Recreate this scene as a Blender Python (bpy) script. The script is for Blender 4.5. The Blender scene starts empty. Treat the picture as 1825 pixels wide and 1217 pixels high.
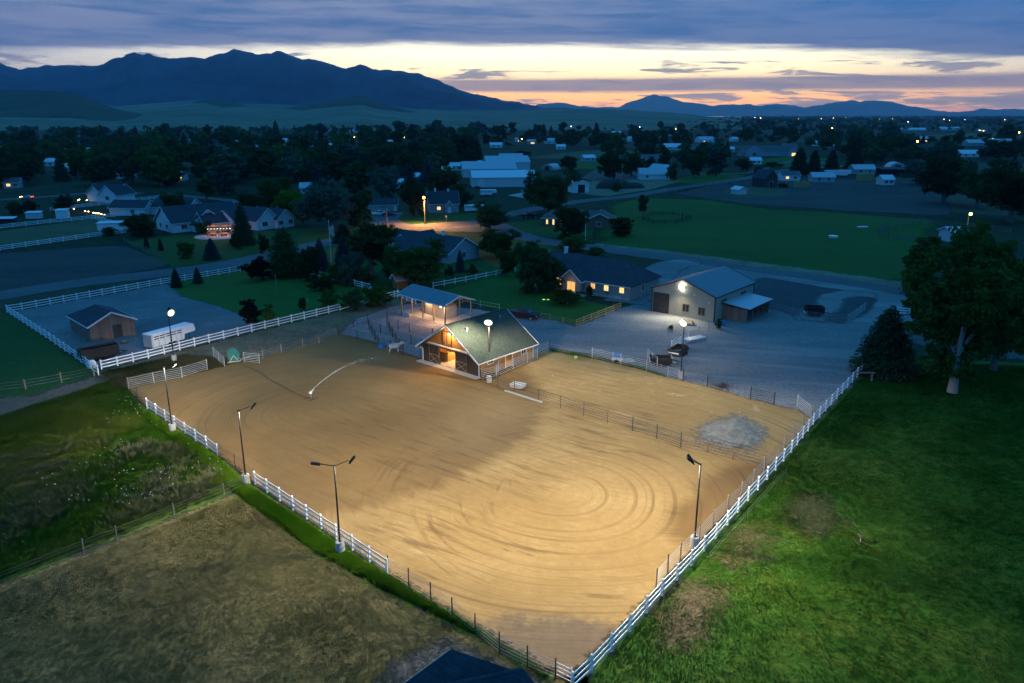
import bpy, math, random
import numpy as np
from mathutils import Vector, Matrix
random.seed(7)
rng = np.random.default_rng(7)
SC = bpy.context.scene
COL = SC.collection

# ------------------------------------------------------------------ camera
FPX, CAMH, PITCH = 1350.0, 34.0, math.atan(405.5 / 1350.0)
cam_d = bpy.data.cameras.new("camera")
cam_d.sensor_width = 36.0
cam_d.lens = 36.0 * FPX / 1825.0
cam_d.clip_start, cam_d.clip_end = 0.5, 90000.0
cam = bpy.data.objects.new("camera", cam_d)
cam.location = (0, 0, CAMH)
cam.rotation_euler = (math.pi / 2 - PITCH, 0, 0)
COL.objects.link(cam)
SC.camera = cam

# ------------------------------------------------------------------ render look
SC.render.engine = 'CYCLES'
SC.view_settings.view_transform = 'Standard'
SC.view_settings.look = 'None'
SC.view_settings.exposure = 0.0
SC.view_settings.gamma = 1.0
cy = SC.cycles
cy.use_denoising = True
try:
    cy.denoiser = 'OPENIMAGEDENOISE'
except Exception:
    pass
cy.max_bounces, cy.diffuse_bounces, cy.glossy_bounces = 4, 2, 2
cy.transparent_max_bounces, cy.volume_bounces = 8, 0
cy.sample_clamp_indirect = 3.0
cy.caustics_reflective = cy.caustics_refractive = False

# ------------------------------------------------------------------ node helper
class S:
    """A node socket that can be written into arithmetic."""
    def __init__(self, nt, sock): self.nt, self.s = nt, sock
    def _m(self, op, *a):
        n = self.nt.nodes.new('ShaderNodeMath'); n.operation = op
        for i, v in enumerate((self,) + a): put(self.nt, n.inputs[i], v)
        return S(self.nt, n.outputs[0])
    def __add__(self, o): return self._m('ADD', o)
    __radd__ = __add__
    def __rtruediv__(self, o):
        n = self.nt.nodes.new('ShaderNodeMath'); n.operation = 'DIVIDE'; n.inputs[0].default_value = o; put(self.nt, n.inputs[1], self); return S(self.nt, n.outputs[0])
    def __rsub__(self, o): return (self * -1.0) + o
    def __sub__(self, o): return self._m('SUBTRACT', o)
    def __mul__(self, o): return self._m('MULTIPLY', o)
    __rmul__ = __mul__
    def __truediv__(self, o): return self._m('DIVIDE', o)
    def op(self, name, *a): return self._m(name, *a)

def put(nt, sock, v):
    if isinstance(v, S): nt.links.new(v.s, sock)
    else:
        if isinstance(v, (tuple, list)) and len(v) == 3 and sock.type == 'RGBA': v = (*v, 1)
        sock.default_value = v

class NT:
    def __init__(self, nt): self.nt = nt
    def node(self, t, **k):
        n = self.nt.nodes.new(t)
        for a, b in k.items(): setattr(n, a, b)
        return n
    def S(self, sock): return S(self.nt, sock)
    def val(self, v):
        n = self.node('ShaderNodeValue'); n.outputs[0].default_value = v; return self.S(n.outputs[0])
    def pos(self): return self.S(self.node('ShaderNodeNewGeometry').outputs['Position'])
    def objc(self): return self.S(self.node('ShaderNodeTexCoord').outputs['Object'])
    def xyz(self, v):
        n = self.node('ShaderNodeSeparateXYZ'); put(self.nt, n.inputs[0], v)
        return [self.S(o) for o in n.outputs]
    def comb(self, x, y, z=0.0):
        n = self.node('ShaderNodeCombineXYZ')
        for i, v in enumerate((x, y, z)): put(self.nt, n.inputs[i], v)
        return self.S(n.outputs[0])
    def noise(self, vec, scale, detail=3, rough=0.55, dist=0.0, dim='3D'):
        n = self.node('ShaderNodeTexNoise', noise_dimensions=dim)
        put(self.nt, n.inputs['Vector'], vec); n.inputs['Scale'].default_value = scale
        n.inputs['Detail'].default_value = detail; n.inputs['Roughness'].default_value = rough
        n.inputs['Distortion'].default_value = dist
        return self.S(n.outputs[0])
    def voro(self, vec, scale):
        n = self.node('ShaderNodeTexVoronoi'); put(self.nt, n.inputs['Vector'], vec)
        n.inputs['Scale'].default_value = scale
        return self.S(n.outputs['Distance']), self.S(n.outputs['Color'])
    def mapr(self, v, a, b, c=0.0, d=1.0, smooth=False):
        n = self.node('ShaderNodeMapRange', interpolation_type='SMOOTHSTEP' if smooth else 'LINEAR')
        for i, x in enumerate((v, a, b, c, d)): put(self.nt, n.inputs[i], x)
        return self.S(n.outputs[0])
    def mix(self, f, a, b):
        n = self.node('ShaderNodeMix', data_type='RGBA')
        put(self.nt, n.inputs[0], f); put(self.nt, n.inputs[6], a); put(self.nt, n.inputs[7], b)
        return self.S(n.outputs[2])
    def ramp(self, f, stops):
        n = self.node('ShaderNodeValToRGB'); put(self.nt, n.inputs[0], f)
        el = n.color_ramp.elements
        while len(el) < len(stops): el.new(0.5)
        for e, (p, c) in zip(el, stops): e.position = p; e.color = (*c, 1)
        return self.S(n.outputs[0])
    def attr(self, name, out='Fac'):
        n = self.node('ShaderNodeAttribute', attribute_name=name); return self.S(n.outputs[out])
    def rand(self): return self.S(self.node('ShaderNodeObjectInfo').outputs['Random'])
    def bump(self, h, strength=0.4, dist=0.05):
        n = self.node('ShaderNodeBump'); n.inputs['Strength'].default_value = strength
        n.inputs['Distance'].default_value = dist; put(self.nt, n.inputs['Height'], h)
        return self.S(n.outputs[0])

# ------------------------------------------------------------------ sky
W = bpy.data.worlds.new("World"); SC.world = W; W.use_nodes = True
wn = W.node_tree; wn.nodes.clear(); N = NT(wn)
d = N.S(N.node('ShaderNodeTexCoord').outputs['Generated'])
dx, dy, dz = N.xyz(d)
az = dx.op('ARCTAN2', dy) * (180 / math.pi)
el = dz.op('ARCSINE') * (180 / math.pi)
sunw = N.mapr((az - 5.0).op('ABSOLUTE'), 8, 75, 1, 0, True)           # nearness to the set sun
clear = N.ramp(N.mapr(el, 0, 8), [(0.0, (1.60, 0.66, 0.36)), (0.13, (2.6, 1.20, 0.30)), (0.27, (2.4, 1.55, 0.62)),
      (0.40, (2.7, 2.25, 1.20)), (0.52, (2.7, 2.42, 1.60)), (0.8, (0.70, 0.85, 1.0)), (1.0, (0.3, 0.5, 0.8))])
clear2 = N.ramp(N.mapr(el, 0, 8), [(0.0, (0.30, 0.28, 0.44)), (0.2, (0.85, 0.68, 0.58)), (0.4, (1.25, 1.14, 0.92)), (0.55, (1.45, 1.36, 1.12)),
      (1.0, (0.15, 0.3, 0.6))])
clearc = N.mix(N.mapr((az - 7.0).op('ABSOLUTE'), 9, 40, 0, 1, True), clear, clear2)
def scaled(nt, col, k):
    m_ = nt.nodes.new('ShaderNodeMix'); m_.data_type = 'RGBA'; m_.blend_type = 'MULTIPLY'; m_.inputs[0].default_value = 1
    nt.links.new(col.s, m_.inputs[6]); m_.inputs[7].default_value = (k, k, k, 1); return m_.outputs[2]
# cloud coordinates: long flat streaks
cv = N.comb(az * 0.055, el * 0.62 + az * 0.006, 0.0)
n1 = N.noise(cv, 1.0, 6, 0.58, 0.6)
cv2 = N.comb(az * 0.17, el * 1.7 + az * 0.03, 4.2)
n2 = N.noise(cv2, 1.0, 6, 0.6, 0.5)
cv3 = N.comb(az * 0.03, el * 0.5, 9.0)
n3 = N.noise(cv3, 1.0, 4, 0.6, 0.8)
edge = 4.62 - (az + 2.0).op('POWER', 2.0) * 0.0013
deck = N.mapr(el + (n1 - 0.5) * 1.6 + (n2 - 0.5) * 0.9, edge - 0.25, edge + 0.45, 0, 1, True)
deckc = N.mix(N.mapr(n1 * 0.40 + n3 * 0.20 + n2 * 0.40, 0.42, 0.58, 0, 1, True), (0.090, 0.175, 0.345), (0.270, 0.310, 0.440))
deckc = N.mix(N.mapr(az, -5, 30, 0, 0.75, True) * N.mapr(el, 3.5, 7, 0.2, 1), deckc, (0.030, 0.165, 0.43))
deckc = N.mix(N.mapr(el - edge, 0.9, 0.0, 0, 0.35), deckc, (0.60, 0.56, 0.55))
# low streaks
band = N.mapr((el - 1.95 + (n1 - 0.5) * 0.5).op('ABSOLUTE'), 0.62, 0.28, 0, 1, True) * N.mapr(az, -14, -4, 0, 0.92)
low = N.mapr(n2 + N.mapr(az, 0, 30, 0, 0.09) + N.mapr(az, -8, -28, 0, 0.09) - N.mapr(el, 3.0, 4.4, 0, 0.2) , 0.55, 0.63, 0, 0.9, True)
lowc = N.mix(N.mapr(n2, 0.45, 0.75), (0.66, 0.54, 0.46), (0.30, 0.31, 0.38))
sky = N.mix(low, clearc, lowc)
sky = N.mix(band, sky, N.mix(n2, (0.62, 0.44, 0.38), (0.40, 0.36, 0.40)))
sky = N.mix(deck, sky, deckc)
# high dome: blue hour light that fills the shade
up = N.mix(N.mapr(el, 12, 70, 0, 1), (0.048, 0.335, 0.80), (0.022, 0.300, 0.76))
sky = N.mix(N.mapr(el, 8.0, 16.0, 0, 1, True), sky, up)
sky = N.mix(N.mapr(el, 7.5, 10, 1, 0), sky, N.S(scaled(wn, sky, 1.22)))
# the far side of the sky stays dark blue
sky = N.mix(N.mapr(az.op('ABSOLUTE'), 50, 110, 0, 1, True) * N.mapr(el, 30, 10, 0, 1), sky, (0.03, 0.20, 0.62))
nish = N.node('ShaderNodeTexSky', sky_type='NISHITA'); nish.sun_disc = False
nish.sun_elevation = math.radians(-3.0); nish.sun_rotation = math.radians(5.0)
add = N.node('ShaderNodeMix', data_type='RGBA', blend_type='ADD'); add.inputs[0].default_value = 0.05
wn.links.new(sky.s, add.inputs[6]); wn.links.new(nish.outputs[0], add.inputs[7])
bg = N.node('ShaderNodeBackground'); bg.inputs['Strength'].default_value = 1.0
wn.links.new(add.outputs[2], bg.inputs[0])
wo = N.node('ShaderNodeOutputWorld'); wn.links.new(bg.outputs[0], wo.inputs[0])

# no sun lamp: the sun is down behind the mountains; the dome above is the daylight that is left

# ------------------------------------------------------------------ geometry of the place (from the photo's perspective)
_c, _s = math.cos(PITCH), math.sin(PITCH)
def ray(x, y):
    a = (x - 912.5) / FPX; b = (608.5 - y) / FPX
    return np.array([a, _c + b * _s, -_s + b * _c])
def G(x, y, z=0.0):
    """ground point seen at photo pixel x, y"""
    r = ray(x, y); t = (z - CAMH) / r[2]
    return np.array([r[0] * t, r[1] * t, z])
def Zat(p, y):
    b = (608.5 - y) / FPX
    return CAMH + p[1] * (b * _c - _s) / (_c + b * _s)
def GG(pts): return [tuple(G(*p)[:2]) for p in pts]

# ------------------------------------------------------------------ objects
def link(o, parent=None):
    COL.objects.link(o)
    if parent is not None: o.parent = parent
    return o
def tag(o, label=None, cat=None, group=None, kind=None):
    if label: o['label'] = label
    if cat: o['category'] = cat
    if group: o['group'] = group
    if kind: o['kind'] = kind
    return o
def thing(name, label, cat, loc=(0, 0, 0), rz=0.0, group=None, scale=None):
    o = bpy.data.objects.new(name, None); o.empty_display_size = 0.3
    o.location = tuple(loc) if len(loc) == 3 else (*loc, 0.0); o.rotation_euler = (0, 0, rz)
    if scale: o.scale = scale
    link(o); return tag(o, label, cat, group)
def copy_tree(o, parent=None):
    c = o.copy(); link(c); c.parent = parent
    for ch in list(o.children): copy_tree(ch, c)
    return c
def shared(name, mesh, parent=None, loc=(0, 0, 0), rz=0.0, scale=None):
    o = bpy.data.objects.new(name, mesh); link(o, parent)
    o.location = tuple(loc); o.rotation_euler = (0, 0, rz)
    if scale is not None: o.scale = scale
    return o

class MB:
    """collects shapes for ONE mesh"""
    def __init__(self): self.v, self.f = [], []
    def poly(self, pts):
        b = len(self.v); self.v += [tuple(p) for p in pts]; self.f.append(tuple(range(b, b + len(pts)))); return self
    def box(self, x0, y0, z0, x1, y1, z1):
        b = len(self.v)
        self.v += [(x0, y0, z0), (x1, y0, z0), (x1, y1, z0), (x0, y1, z0), (x0, y0, z1), (x1, y0, z1), (x1, y1, z1), (x0, y1, z1)]
        for q in ((0, 3, 2, 1), (4, 5, 6, 7), (0, 1, 5, 4), (1, 2, 6, 5), (2, 3, 7, 6), (3, 0, 4, 7)): self.f.append(tuple(b + i for i in q))
        return self
    def prism(self, prof, y0, y1, axis='y', taper=0.0):
        """profile (x,z) swept along y; taper narrows both ends"""
        n = len(prof); b = len(self.v)
        for y in (y0, y1):
            for (x, z) in prof: self.v.append((x, y, z) if axis == 'y' else (y, x, z))
        A = tuple(range(b, b + n)); B = tuple(range(b + n, b + 2 * n))
        self.f += [A[::-1] if axis == 'x' else A, B if axis == 'x' else B[::-1]]
        for i in range(n):
            j = (i + 1) % n; q = (A[i], B[i], B[j], A[j]); self.f.append(q if axis == 'x' else q[::-1] if False else q)
        return self
    def slab(self, quad, th):
        """thin plate hanging th below the polygon"""
        q = [Vector(p) for p in quad]; nrm = (q[1] - q[0]).cross(q[2] - q[0]).normalized()
        if nrm.z < 0: q = q[::-1]; nrm = -nrm
        b = len(self.v); n = len(q)
        self.v += [tuple(p) for p in q] + [tuple(p - nrm * th) for p in q]
        self.f += [tuple(range(b, b + n)), tuple(range(b + 2 * n - 1, b + n - 1, -1))]
        for i in range(n):
            j = (i + 1) % n; self.f.append((b + i, b + n + i, b + n + j, b + j))
        return self
    def tube(self, p, q, r, r2=None, n=6, cap=True):
        p, q = Vector(p), Vector(q); r2 = r if r2 is None else r2; d_ = (q - p)
        if d_.length < 1e-6: return self
        d_.normalize(); u = d_.orthogonal().normalized(); w = d_.cross(u); b = len(self.v)
        for c_, rr in ((p, r), (q, r2)):
            for i in range(n):
                a = 2 * math.pi * i / n; self.v.append(tuple(c_ + (u * math.cos(a) + w * math.sin(a)) * rr))
        for i in range(n):
            j = (i + 1) % n; self.f.append((b + i, b + j, b + n + j, b + n + i))
        if cap: self.f += [tuple(range(b + n - 1, b - 1, -1)), tuple(range(b + n, b + 2 * n))]
        return self
    def bar(self, p, q, w, h, up=(0, 0, 1)):
        """rectangular bar from p to q, w wide, h high"""
        p, q = Vector(p), Vector(q); d_ = (q - p).normalized(); up = Vector(up)
        s_ = d_.cross(up)
        if s_.length < 1e-5: s_ = d_.orthogonal()
        s_.normalize(); t = s_.cross(d_).normalized(); b = len(self.v)
        for c_ in (p, q):
            for (i, j) in ((-1, -1), (1, -1), (1, 1), (-1, 1)): self.v.append(tuple(c_ + s_ * (i * w / 2) + t * (j * h / 2)))
        for k in ((0, 1, 2, 3), (7, 6, 5, 4), (0, 4, 5, 1), (1, 5, 6, 2), (2, 6, 7, 3), (3, 7, 4, 0)): self.f.append(tuple(b + i for i in k))
        return self
    def dome(self, c_, rx, ry, rz, n=12, m=5, z0=0.0):
        b = len(self.v)
        for j in range(m):
            a = math.pi / 2 * j / m
            for i in range(n):
                t = 2 * math.pi * i / n
                self.v.append((c_[0] + rx * math.cos(a) * math.cos(t), c_[1] + ry * math.cos(a) * math.sin(t), c_[2] + rz * math.sin(a)))
        self.v.append((c_[0], c_[1], c_[2] + rz)); top = len(self.v) - 1
        for j in range(m - 1):
            for i in range(n):
                k = (i + 1) % n; self.f.append((b + j * n + i, b + j * n + k, b + (j + 1) * n + k, b + (j + 1) * n + i))
        for i in range(n): self.f.append((b + (m - 1) * n + i, b + (m - 1) * n + (i + 1) % n, top))
        return self
    def mesh(self, name, mat, smooth=False):
        me = bpy.data.meshes.new(name); me.from_pydata(self.v, [], self.f); me.materials.append(mat)
        if smooth: me.polygons.foreach_set('use_smooth', [True] * len(me.polygons))
        me.validate(); me.update(); return me
    def build(self, name, mat, parent=None, smooth=False, loc=(0, 0, 0)):
        return shared(name, self.mesh(name, mat, smooth), parent, loc)

# ------------------------------------------------------------------ materials
MATS = {}
def newmat(name):
    m = bpy.data.materials.new(name); m.use_nodes = True; m.node_tree.nodes.clear(); return m, NT(m.node_tree)
def out(n, sh, sock='Surface'):
    o = n.node('ShaderNodeOutputMaterial'); n.nt.links.new(sh, o.inputs[sock])
def princ(n, col, rough=0.8, metal=0.0, normal=None, spec=0.3):
    p = n.node('ShaderNodeBsdfPrincipled'); put(n.nt, p.inputs['Base Color'], col); put(n.nt, p.inputs['Roughness'], rough)
    put(n.nt, p.inputs['Metallic'], metal); p.inputs['Specular IOR Level'].default_value = spec
    if normal is not None: n.nt.links.new(normal.s, p.inputs['Normal'])
    return p.outputs[0]
def plain(name, col, rough=0.7, var=0.25, scale=2.0, metal=0.0, bump=0.0, spec=0.3, rnd=0.0):
    """worn, slightly uneven paint, wood or stone"""
    m, n = newmat(name); p = n.objc()
    f = n.noise(p, scale, 5, 0.6); g = n.noise(p, scale * 9, 3, 0.6)
    k = n.mapr(f * 0.6 + g * 0.4, 0.3, 0.7, 1 - var, 1 + var * 0.6)
    if rnd: k = k * n.mapr(n.rand(), 0, 1, 1 - rnd, 1 + rnd)
    c = n.node('ShaderNodeMix', data_type='RGBA', blend_type='MULTIPLY'); c.inputs[0].default_value = 1
    c.inputs[6].default_value = (*col, 1); n.nt.links.new(n.comb(k, k, k).s, c.inputs[7])
    nm = n.bump(g, bump, 0.02) if bump else None
    out(n, princ(n, n.S(c.outputs[2]), rough, metal, nm, spec)); return m
def emit(name, col, strength, sample=False):
    m, n = newmat(name); e = n.node('ShaderNodeEmission'); e.inputs[0].default_value = (*col, 1); e.inputs[1].default_value = strength
    out(n, e.outputs[0])
    try: m.cycles.emission_sampling = 'AUTO' if sample else 'NONE'
    except Exception: pass
    return m
def lined(name, col, axis, period, depth=0.35, rough=0.6, dark=0.6, metal=0.0, var=0.2, plank=0.0):
    """boards, ribs, laps or courses running across one local axis (0 x, 1 y, 2 z, 3 x+y)"""
    m, n = newmat(name); p = n.objc(); x, y, z = n.xyz(p)
    a = (x, y, z, x + y)[axis]
    fr = (a / period).op('FRACT'); groove = n.mapr((fr - 0.5).op('ABSOLUTE'), 0.40, 0.49, 0, 1)
    cell = n.noise(n.comb((a / period).op('FLOOR') * 3.7, 0.0, 0.0), 1.0, 0)
    f = n.noise(p, 1.2, 5, 0.6); g = n.noise(p, 14, 3)
    k = n.mapr(f * 0.5 + g * 0.5, 0.3, 0.7, 1 - var, 1 + var * .6) * n.mapr(cell, 0.3, 0.7, 1 - plank, 1 + plank) * n.mapr(groove, 0, 1, 1, 1 - depth)
    c = n.node('ShaderNodeMix', data_type='RGBA', blend_type='MULTIPLY'); c.inputs[0].default_value = 1
    c.inputs[6].default_value = (*col, 1); n.nt.links.new(n.comb(k, k, k).s, c.inputs[7])
    nm = n.bump(n.mapr(groove, 0, 1, 1, 0), 0.6, 0.03)
    out(n, princ(n, n.S(c.outputs[2]), rough, metal, nm)); return m
def shingle(name, col):
    m, n = newmat(name); p = n.objc(); x, y, z = n.xyz(p)
    row = (z / 0.11).op('FLOOR'); cell = n.noise(n.comb((x + y * 1.0) * 3.0 + row * 5.3, row * 7.7, 0.0), 1.0, 1)
    f = n.noise(p, 0.5, 4); g = n.noise(p, 22, 2)
    k = n.mapr(cell, 0.3, 0.7, 0.72, 1.25) * n.mapr(f * .6 + g * .4, 0.3, 0.7, 0.75, 1.2)
    c = n.node('ShaderNodeMix', data_type='RGBA', blend_type='MULTIPLY'); c.inputs[0].default_value = 1
    c.inputs[6].default_value = (*col, 1); n.nt.links.new(n.comb(k, k, k).s, c.inputs[7])
    out(n, princ(n, n.S(c.outputs[2]), 0.9, 0, n.bump(cell, 0.5, 0.02))); return m

M = dict(
    vinyl=plain('white_vinyl', (0.78, 0.79, 0.80), 0.45, 0.10, 1.5),
    pipe=plain('grey_pipe', (0.30, 0.30, 0.29), 0.5, 0.3, 3, 0.3),
    pipe_brown=plain('brown_pipe', (0.13, 0.095, 0.065), 0.6, 0.3, 3),
    pipe_light=plain('galvanised_pipe', (0.52, 0.52, 0.50), 0.45, 0.2, 3, 0.2),
    pipe_dark=plain('dark_pipe', (0.035, 0.033, 0.032), 0.55, 0.3, 3),
    rust=plain('rusty_pipe', (0.10, 0.06, 0.045), 0.7, 0.35, 3),
    wood_post=plain('weathered_post', (0.23, 0.18, 0.125), 0.85, 0.35, 4),
    wood_grey=plain('grey_timber', (0.16, 0.15, 0.14), 0.9, 0.35, 3),
    wood_rail=plain('treated_timber_rail', (0.30, 0.21, 0.10), 0.8, 0.3, 3),
    black=plain('black_paint', (0.018, 0.018, 0.02), 0.4, 0.3, 3),
    concrete=plain('concrete', (0.42, 0.41, 0.38), 0.9, 0.25, 2, bump=0.2),
    slab=plain('pale_concrete', (0.40, 0.39, 0.36), 0.9, 0.2, 0.6),
    trim=plain('white_trim', (0.70, 0.70, 0.68), 0.5, 0.1, 2),
    glass=plain('dark_glass', (0.015, 0.02, 0.03), 0.08, 0.1, 1, spec=0.6),
    shingle_dark=shingle('dark_shingles', (0.040, 0.048, 0.060)),
    shingle_grey=shingle('grey_shingles', (0.105, 0.112, 0.118)),
    shingle_green=shingle('green_grey_shingles', (0.058, 0.072, 0.052)),
    shingle_brown=shingle('brown_shingles', (0.12, 0.095, 0.08)),
    roof_white=lined('white_metal_roof', (0.60, 0.63, 0.66), 1, 0.9, 0.2, 0.35),
    roof_silver=lined('silver_metal_roof', (0.42, 0.45, 0.48), 1, 0.6, 0.25, 0.35, metal=0.2),
    roof_blue=lined('blue_grey_metal_roof', (0.13, 0.16, 0.19), 1, 0.75, 0.25, 0.35, metal=0.2),
    siding_tan=lined('tan_ribbed_siding', (0.42, 0.38, 0.28), 3, 0.3, 0.35, 0.5),
    siding_greige=lined('greige_lap_siding', (0.36, 0.33, 0.29), 2, 0.20, 0.25, 0.6),
    siding_white=lined('white_lap_siding', (0.66, 0.67, 0.68), 2, 0.25, 0.2, 0.5),
    siding_grey=lined('grey_lap_siding', (0.33, 0.35, 0.37), 2, 0.2, 0.25, 0.6),
    siding_steel=lined('pale_steel_siding', (0.55, 0.57, 0.58), 3, 0.4, 0.25, 0.45),
    brick=lined('brown_brick', (0.20, 0.12, 0.08), 2, 0.09, 0.25, 0.9, plank=0.15),
    barn_wood=lined('honey_barn_boards', (0.34, 0.165, 0.050), 3, 0.22, 0.45, 0.7, plank=0.16),
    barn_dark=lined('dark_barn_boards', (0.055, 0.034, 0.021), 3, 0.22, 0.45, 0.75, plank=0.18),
    stall_wood=lined('stall_boards', (0.42, 0.23, 0.08), 2, 0.16, 0.4, 0.6, plank=0.12),
    shed_wood=lined('grey_brown_boards', (0.22, 0.15, 0.11), 3, 0.25, 0.45, 0.8, plank=0.25),
    old_wood=lined('old_dark_boards', (0.06, 0.055, 0.05), 3, 0.25, 0.45, 0.9, plank=0.25),
    tarp=plain('grey_tarp', (0.34, 0.33, 0.31), 0.6, 0.35, 1.0),
    hay=plain('straw', (0.36, 0.26, 0.11), 0.95, 0.4, 5),
    door_brown=lined('brown_roller_door', (0.075, 0.052, 0.042), 2, 0.55, 0.3, 0.5),
    rubber=plain('black_rubber', (0.012, 0.012, 0.012), 0.8, 0.2, 3),
    plastic_blue=plain('blue_plastic', (0.02, 0.16, 0.45), 0.4, 0.15, 3),
    teal=plain('teal_paint', (0.02, 0.16, 0.15), 0.5, 0.2, 3),
    red_paint=plain('dark_red_paint', (0.12, 0.015, 0.018), 0.3, 0.15, 1),
    blue_paint=plain('dark_blue_paint', (0.012, 0.02, 0.04), 0.25, 0.15, 1),
    white_paint=plain('white_paint', (0.72, 0.73, 0.74), 0.3, 0.08, 1),
    silver_paint=plain('silver_paint', (0.42, 0.44, 0.46), 0.3, 0.1, 1, 0.3),
    lit_warm=emit('warm_window_light', (1.0, 0.50, 0.13), 1.15),
    lit_yellow=emit('yellow_window_light', (1.0, 0.62, 0.20), 1.5),
    worn_white=plain('chalky_white', (0.46, 0.45, 0.42), 0.7, 0.25, 2),
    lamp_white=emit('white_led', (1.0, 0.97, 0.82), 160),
    lamp_warm=emit('warm_bulb', (1.0, 0.62, 0.22), 40),
    lamp_orange=emit('sodium_lamp', (1.0, 0.33, 0.05), 45),
    lamp_yellow=emit('yellow_green_lamp', (0.85, 1.0, 0.12), 30),
    lamp_cold=emit('cold_lamp', (0.85, 0.95, 1.0), 22),
    lamp_red=emit('red_lamp', (1.0, 0.04, 0.03), 14),
    string_light=emit('string_lights', (1.0, 0.70, 0.35), 10),
)
m, n = newmat('flood_lens_glare'); gx, gy, gz_ = n.xyz(n.S(n.node('ShaderNodeTexCoord').outputs['Generated']))
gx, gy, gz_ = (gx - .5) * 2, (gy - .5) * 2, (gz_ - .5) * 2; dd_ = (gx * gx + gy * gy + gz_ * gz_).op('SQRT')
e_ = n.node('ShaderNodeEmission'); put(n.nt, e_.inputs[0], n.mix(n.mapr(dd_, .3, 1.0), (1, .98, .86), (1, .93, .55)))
put(n.nt, e_.inputs[1], .15 + (dd_ * dd_ * -4.6).op('EXPONENT') * 90.0); out(n, e_.outputs[0]); m.cycles.emission_sampling = 'NONE'; M['flood_lens_glare'] = m  # soft falloff across the wide lens stands in for lamp glare
def lamp(name, parent, loc, energy, color=(1, .9, .72), kind='POINT', target=None, size=140, blend=1.0, radius=0.15):
    l = bpy.data.lights.new(name, kind); l.energy = energy; l.color = color
    l.shadow_soft_size = radius
    if kind == 'SPOT': l.spot_size = math.radians(size); l.spot_blend = blend
    o = bpy.data.objects.new(name, l); link(o); o.location = loc
    if target is not None:
        o.rotation_euler = (Vector(target) - Vector(loc)).to_track_quat('-Z', 'Y').to_euler()
    if parent is not None:
        o.parent = parent; o.matrix_parent_inverse = (Matrix.Translation(parent.location) @ parent.rotation_euler.to_matrix().to_4x4()).inverted()
    return o
# strength of the arena floodlights
FL = dict(left_far=1250, left_mid=2000, left_near=3000, right=4700, back_left=450, yard_left=800, barn=1700, paddock=1600, yard=1000)
# ------------------------------------------------------------------ ground sheets
def sdist(P, poly):
    """signed distance to a polygon, inside positive"""
    poly = np.asarray(poly, float); q = np.roll(poly, -1, 0)
    dmin = np.full(len(P), 1e18); ins = np.zeros(len(P), bool)
    for a, b in zip(poly, q):
        ab = b - a; t = np.clip(((P - a) @ ab) / max(ab @ ab, 1e-9), 0, 1)
        dd = P - (a + t[:, None] * ab); dmin = np.minimum(dmin, (dd * dd).sum(1))
        cond = (a[1] > P[:, 1]) != (b[1] > P[:, 1])
        with np.errstate(divide='ignore', invalid='ignore'):
            xi = (b[0] - a[0]) * (P[:, 1] - a[1]) / (b[1] - a[1]) + a[0]
        ins ^= cond & (P[:, 0] < xi)
    return np.where(ins, 1, -1) * np.sqrt(dmin)
def fmesh(name, V, F, mat, attrs=None):
    me = bpy.data.meshes.new(name); nv, (nf, k) = len(V), F.shape
    me.vertices.add(nv); me.vertices.foreach_set('co', np.asarray(V, np.float32).ravel())
    me.loops.add(nf * k); me.loops.foreach_set('vertex_index', np.asarray(F, np.int32).ravel())
    me.polygons.add(nf); me.polygons.foreach_set('loop_start', np.arange(0, nf * k, k, dtype=np.int32))
    try: me.polygons.foreach_set('loop_total', np.full(nf, k, dtype=np.int32))
    except Exception: pass
    for n_, a in (attrs or {}).items():
        at = me.attributes.new(n_, 'FLOAT', 'POINT'); at.data.foreach_set('value', np.asarray(a, np.float32))
    me.materials.append(mat); me.update(); me.validate(); return me
def sheet(name, poly, z, mat, cell, margin=1.5, label=None, kind='structure', zfun=None):
    poly = np.array(poly); lo = poly.min(0) - margin - cell; hi = poly.max(0) + margin + cell
    nx = int((hi[0] - lo[0]) / cell) + 2; ny = int((hi[1] - lo[1]) / cell) + 2
    gx, gy = np.meshgrid(lo[0] + np.arange(nx) * cell, lo[1] + np.arange(ny) * cell)
    Pp = np.stack([gx.ravel(), gy.ravel()], 1); dd = sdist(Pp, poly)
    idx = np.arange(nx * ny).reshape(ny, nx)
    F = np.stack([idx[:-1, :-1], idx[:-1, 1:], idx[1:, 1:], idx[1:, :-1]], -1).reshape(-1, 4)
    F = F[(dd[F] > -margin).any(1)]
    use = np.unique(F); rem = np.full(nx * ny, -1); rem[use] = np.arange(len(use))
    zz = np.full(len(use), z)
    if zfun is not None: zz = zz + zfun(Pp[use], dd[use])
    V = np.column_stack([Pp[use], zz])
    o = shared(name, fmesh(name, V, rem[F], mat, {'edge': dd[use]})); tag(o, label=label, kind=kind); return o
def ribbon(pts, w, ):
    """polygon of a road: centre line pts (world), width w"""
    P_ = np.array(pts); T = np.gradient(P_, axis=0); T /= np.linalg.norm(T, axis=1)[:, None]
    Nn = np.column_stack([-T[:, 1], T[:, 0]]); return list(P_ + Nn * w / 2) + list((P_ - Nn * w / 2)[::-1])
def smooth_line(pts, n=6):
    P_ = np.array(pts, float); o = []
    for i in range(len(P_) - 1):
        p0, p1, p2, p3 = P_[max(i - 1, 0)], P_[i], P_[i + 1], P_[min(i + 2, len(P_) - 1)]
        for k in range(n):
            t = k / n; o.append(0.5 * ((2 * p1) + (-p0 + p2) * t + (2 * p0 - 5 * p1 + 4 * p2 - p3) * t * t + (-p0 + 3 * p1 - 3 * p2 + p3) * t ** 3))
    o.append(P_[-1]); return o
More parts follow.
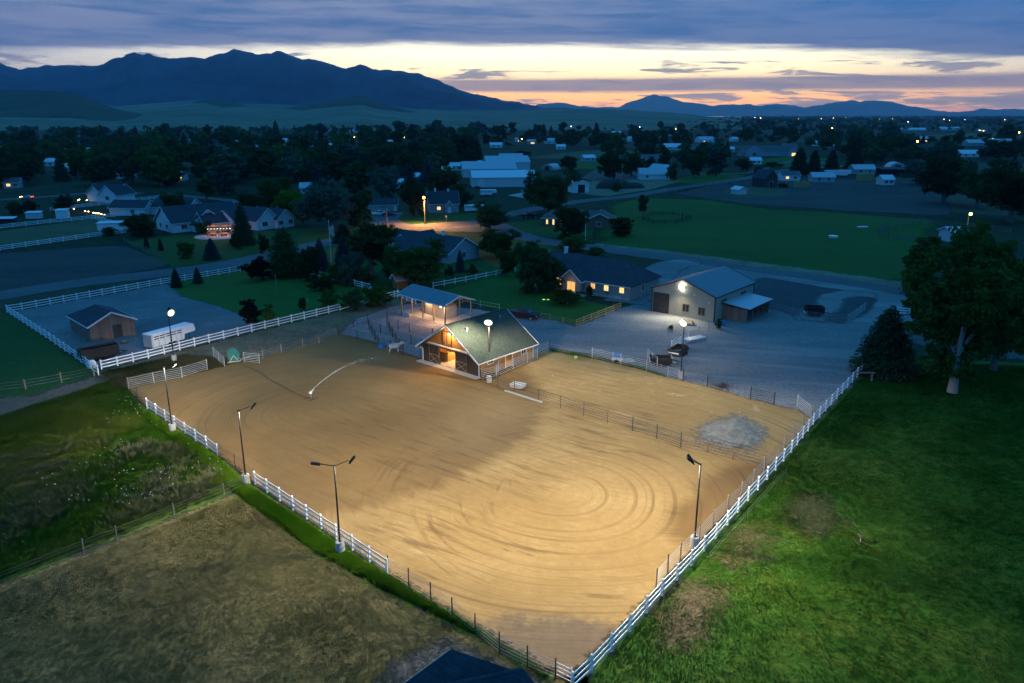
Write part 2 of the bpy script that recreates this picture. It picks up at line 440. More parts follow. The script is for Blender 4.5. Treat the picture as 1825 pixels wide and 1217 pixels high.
def with_edge(n, shader, amp, scale, soft=None):
    e = n.attr('edge'); p = n.pos()
    k = e + (n.noise(p, scale, 4, 0.65) - 0.5) * (2 * amp)
    a = n.mapr(k, -0.02, 0.02) if not soft else n.mapr(k + (n.noise(p, 2.3, 3, .7) - .5) * soft * 1.2, -0.28 * soft, 0.28 * soft)
    t = n.node('ShaderNodeBsdfTransparent'); mx = n.node('ShaderNodeMixShader')
    put(n.nt, mx.inputs[0], a); n.nt.links.new(t.outputs[0], mx.inputs[1]); n.nt.links.new(shader, mx.inputs[2])
    return mx.outputs[0]
def earth(name, cols, scale, amp=0.6, escale=0.5, rough=0.95, fine=3.0, soft=None, bump=0.3, tracks=None, stretch=None):
    """soil, turf or gravel: patches of cols[0..2] plus fine grain"""
    m, n = newmat(name); p = n.pos(); pp = p
    if stretch:
        mp = n.node('ShaderNodeMapping'); put(n.nt, mp.inputs['Vector'], p)
        mp.inputs['Rotation'].default_value = (0, 0, stretch[0]); mp.inputs['Scale'].default_value = (stretch[1], 1, 1); pp = n.S(mp.outputs[0])
    a = n.noise(pp, scale, 7, 0.66, 0.08); b = n.noise(pp, scale * 4.3, 4, 0.6); c = n.noise(p, fine, 4, 0.7)
    col = n.ramp(n.mapr(a * 0.55 + b * 0.3 + c * 0.15, 0.32, 0.68), [(0.0, cols[0]), (0.5, cols[1]), (1.0, cols[2])])
    g = n.mapr(c, 0.25, 0.75, 0.66, 1.3)
    mu = n.node('ShaderNodeMix', data_type='RGBA', blend_type='MULTIPLY'); mu.inputs[0].default_value = 1
    n.nt.links.new(col.s, mu.inputs[6]); n.nt.links.new(n.comb(g, g, g).s, mu.inputs[7]); col = n.S(mu.outputs[2])
    if tracks:
        x, y, z = n.xyz(pp); w_ = n.noise(n.comb(x * 0.05, y * tracks, 0.0), 1.0, 3, .6)
        col = n.mix(n.mapr(w_, 0.52, 0.66, 0, 0.6, True), col, cols[2])
    sh = princ(n, col, rough, 0, n.bump(b * 0.5 + c * 0.5, bump, 0.12), 0.15)
    out(n, with_edge(n, sh, amp, escale, soft)); return m

def hash_noise(x, y, seed):
    """value noise, smooth"""
    xi, yi = np.floor(x).astype(int), np.floor(y).astype(int); xf, yf = x - xi, y - yi
    def h_(a, b):
        v = np.sin(a * 127.1 + b * 311.7 + seed * 74.7) * 43758.5453; return v - np.floor(v)
    u, v = xf * xf * (3 - 2 * xf), yf * yf * (3 - 2 * yf)
    return (h_(xi, yi) * (1 - u) + h_(xi + 1, yi) * u) * (1 - v) + (h_(xi, yi + 1) * (1 - u) + h_(xi + 1, yi + 1) * u) * v
def fbm(x, y, seed, o=5, ridged=False):
    a, f_, t_ = 0, 1, 0
    for i in range(o):
        v = hash_noise(x * 2 ** i, y * 2 ** i, seed + i)
        if ridged: v = 1 - np.abs(2 * v - 1)
        a = a + v * 0.5 ** i; t_ += 0.5 ** i
    return a / t_
# far ground, one sheet to beyond the horizon
m, n = newmat('valley_floor'); p = n.pos(); x, y, z = n.xyz(p)
vd, vc = n.voro(n.comb(x * 0.0045 + n.noise(p, 0.004, 2) * 0.5, y * 0.0032, 0.0), 1.0)
f = n.noise(p, 0.012, 5); g = n.noise(p, 0.3, 4)
vr, vg, vb = n.xyz(vc)
colr = n.ramp(vr, [(0.0, (0.012, 0.030, 0.014)), (0.45, (0.020, 0.045, 0.020)), (0.75, (0.050, 0.058, 0.034)), (1.0, (0.085, 0.080, 0.05))])
colr = n.mix(n.mapr(f, 0.45, 0.7, 0, 0.7), colr, (0.014, 0.030, 0.016))
k = n.mapr(g, 0.3, 0.7, 0.7, 1.25)
mu = n.node('ShaderNodeMix', data_type='RGBA', blend_type='MULTIPLY'); mu.inputs[0].default_value = 1
n.nt.links.new(colr.s, mu.inputs[6]); n.nt.links.new(n.comb(k, k, k).s, mu.inputs[7])
out(n, princ(n, n.S(mu.outputs[2]), 0.95, 0, None, 0.1)); M['valley'] = m
R_ = 40000
gm = MB()
ring = [0, 60, 150, 400, 1000, 3000, 9000, 22000, R_]
for i in range(len(ring) - 1):
    for k_ in range(48):
        a0, a1 = 2 * math.pi * k_ / 48, 2 * math.pi * (k_ + 1) / 48
        q = [(ring[i] * math.cos(a0), ring[i] * math.sin(a0), 0), (ring[i + 1] * math.cos(a0), ring[i + 1] * math.sin(a0), 0),
             (ring[i + 1] * math.cos(a1), ring[i + 1] * math.sin(a1), 0), (ring[i] * math.cos(a1), ring[i] * math.sin(a1), 0)]
        gm.poly(q if ring[i] else [q[1], q[2], q[3]])
go = gm.build('ground', M['valley']); go['kind'] = 'structure'

# ---- arena sand with harrow lines, tyre tracks and two watered circles
RA, RB = G(560, 735)[:2], G(1000, 880)[:2]
SPR, SPR2 = G(555, 712)[:2], G(1533, 968)[:2]
m, n = newmat('arena_sand'); p = n.pos(); x, y, z = n.xyz(p)
flat = n.comb(x, y, 0.0)
ax, ay = float(RB[0] - RA[0]), float(RB[1] - RA[1]); L2 = ax * ax + ay * ay
t = ((x - float(RA[0])) * ax + (y - float(RA[1])) * ay) / L2; tc = t.op('MAXIMUM', 0.0).op('MINIMUM', 1.0)
ex, ey = x - float(RA[0]) - tc * ax, y - float(RA[1]) - tc * ay
wob = n.noise(flat, 0.035, 2, 0.5); wob2 = n.noise(flat, 0.4, 3, 0.6)
rad = (ex * ex + ey * ey).op('SQRT') + (wob - 0.5) * 4.0 + (wob2 - 0.5) * 0.22
lanes = (rad * (2 * math.pi / 2.35)).op('SINE'); fine_l = (rad * (2 * math.pi / 0.42)).op('SINE'); mid_l = (rad * (2 * math.pi / 0.9) + 0.7).op('SINE')
along = n.noise(n.comb(rad * 1.4, tc * 5.0, 0.0), 1.0, 4, 0.65)       # streaks that follow the lap
amt = n.mapr(n.noise(flat, 0.07, 3, 0.6), 0.35, 0.65, 0.15, 1.0) * n.mapr(t, 0.3, 1.1, 0.75, 1.25)
a_ = n.noise(flat, 0.09, 5, 0.6); b_ = n.noise(flat, 1.3, 5, 0.65); c_ = n.noise(flat, 7.0, 3, 0.7)
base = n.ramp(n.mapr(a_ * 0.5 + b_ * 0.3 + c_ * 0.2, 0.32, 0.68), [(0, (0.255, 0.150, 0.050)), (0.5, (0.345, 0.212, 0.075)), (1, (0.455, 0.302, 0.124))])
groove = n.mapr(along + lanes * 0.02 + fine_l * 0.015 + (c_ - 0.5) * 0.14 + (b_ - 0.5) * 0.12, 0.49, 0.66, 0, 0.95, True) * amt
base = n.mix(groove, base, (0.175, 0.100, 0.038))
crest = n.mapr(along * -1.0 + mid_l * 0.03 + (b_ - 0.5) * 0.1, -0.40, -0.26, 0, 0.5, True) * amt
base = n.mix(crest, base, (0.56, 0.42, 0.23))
# a second, wider lap that crosses the first, and single tyre lines
ux, uy = x - 7.5, y - 64.0; r2_ = (ux * ux + uy * uy).op('SQRT') + (wob2 - 0.5) * 0.6
al2 = n.noise(n.comb(r2_ * 1.1, uy.op('ARCTAN2', ux) * 1.6, 3.0), 1.0, 4, 0.62)
lap2 = n.mapr(al2 + (b_ - 0.5) * 0.12, 0.53, 0.66, 0, 1, True) * n.mapr(r2_, 24, 19, 0, 1) * n.mapr(r2_, 6, 10, 0, 1) * n.mapr(n.noise(flat, 0.12, 3, 0.6), 0.42, 0.6)
base = n.mix(lap2 * 0.9, base, (0.165, 0.094, 0.035))
tread = n.mapr((y * 7.0 + x * 3.0 + n.noise(flat, 0.8, 2) * 6.0).op('SINE'), 0.2, 0.9, 0, 0.30) * n.mapr(n.noise(n.comb(rad * 0.9, tc * 3.0, 8.0), 1.0, 2), 0.48, 0.58) * n.mapr(t, 0.4, 0.9)
base = n.mix(tread, base, (0.25, 0.155, 0.066))
def wet(cx, cy_, r, ragged, seed):
    qx, qy = x - float(cx), y - float(cy_); rr = (qx * qx + qy * qy).op('SQRT'); an = qy.op('ARCTAN2', qx)
    streak = n.noise(n.comb(an * 26.0, rr * 0.06, seed), 1.0, 4, 0.7); big = n.noise(n.comb(an * 2.2, seed, 0.0), 1.0, 2)
    return n.mapr(rr + (streak - 0.5) * ragged + (big - 0.5) * 5.0, r - 1.6, r + 1.2, 1, 0, True), rr
w1, r1 = wet(SPR[0], SPR[1], 29.3, 5.5, 1.0); w2, r2 = wet(SPR2[0], SPR2[1], 15.4, 3.0, 7.0)
damp = n.mapr(n.noise(flat, 0.05, 4, 0.6), 0.3, 0.7, 0.62, 1.0)
w2a = w2
wt = (w1 * damp).op('MAXIMUM', w2a)
base = n.mix(wt * 0.88, base, n.mix(groove, (0.145, 0.079, 0.024), (0.085, 0.045, 0.014)))
# the trodden dark corner and the paddock's pale scuffs
cor = n.mapr((x - 2.2).op('POWER', 2.0) * 0.45 + (y - 40.6).op('POWER', 2.0) + (a_ - 0.5) * 60 + (b_ - 0.5) * 25, 14, 34, 1, 0, True)
base = n.mix(cor * 0.85, base, n.mix(b_, (0.10, 0.065, 0.04), (0.21, 0.15, 0.095)))
pad = n.mapr(((x * 0.655 + y * 0.755)) + (wob - 0.5) * 3.0, 74.5, 77.5, 0, 1, True)
scuff = n.mapr(n.noise(flat, 0.35, 5, 0.7, 0.6), 0.60, 0.68, 0, 0.55, True)
base = n.mix(pad * scuff, base, (0.52, 0.40, 0.24))
h = lanes * 0.10 * amt + fine_l * 0.14 * amt + mid_l * 0.08 + along * 1.2 + c_ * 1.0 + b_ * 0.8
sh = princ(n, base, n.mapr(wt, 0, 1, 0.95, 0.8), 0, n.bump(h, 0.40, 0.045), 0.15)
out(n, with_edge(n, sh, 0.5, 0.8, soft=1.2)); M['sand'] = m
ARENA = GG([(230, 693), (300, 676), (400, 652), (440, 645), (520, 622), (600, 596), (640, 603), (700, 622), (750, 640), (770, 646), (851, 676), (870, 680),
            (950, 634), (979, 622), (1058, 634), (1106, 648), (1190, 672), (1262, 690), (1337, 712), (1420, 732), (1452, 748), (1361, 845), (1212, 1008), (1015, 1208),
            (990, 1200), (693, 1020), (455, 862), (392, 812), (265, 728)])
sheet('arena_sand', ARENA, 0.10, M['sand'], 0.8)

E2 = earth
M['gravel'] = E2('yard_gravel', [(0.12, 0.12, 0.118), (0.18, 0.18, 0.175), (0.27, 0.265, 0.25)], 0.05, 1.2, 0.3, fine=2.5, soft=1.5, stretch=(0.6, 0.35), tracks=0.25)
YARD = GG([(840, 640), (900, 556), (960, 566), (1027, 582), (1108, 549), (1150, 538), (1165, 505), (1240, 470), (1330, 482), (1480, 504), (1620, 528), (1640, 590), (1600, 612), (1547, 655), (1450, 752),
           (1420, 736), (1262, 694), (1190, 676), (1106, 652), (1055, 640), (985, 632), (950, 645)])
sheet('gravel_yard', YARD, 0.07, M['gravel'], 1.5, 3)
M['gravel_dk'] = E2('shed_yard_gravel', [(0.11, 0.115, 0.12), (0.16, 0.165, 0.165), (0.23, 0.23, 0.22)], 0.08, 0.8, 0.4, fine=2.5, soft=1.2)
SHEDYARD = GG([(14, 557), (300, 506), (322, 528), (390, 546), (440, 565), (462, 588), (181, 659)])
sheet('shed_yard', SHEDYARD, 0.06, M['gravel_dk'], 1.5, 3)
M['weedy'] = E2('weedy_dirt', [(0.075, 0.06, 0.035), (0.15, 0.115, 0.065), (0.24, 0.18, 0.09)], 0.16, 1.0, 0.4, fine=1.8, soft=1.5)
sheet('dirt_strip', GG([(176, 661), (710, 529), (735, 537), (700, 550), (640, 568), (600, 598), (440, 648), (400, 656), (230, 697), (200, 690)]), 0.055, M['weedy'], 1.5, 3)
M['pen'] = E2('pen_dirt', [(0.19, 0.165, 0.15), (0.26, 0.225, 0.20), (0.34, 0.30, 0.27)], 0.14, 0.7, 0.5, fine=2.2, soft=1.0)
sheet('pen_dirt', GG([(600, 597), (640, 567), (706, 545), (745, 540), (850, 552), (905, 562), (880, 590), (770, 646), (749, 641), (700, 624), (640, 606)]), 0.085, M['pen'], 1.2, 2)
M['lawn'] = E2('lawn_turf', [(0.020, 0.078, 0.010), (0.032, 0.108, 0.014), (0.048, 0.125, 0.022)], 0.1, 0.5, 0.5, fine=3, bump=0.5)
sheet('side_lawn', GG([(296, 506), (425, 484), (545, 480), (560, 478), (675, 524), (690, 533), (462, 590), (440, 568), (385, 548), (322, 528)]), 0.045, M['lawn'], 1.5, 2)
sheet('house_lawn', GG([(775, 522), (920, 484), (985, 490), (1010, 512), (1048, 538), (1075, 543), (1106, 549), (1027, 581), (900, 556), (830, 538)]), 0.05, M['lawn'], 1.5, 2)
M['lawn_dk'] = E2('garden_turf', [(0.014, 0.056, 0.010), (0.022, 0.078, 0.014), (0.034, 0.092, 0.020)], 0.07, 1.0, 0.3, fine=2)
sheet('garden_turf', GG([(440, 468), (660, 424), (700, 412), (900, 418), (960, 430), (1000, 450), (1000, 490), (920, 484), (775, 522), (715, 528), (675, 522), (545, 480), (430, 483)]), 0.035, M['lawn_dk'], 2.5, 3)
sheet('orchard_lawn', GG([(225, 432), (300, 420), (520, 408), (640, 402), (655, 418), (560, 438), (430, 462), (308, 476)]), 0.04, M['lawn_dk'], 3, 3)
sheet('corner_lawn', GG([(700, 382), (850, 372), (860, 392), (770, 398), (700, 402), (690, 396)]), 0.04, M['lawn_dk'], 3, 3)
sheet('verge_lawn', GG([(905, 398), (985, 388), (1060, 408), (1050, 436), (960, 420), (905, 410)]), 0.04, M['lawn_dk'], 3, 3)
M['pasture'] = E2('pasture_turf', [(0.014, 0.070, 0.008), (0.024, 0.096, 0.012), (0.042, 0.112, 0.020)], 0.03, 6, 0.05, soft=7,  fine=1.5, stretch=(0.2, 0.5))
sheet('hay_meadow', GG([(1062, 440), (1090, 365), (1140, 352), (1260, 356), (1360, 372), (1480, 378), (1660, 392), (1640, 505), (1400, 482), (1200, 452)]), 0.03, M['pasture'], 6, 8)
# near pasture on the right, weeds and mown stubble on the left
M['rpast'] = E2('grazed_pasture', [(0.018, 0.068, 0.004), (0.040, 0.112, 0.007), (0.115, 0.135, 0.016)], 0.11, 1.0, 0.4, fine=2.6, bump=0.3)
sheet('pasture', GG([(1030, 1300), (1056, 1203), (1276, 962), (1450, 760), (1546, 655), (1640, 640), (1900, 650), (2300, 760), (2400, 1300)]), 0.05, M['rpast'], 1.5, 3)
M['dry'] = E2('dry_bare_patch', [(0.09, 0.065, 0.035), (0.15, 0.11, 0.055), (0.22, 0.17, 0.085)], 0.35, 2.6, 0.30, fine=2.5, soft=5, bump=0.7)
sheet('bare_patch', GG([(1180, 1100), (1205, 1050), (1262, 1040), (1275, 1075), (1240, 1130), (1195, 1140)]), 0.062, M['dry'], 0.6, 3)
sheet('bare_patch', GG([(1290, 985), (1320, 950), (1365, 935), (1372, 960), (1330, 1000), (1295, 1010)]), 0.062, M['dry'], 0.6, 3)
sheet('bare_patch', GG([(1385, 905), (1420, 880), (1460, 880), (1500, 930), (1470, 960), (1400, 935)]), 0.062, E2('thin_turf', [(0.06, 0.06, 0.02), (0.075, 0.075, 0.026), (0.10, 0.09, 0.04)], 0.3, 3, 0.3, fine=2.5, soft=3), 0.8, 3)
M['weeds'] = E2('weed_field', [(0.026, 0.068, 0.008), (0.055, 0.108, 0.012), (0.125, 0.14, 0.026)], 0.14, 1.2, 0.3, fine=2.2, bump=0.4)
sheet('weed_field', GG([(-400, 760), (0, 738), (120, 700), (205, 672), (228, 694), (262, 730), (392, 816), (448, 866), (0, 1042), (-300, 1180)]), 0.045, M['weeds'], 1.2, 3)
M['stubble'] = E2('mown_dry_field', [(0.040, 0.055, 0.012), (0.14, 0.115, 0.040), (0.25, 0.185, 0.075)], 0.10, 1.0, 0.3, fine=2.6, soft=1.5, bump=0.3, stretch=(0.5, 0.6))
sheet('mown_field', GG([(-300, 1190), (0, 1048), (446, 870), (690, 1026), (1000, 1216), (1080, 1420), (-200, 1420)]), 0.04, M['stubble'], 1.2, 3)
M['strip'] = E2('lush_verge', [(0.035, 0.115, 0.006), (0.070, 0.170, 0.010), (0.13, 0.20, 0.018)], 0.4, 1.1, 0.6, fine=3, soft=1.2, bump=0.9)
sheet('fence_verge', GG([(262, 732), (390, 818), (452, 870), (600, 966), (690, 1028), (900, 1150), (985, 1207), (975, 1212), (860, 1140), (690, 1056), (560, 985), (420, 880), (330, 800), (255, 745)]), 0.058, M['strip'], 0.8, 2)
M['gravel_path'] = E2('gravel_drive', [(0.055, 0.058, 0.055), (0.085, 0.085, 0.08), (0.13, 0.125, 0.115)], 0.3, 1.2, 0.4, fine=3, soft=2)
sheet('gravel_drive', GG([(620, 1260), (680, 1200), (740, 1165), (790, 1140), (830, 1150), (960, 1215), (990, 1260)]), 0.055, M['gravel_path'], 0.8, 3)
sheet('dirt_track', GG([(-300, 790), (0, 752), (110, 712), (190, 682), (170, 668), (60, 705), (-300, 742)]), 0.05, E2('dirt_track_soil', [(0.06, 0.06, 0.045), (0.10, 0.09, 0.065), (0.15, 0.12, 0.085)], 0.2, 1.5, 0.3, fine=2, soft=2), 1.2, 3)
sheet('west_paddock', GG([(-400, 640), (0, 556), (14, 560), (176, 668), (60, 704), (0, 716), (-300, 745)]), 0.042, M['lawn_dk'], 2, 3)
M['brown_field'] = E2('bare_field', [(0.035, 0.038, 0.038), (0.06, 0.06, 0.055), (0.09, 0.085, 0.07)], 0.05, 2.0, 0.15, fine=1.2, soft=2, stretch=(0.1, 0.3))
sheet('bare_paddock', GG([(-300, 470), (0, 452), (165, 440), (222, 438), (290, 462), (300, 474), (160, 500), (0, 522), (-300, 570)]), 0.03, M['brown_field'], 3, 5)
M['straw_field'] = E2('straw_field', [(0.05, 0.065, 0.03), (0.09, 0.095, 0.045), (0.13, 0.125, 0.065)], 0.05, 1.5, 0.2, fine=1, stretch=(0.1, 0.3))
sheet('straw_paddock', GG([(-200, 448), (0, 440), (170, 418), (238, 408), (165, 390), (0, 412), (-200, 430)]), 0.03, M['straw_field'], 3, 3)

# roads
M['asphalt'] = E2('road_asphalt', [(0.085, 0.088, 0.09), (0.115, 0.118, 0.12), (0.15, 0.15, 0.15)], 0.06, 0.35, 0.6, fine=2, bump=0.2, stretch=(0.3, 0.2))
def road(pts, w, z=0.045, mat='asphalt', name='road', cell=2.0):
    return sheet(name, ribbon(smooth_line(GG(pts)), w), z, M[mat], cell, 2)
road([(-500, 620), (-100, 545), (0, 527), (150, 503), (300, 486), (430, 466), (560, 437), (640, 421), (685, 408), (730, 402)], 8.5, 0.05)
road([(700, 378), (690, 392), (720, 403), (790, 401), (850, 396), (900, 384), (960, 371), (1040, 358), (1120, 350), (1190, 338), (1280, 325), (1350, 314), (1400, 303), (1500, 296)], 8.0, 0.055, cell=2.5)
road([(870, 394), (905, 412), (960, 428), (1060, 442), (1200, 460), (1340, 482), (1480, 500), (1620, 524), (1825, 560), (2100, 610)], 8.5, 0.052)
road([(640, 350), (665, 372), (690, 392)], 9, 0.048, cell=2.5)
road([(270, 344), (400, 356), (500, 368), (640, 378)], 6, 0.05, cell=3)
road([(-200, 366), (0, 356), (90, 350), (180, 343), (280, 346)], 6, 0.05, cell=3)
road([(1640, 524), (1612, 560), (1640, 600), (1700, 618), (1825, 632), (2100, 655)], 6.5, 0.06, 'gravel_path', 'driveway')
road([(1110, 540), (1150, 515), (1185, 478), (1230, 466)], 8, 0.09, 'gravel', 'driveway', 1.5)
road([(1500, 296), (1420, 286), (1330, 308), (1250, 305)], 5, 0.05, 'asphalt', 'lane', 4)
M['dry_verge'] = E2('dry_roadside', [(0.09, 0.09, 0.05), (0.17, 0.16, 0.10), (0.25, 0.23, 0.16)], 0.15, 1.5, 0.3, fine=1.5, soft=2)
sheet('roadside_verge', GG([(1055, 432), (1200, 448), (1400, 474), (1640, 506), (1640, 520), (1480, 494), (1340, 476), (1200, 456), (1060, 438)]), 0.04, M['dry_verge'], 2, 3)
sheet('roadside_verge', GG([(700, 404), (760, 396), (850, 392), (900, 404), (905, 408), (850, 414), (760, 412), (720, 410)]), 0.038, M['dry_verge'], 2, 3)
sheet('gravel_lot', GG([(1030, 345), (1060, 318), (1140, 312), (1215, 322), (1160, 338), (1080, 350)]), 0.04, M['dry_verge'], 4, 5)
sheet('bare_lot', GG([(1035, 318), (1060, 302), (1130, 304), (1150, 316), (1080, 325)]), 0.042, E2('turned_earth', [(0.07, 0.055, 0.05), (0.11, 0.085, 0.075), (0.15, 0.12, 0.10)], 0.05, 2, 0.1, fine=1), 4, 5)
sheet('green_field', GG([(1010, 300), (1030, 284), (1100, 288), (1130, 302), (1060, 302)]), 0.03, M['pasture'], 6, 6)
sheet('green_field', GG([(930, 282), (1000, 272), (1090, 266), (1150, 270), (1040, 282)]), 0.03, M['straw_field'], 8, 6)
sheet('green_field', GG([(1190, 322), (1250, 306), (1330, 312), (1320, 320), (1240, 330)]), 0.03, M['pasture'], 6, 6)
sheet('green_field', GG([(1330, 288), (1400, 278), (1500, 284), (1480, 296), (1380, 300)]), 0.03, M['pasture'], 6, 6)
sheet('weedy_lot', GG([(1200, 345), (1290, 325), (1420, 318), (1620, 322), (1680, 345), (1700, 385), (1480, 374), (1320, 362)]), 0.026, M['brown_field'], 6, 6)
sheet('straw_strip', GG([(1285, 340), (1340, 334), (1400, 338), (1400, 350), (1310, 352)]), 0.034, M['straw_field'], 4, 4)
sheet('far_field', GG([(1690, 330), (1825, 300), (1990, 320), (1900, 400), (1760, 360)]), 0.028, M['lawn_dk'], 8, 6)
sheet('far_field', GG([(1620, 243), (1700, 238), (1830, 236), (1830, 245), (1720, 252)]), 0.03, M['straw_field'], 20, 10)
sheet('driveway', GG([(905, 348), (935, 343), (985, 352), (960, 358)]), 0.05, E2('pale_drive', [(0.3, 0.3, 0.29), (0.38, 0.38, 0.36), (0.44, 0.43, 0.41)], 0.1, 0.3, 0.5), 1, 3)
sheet('farm_lane', GG([(620, 404), (700, 388), (715, 396), (660, 412)]), 0.054, M['asphalt'], 2, 2)

sheet('dark_pavement', GG([(1352, 494), (1480, 514), (1562, 531), (1545, 558), (1500, 577), (1430, 566), (1370, 550), (1345, 520)]), 0.085, E2('damp_pavement', [(0.045, 0.05, 0.055), (0.065, 0.07, 0.075), (0.09, 0.09, 0.09)], 0.06, 1.5, 0.2, soft=2), 1.5, 3)
sheet('gravel_track', ribbon(smooth_line(GG([(1560, 527), (1510, 524), (1482, 532), (1478, 545), (1458, 556), (1440, 572)])), 4.5), 0.10, E2('pale_track', [(0.14, 0.14, 0.135), (0.2, 0.2, 0.19), (0.27, 0.26, 0.24)], 0.2, 1.2, 0.4, soft=2), 1.2, 3)
# gravel heap in the paddock
m = earth('heap_gravel', [(0.17, 0.14, 0.09), (0.22, 0.205, 0.165), (0.30, 0.29, 0.25)], 0.4, 2.6, 0.35, fine=3, soft=3.5, bump=1.0)
HP = GG([(1245, 770), (1270, 748), (1310, 742), (1345, 752), (1362, 775), (1345, 800), (1300, 803), (1262, 795)])
def heapz(P_, dd): return np.clip(dd, 0, 3.2) ** 1.2 * 0.10 * (0.5 + fbm(P_[:, 0] * .35, P_[:, 1] * .35, 3, 4)) + np.clip(dd, 0, 1) * 0.38 * (fbm(P_[:, 0] * 1.1, P_[:, 1] * 1.1, 8, 3) - .45)
hs = sheet('gravel_heap', HP, 0.115, m, 0.35, 1.5, zfun=heapz)
tag(hs, 'low pale heap of gravel spread in the paddock beside the right arena rail', 'gravel heap', kind='thing')

# ------------------------------------------------------------------ hills and mountains (heightfields at their own distance)
def lerp_profile(prof, x):
    xs, ys = zip(*prof); return np.interp(x, xs, ys)
def range_mesh(name, prof, y0, yc, y1, mat, nx, ny, rough, seed, ridged, power=1.0, x0=None, x1=None):
    xs = np.linspace(prof[0][0] if x0 is None else x0, prof[-1][0] if x1 is None else x1, nx)
    pr = lerp_profile(prof, xs) + (fbm(xs * 0.06, xs * 0 + 3.3, seed, 5) - 0.5) * (8.0 if ridged else 1.0)
    V = []
    for j in range(ny):
        v = j / (ny - 1); Y = y0 + (y1 - y0) * v
        # crest height for each column
        r = np.array([ray(a, b) for a, b in zip(xs, pr)])
        hc = np.maximum(CAMH + r[:, 2] / r[:, 1] * yc, 0.5)
        vc = (yc - y0) / (y1 - y0)
        sh_ = (v / vc) ** power if v < vc else 1 - ((v - vc) / (1 - vc)) ** 1.5
        X = np.array([(a - 912.5) / FPX / (_c + (608.5 - b) / FPX * _s) for a, b in zip(xs, pr)]) * Y
        nz = fbm(X / rough, np.full(nx, Y) / rough, seed, 5, ridged)
        amp = sh_ * (1 - sh_) * (3.6 if ridged else 2.2) if v < vc else 0
        Z = hc * np.clip(sh_ + (nz - 0.62) * amp * (0.9 if ridged else 0.35), 0, 1.0) - 1.0 * (1 - sh_)
        V.append(np.column_stack([X, np.full(nx, Y), Z]))
    V = np.concatenate(V); idx = np.arange(nx * ny).reshape(ny, nx)
    F = np.stack([idx[:-1, :-1], idx[:-1, 1:], idx[1:, 1:], idx[1:, :-1]], -1).reshape(-1, 4)
    me = fmesh(name, V, F, mat); me.polygons.foreach_set('use_smooth', [True] * len(me.polygons))
    o = shared(name, me); o['kind'] = 'structure'; return o
def hill_mat(name, c0, c1, scale, snow=None):
    m, n = newmat(name); p = n.pos(); a = n.noise(p, scale, 6, 0.65, 0.5); b = n.noise(p, scale * 9, 4, .6)
    x, y, z = n.xyz(p); col = n.ramp(n.mapr(a * .65 + b * .35, 0.36, 0.64), [(0, c0), (1, c1)])
    if snow:
        s_ = n.noise(n.comb(x, y, z * 0.4), 0.0042, 3, 0.6); col = n.mix(n.mapr(s_, 0.70, 0.735) * n.mapr(z, snow, snow * 1.5), col, (0.6, 0.62, 0.66))
    out(n, princ(n, col, 0.95, 0, None, 0.05)); return m
FOOT = [(-260, 150), (-120, 156), (0, 158), (60, 160), (120, 164), (165, 178), (205, 186), (240, 183), (300, 178), (365, 173), (395, 181), (470, 181), (540, 184), (600, 174), (645, 170),
        (672, 180), (720, 189), (800, 193), (880, 193), (960, 190), (1040, 190), (1120, 192), (1200, 197), (1260, 204), (1330, 206)]
MOUNT = [(-260, 105), (-100, 103), (0, 113), (20, 119), (38, 124), (60, 120), (100, 115), (140, 117), (172, 117), (200, 105), (232, 97), (262, 99), (290, 105), (310, 106), (340, 104), (365, 106),
         (385, 96), (418, 87), (440, 91), (460, 98), (475, 95), (495, 91), (515, 98), (540, 104), (560, 105), (580, 111), (610, 120), (640, 122), (665, 125), (690, 122), (720, 128), (742, 129),
         (760, 138), (790, 150), (820, 160), (860, 170), (900, 179), (960, 189), (1040, 197), (1100, 203)]
RIGHT = [(930, 195), (960, 186), (990, 183), (1015, 184), (1035, 188), (1060, 191), (1105, 190), (1120, 184), (1140, 177), (1163, 168), (1175, 170), (1187, 170), (1210, 178), (1240, 184), (1270, 188), (1310, 184),
         (1350, 187), (1385, 184), (1420, 190), (1450, 189), (1480, 184), (1500, 179), (1530, 180), (1575, 178), (1600, 183), (1640, 191), (1690, 199), (1710, 198), (1740, 195), (1800, 193), (1900, 191), (2100, 185)]
FOOT = [(a, b + 3.5) for a, b in FOOT]
range_mesh('foothills', FOOT, 1650, 4300, 5600, hill_mat('grassy_hill', (0.075, 0.110, 0.066), (0.22, 0.21, 0.14), 0.0035), 260, 60, 700, 11, False, 1.15)
dkh = hill_mat('scrub_hill', (0.030, 0.050, 0.034), (0.085, 0.100, 0.062), 0.006)
range_mesh('foothills', [(-260, 152), (-120, 156), (0, 158.5), (60, 160), (120, 164.5), (150, 172), (175, 183), (210, 194), (250, 203), (280, 210)], 2150, 2900, 3300, dkh, 120, 40, 420, 61, False, 1.0)
range_mesh('foothills', [(440, 200), (480, 196), (520, 190), (560, 184), (600, 175), (632, 170), (650, 171), (672, 180), (700, 190), (740, 199), (780, 203)], 3000, 3700, 4050, dkh, 120, 40, 420, 67, False, 1.0)
range_mesh('foothills', [(300, 197), (330, 186), (365, 176), (385, 175), (410, 182), (450, 190), (480, 198)], 3300, 3900, 4150, dkh, 90, 40, 420, 69, False, 1.0)
range_mesh('mountains', MOUNT, 5600, 9500, 12500, hill_mat('mountain', (0.008, 0.020, 0.028), (0.055, 0.085, 0.105), 0.0012, 520), 620, 110, 1300, 23, True, 0.8)
range_mesh('distant_mountains', RIGHT, 13500, 16000, 17800, hill_mat('far_mountain', (0.30, 0.20, 0.17), (0.46, 0.31, 0.26), 0.0008), 320, 40, 3000, 41, True, 0.8)  # pale warm tone puts the sunset haze into the rock colour
m, n = newmat('lake_water'); out(n, princ(n, (0.02, 0.03, 0.04), 0.12, 0, None, 0.6))
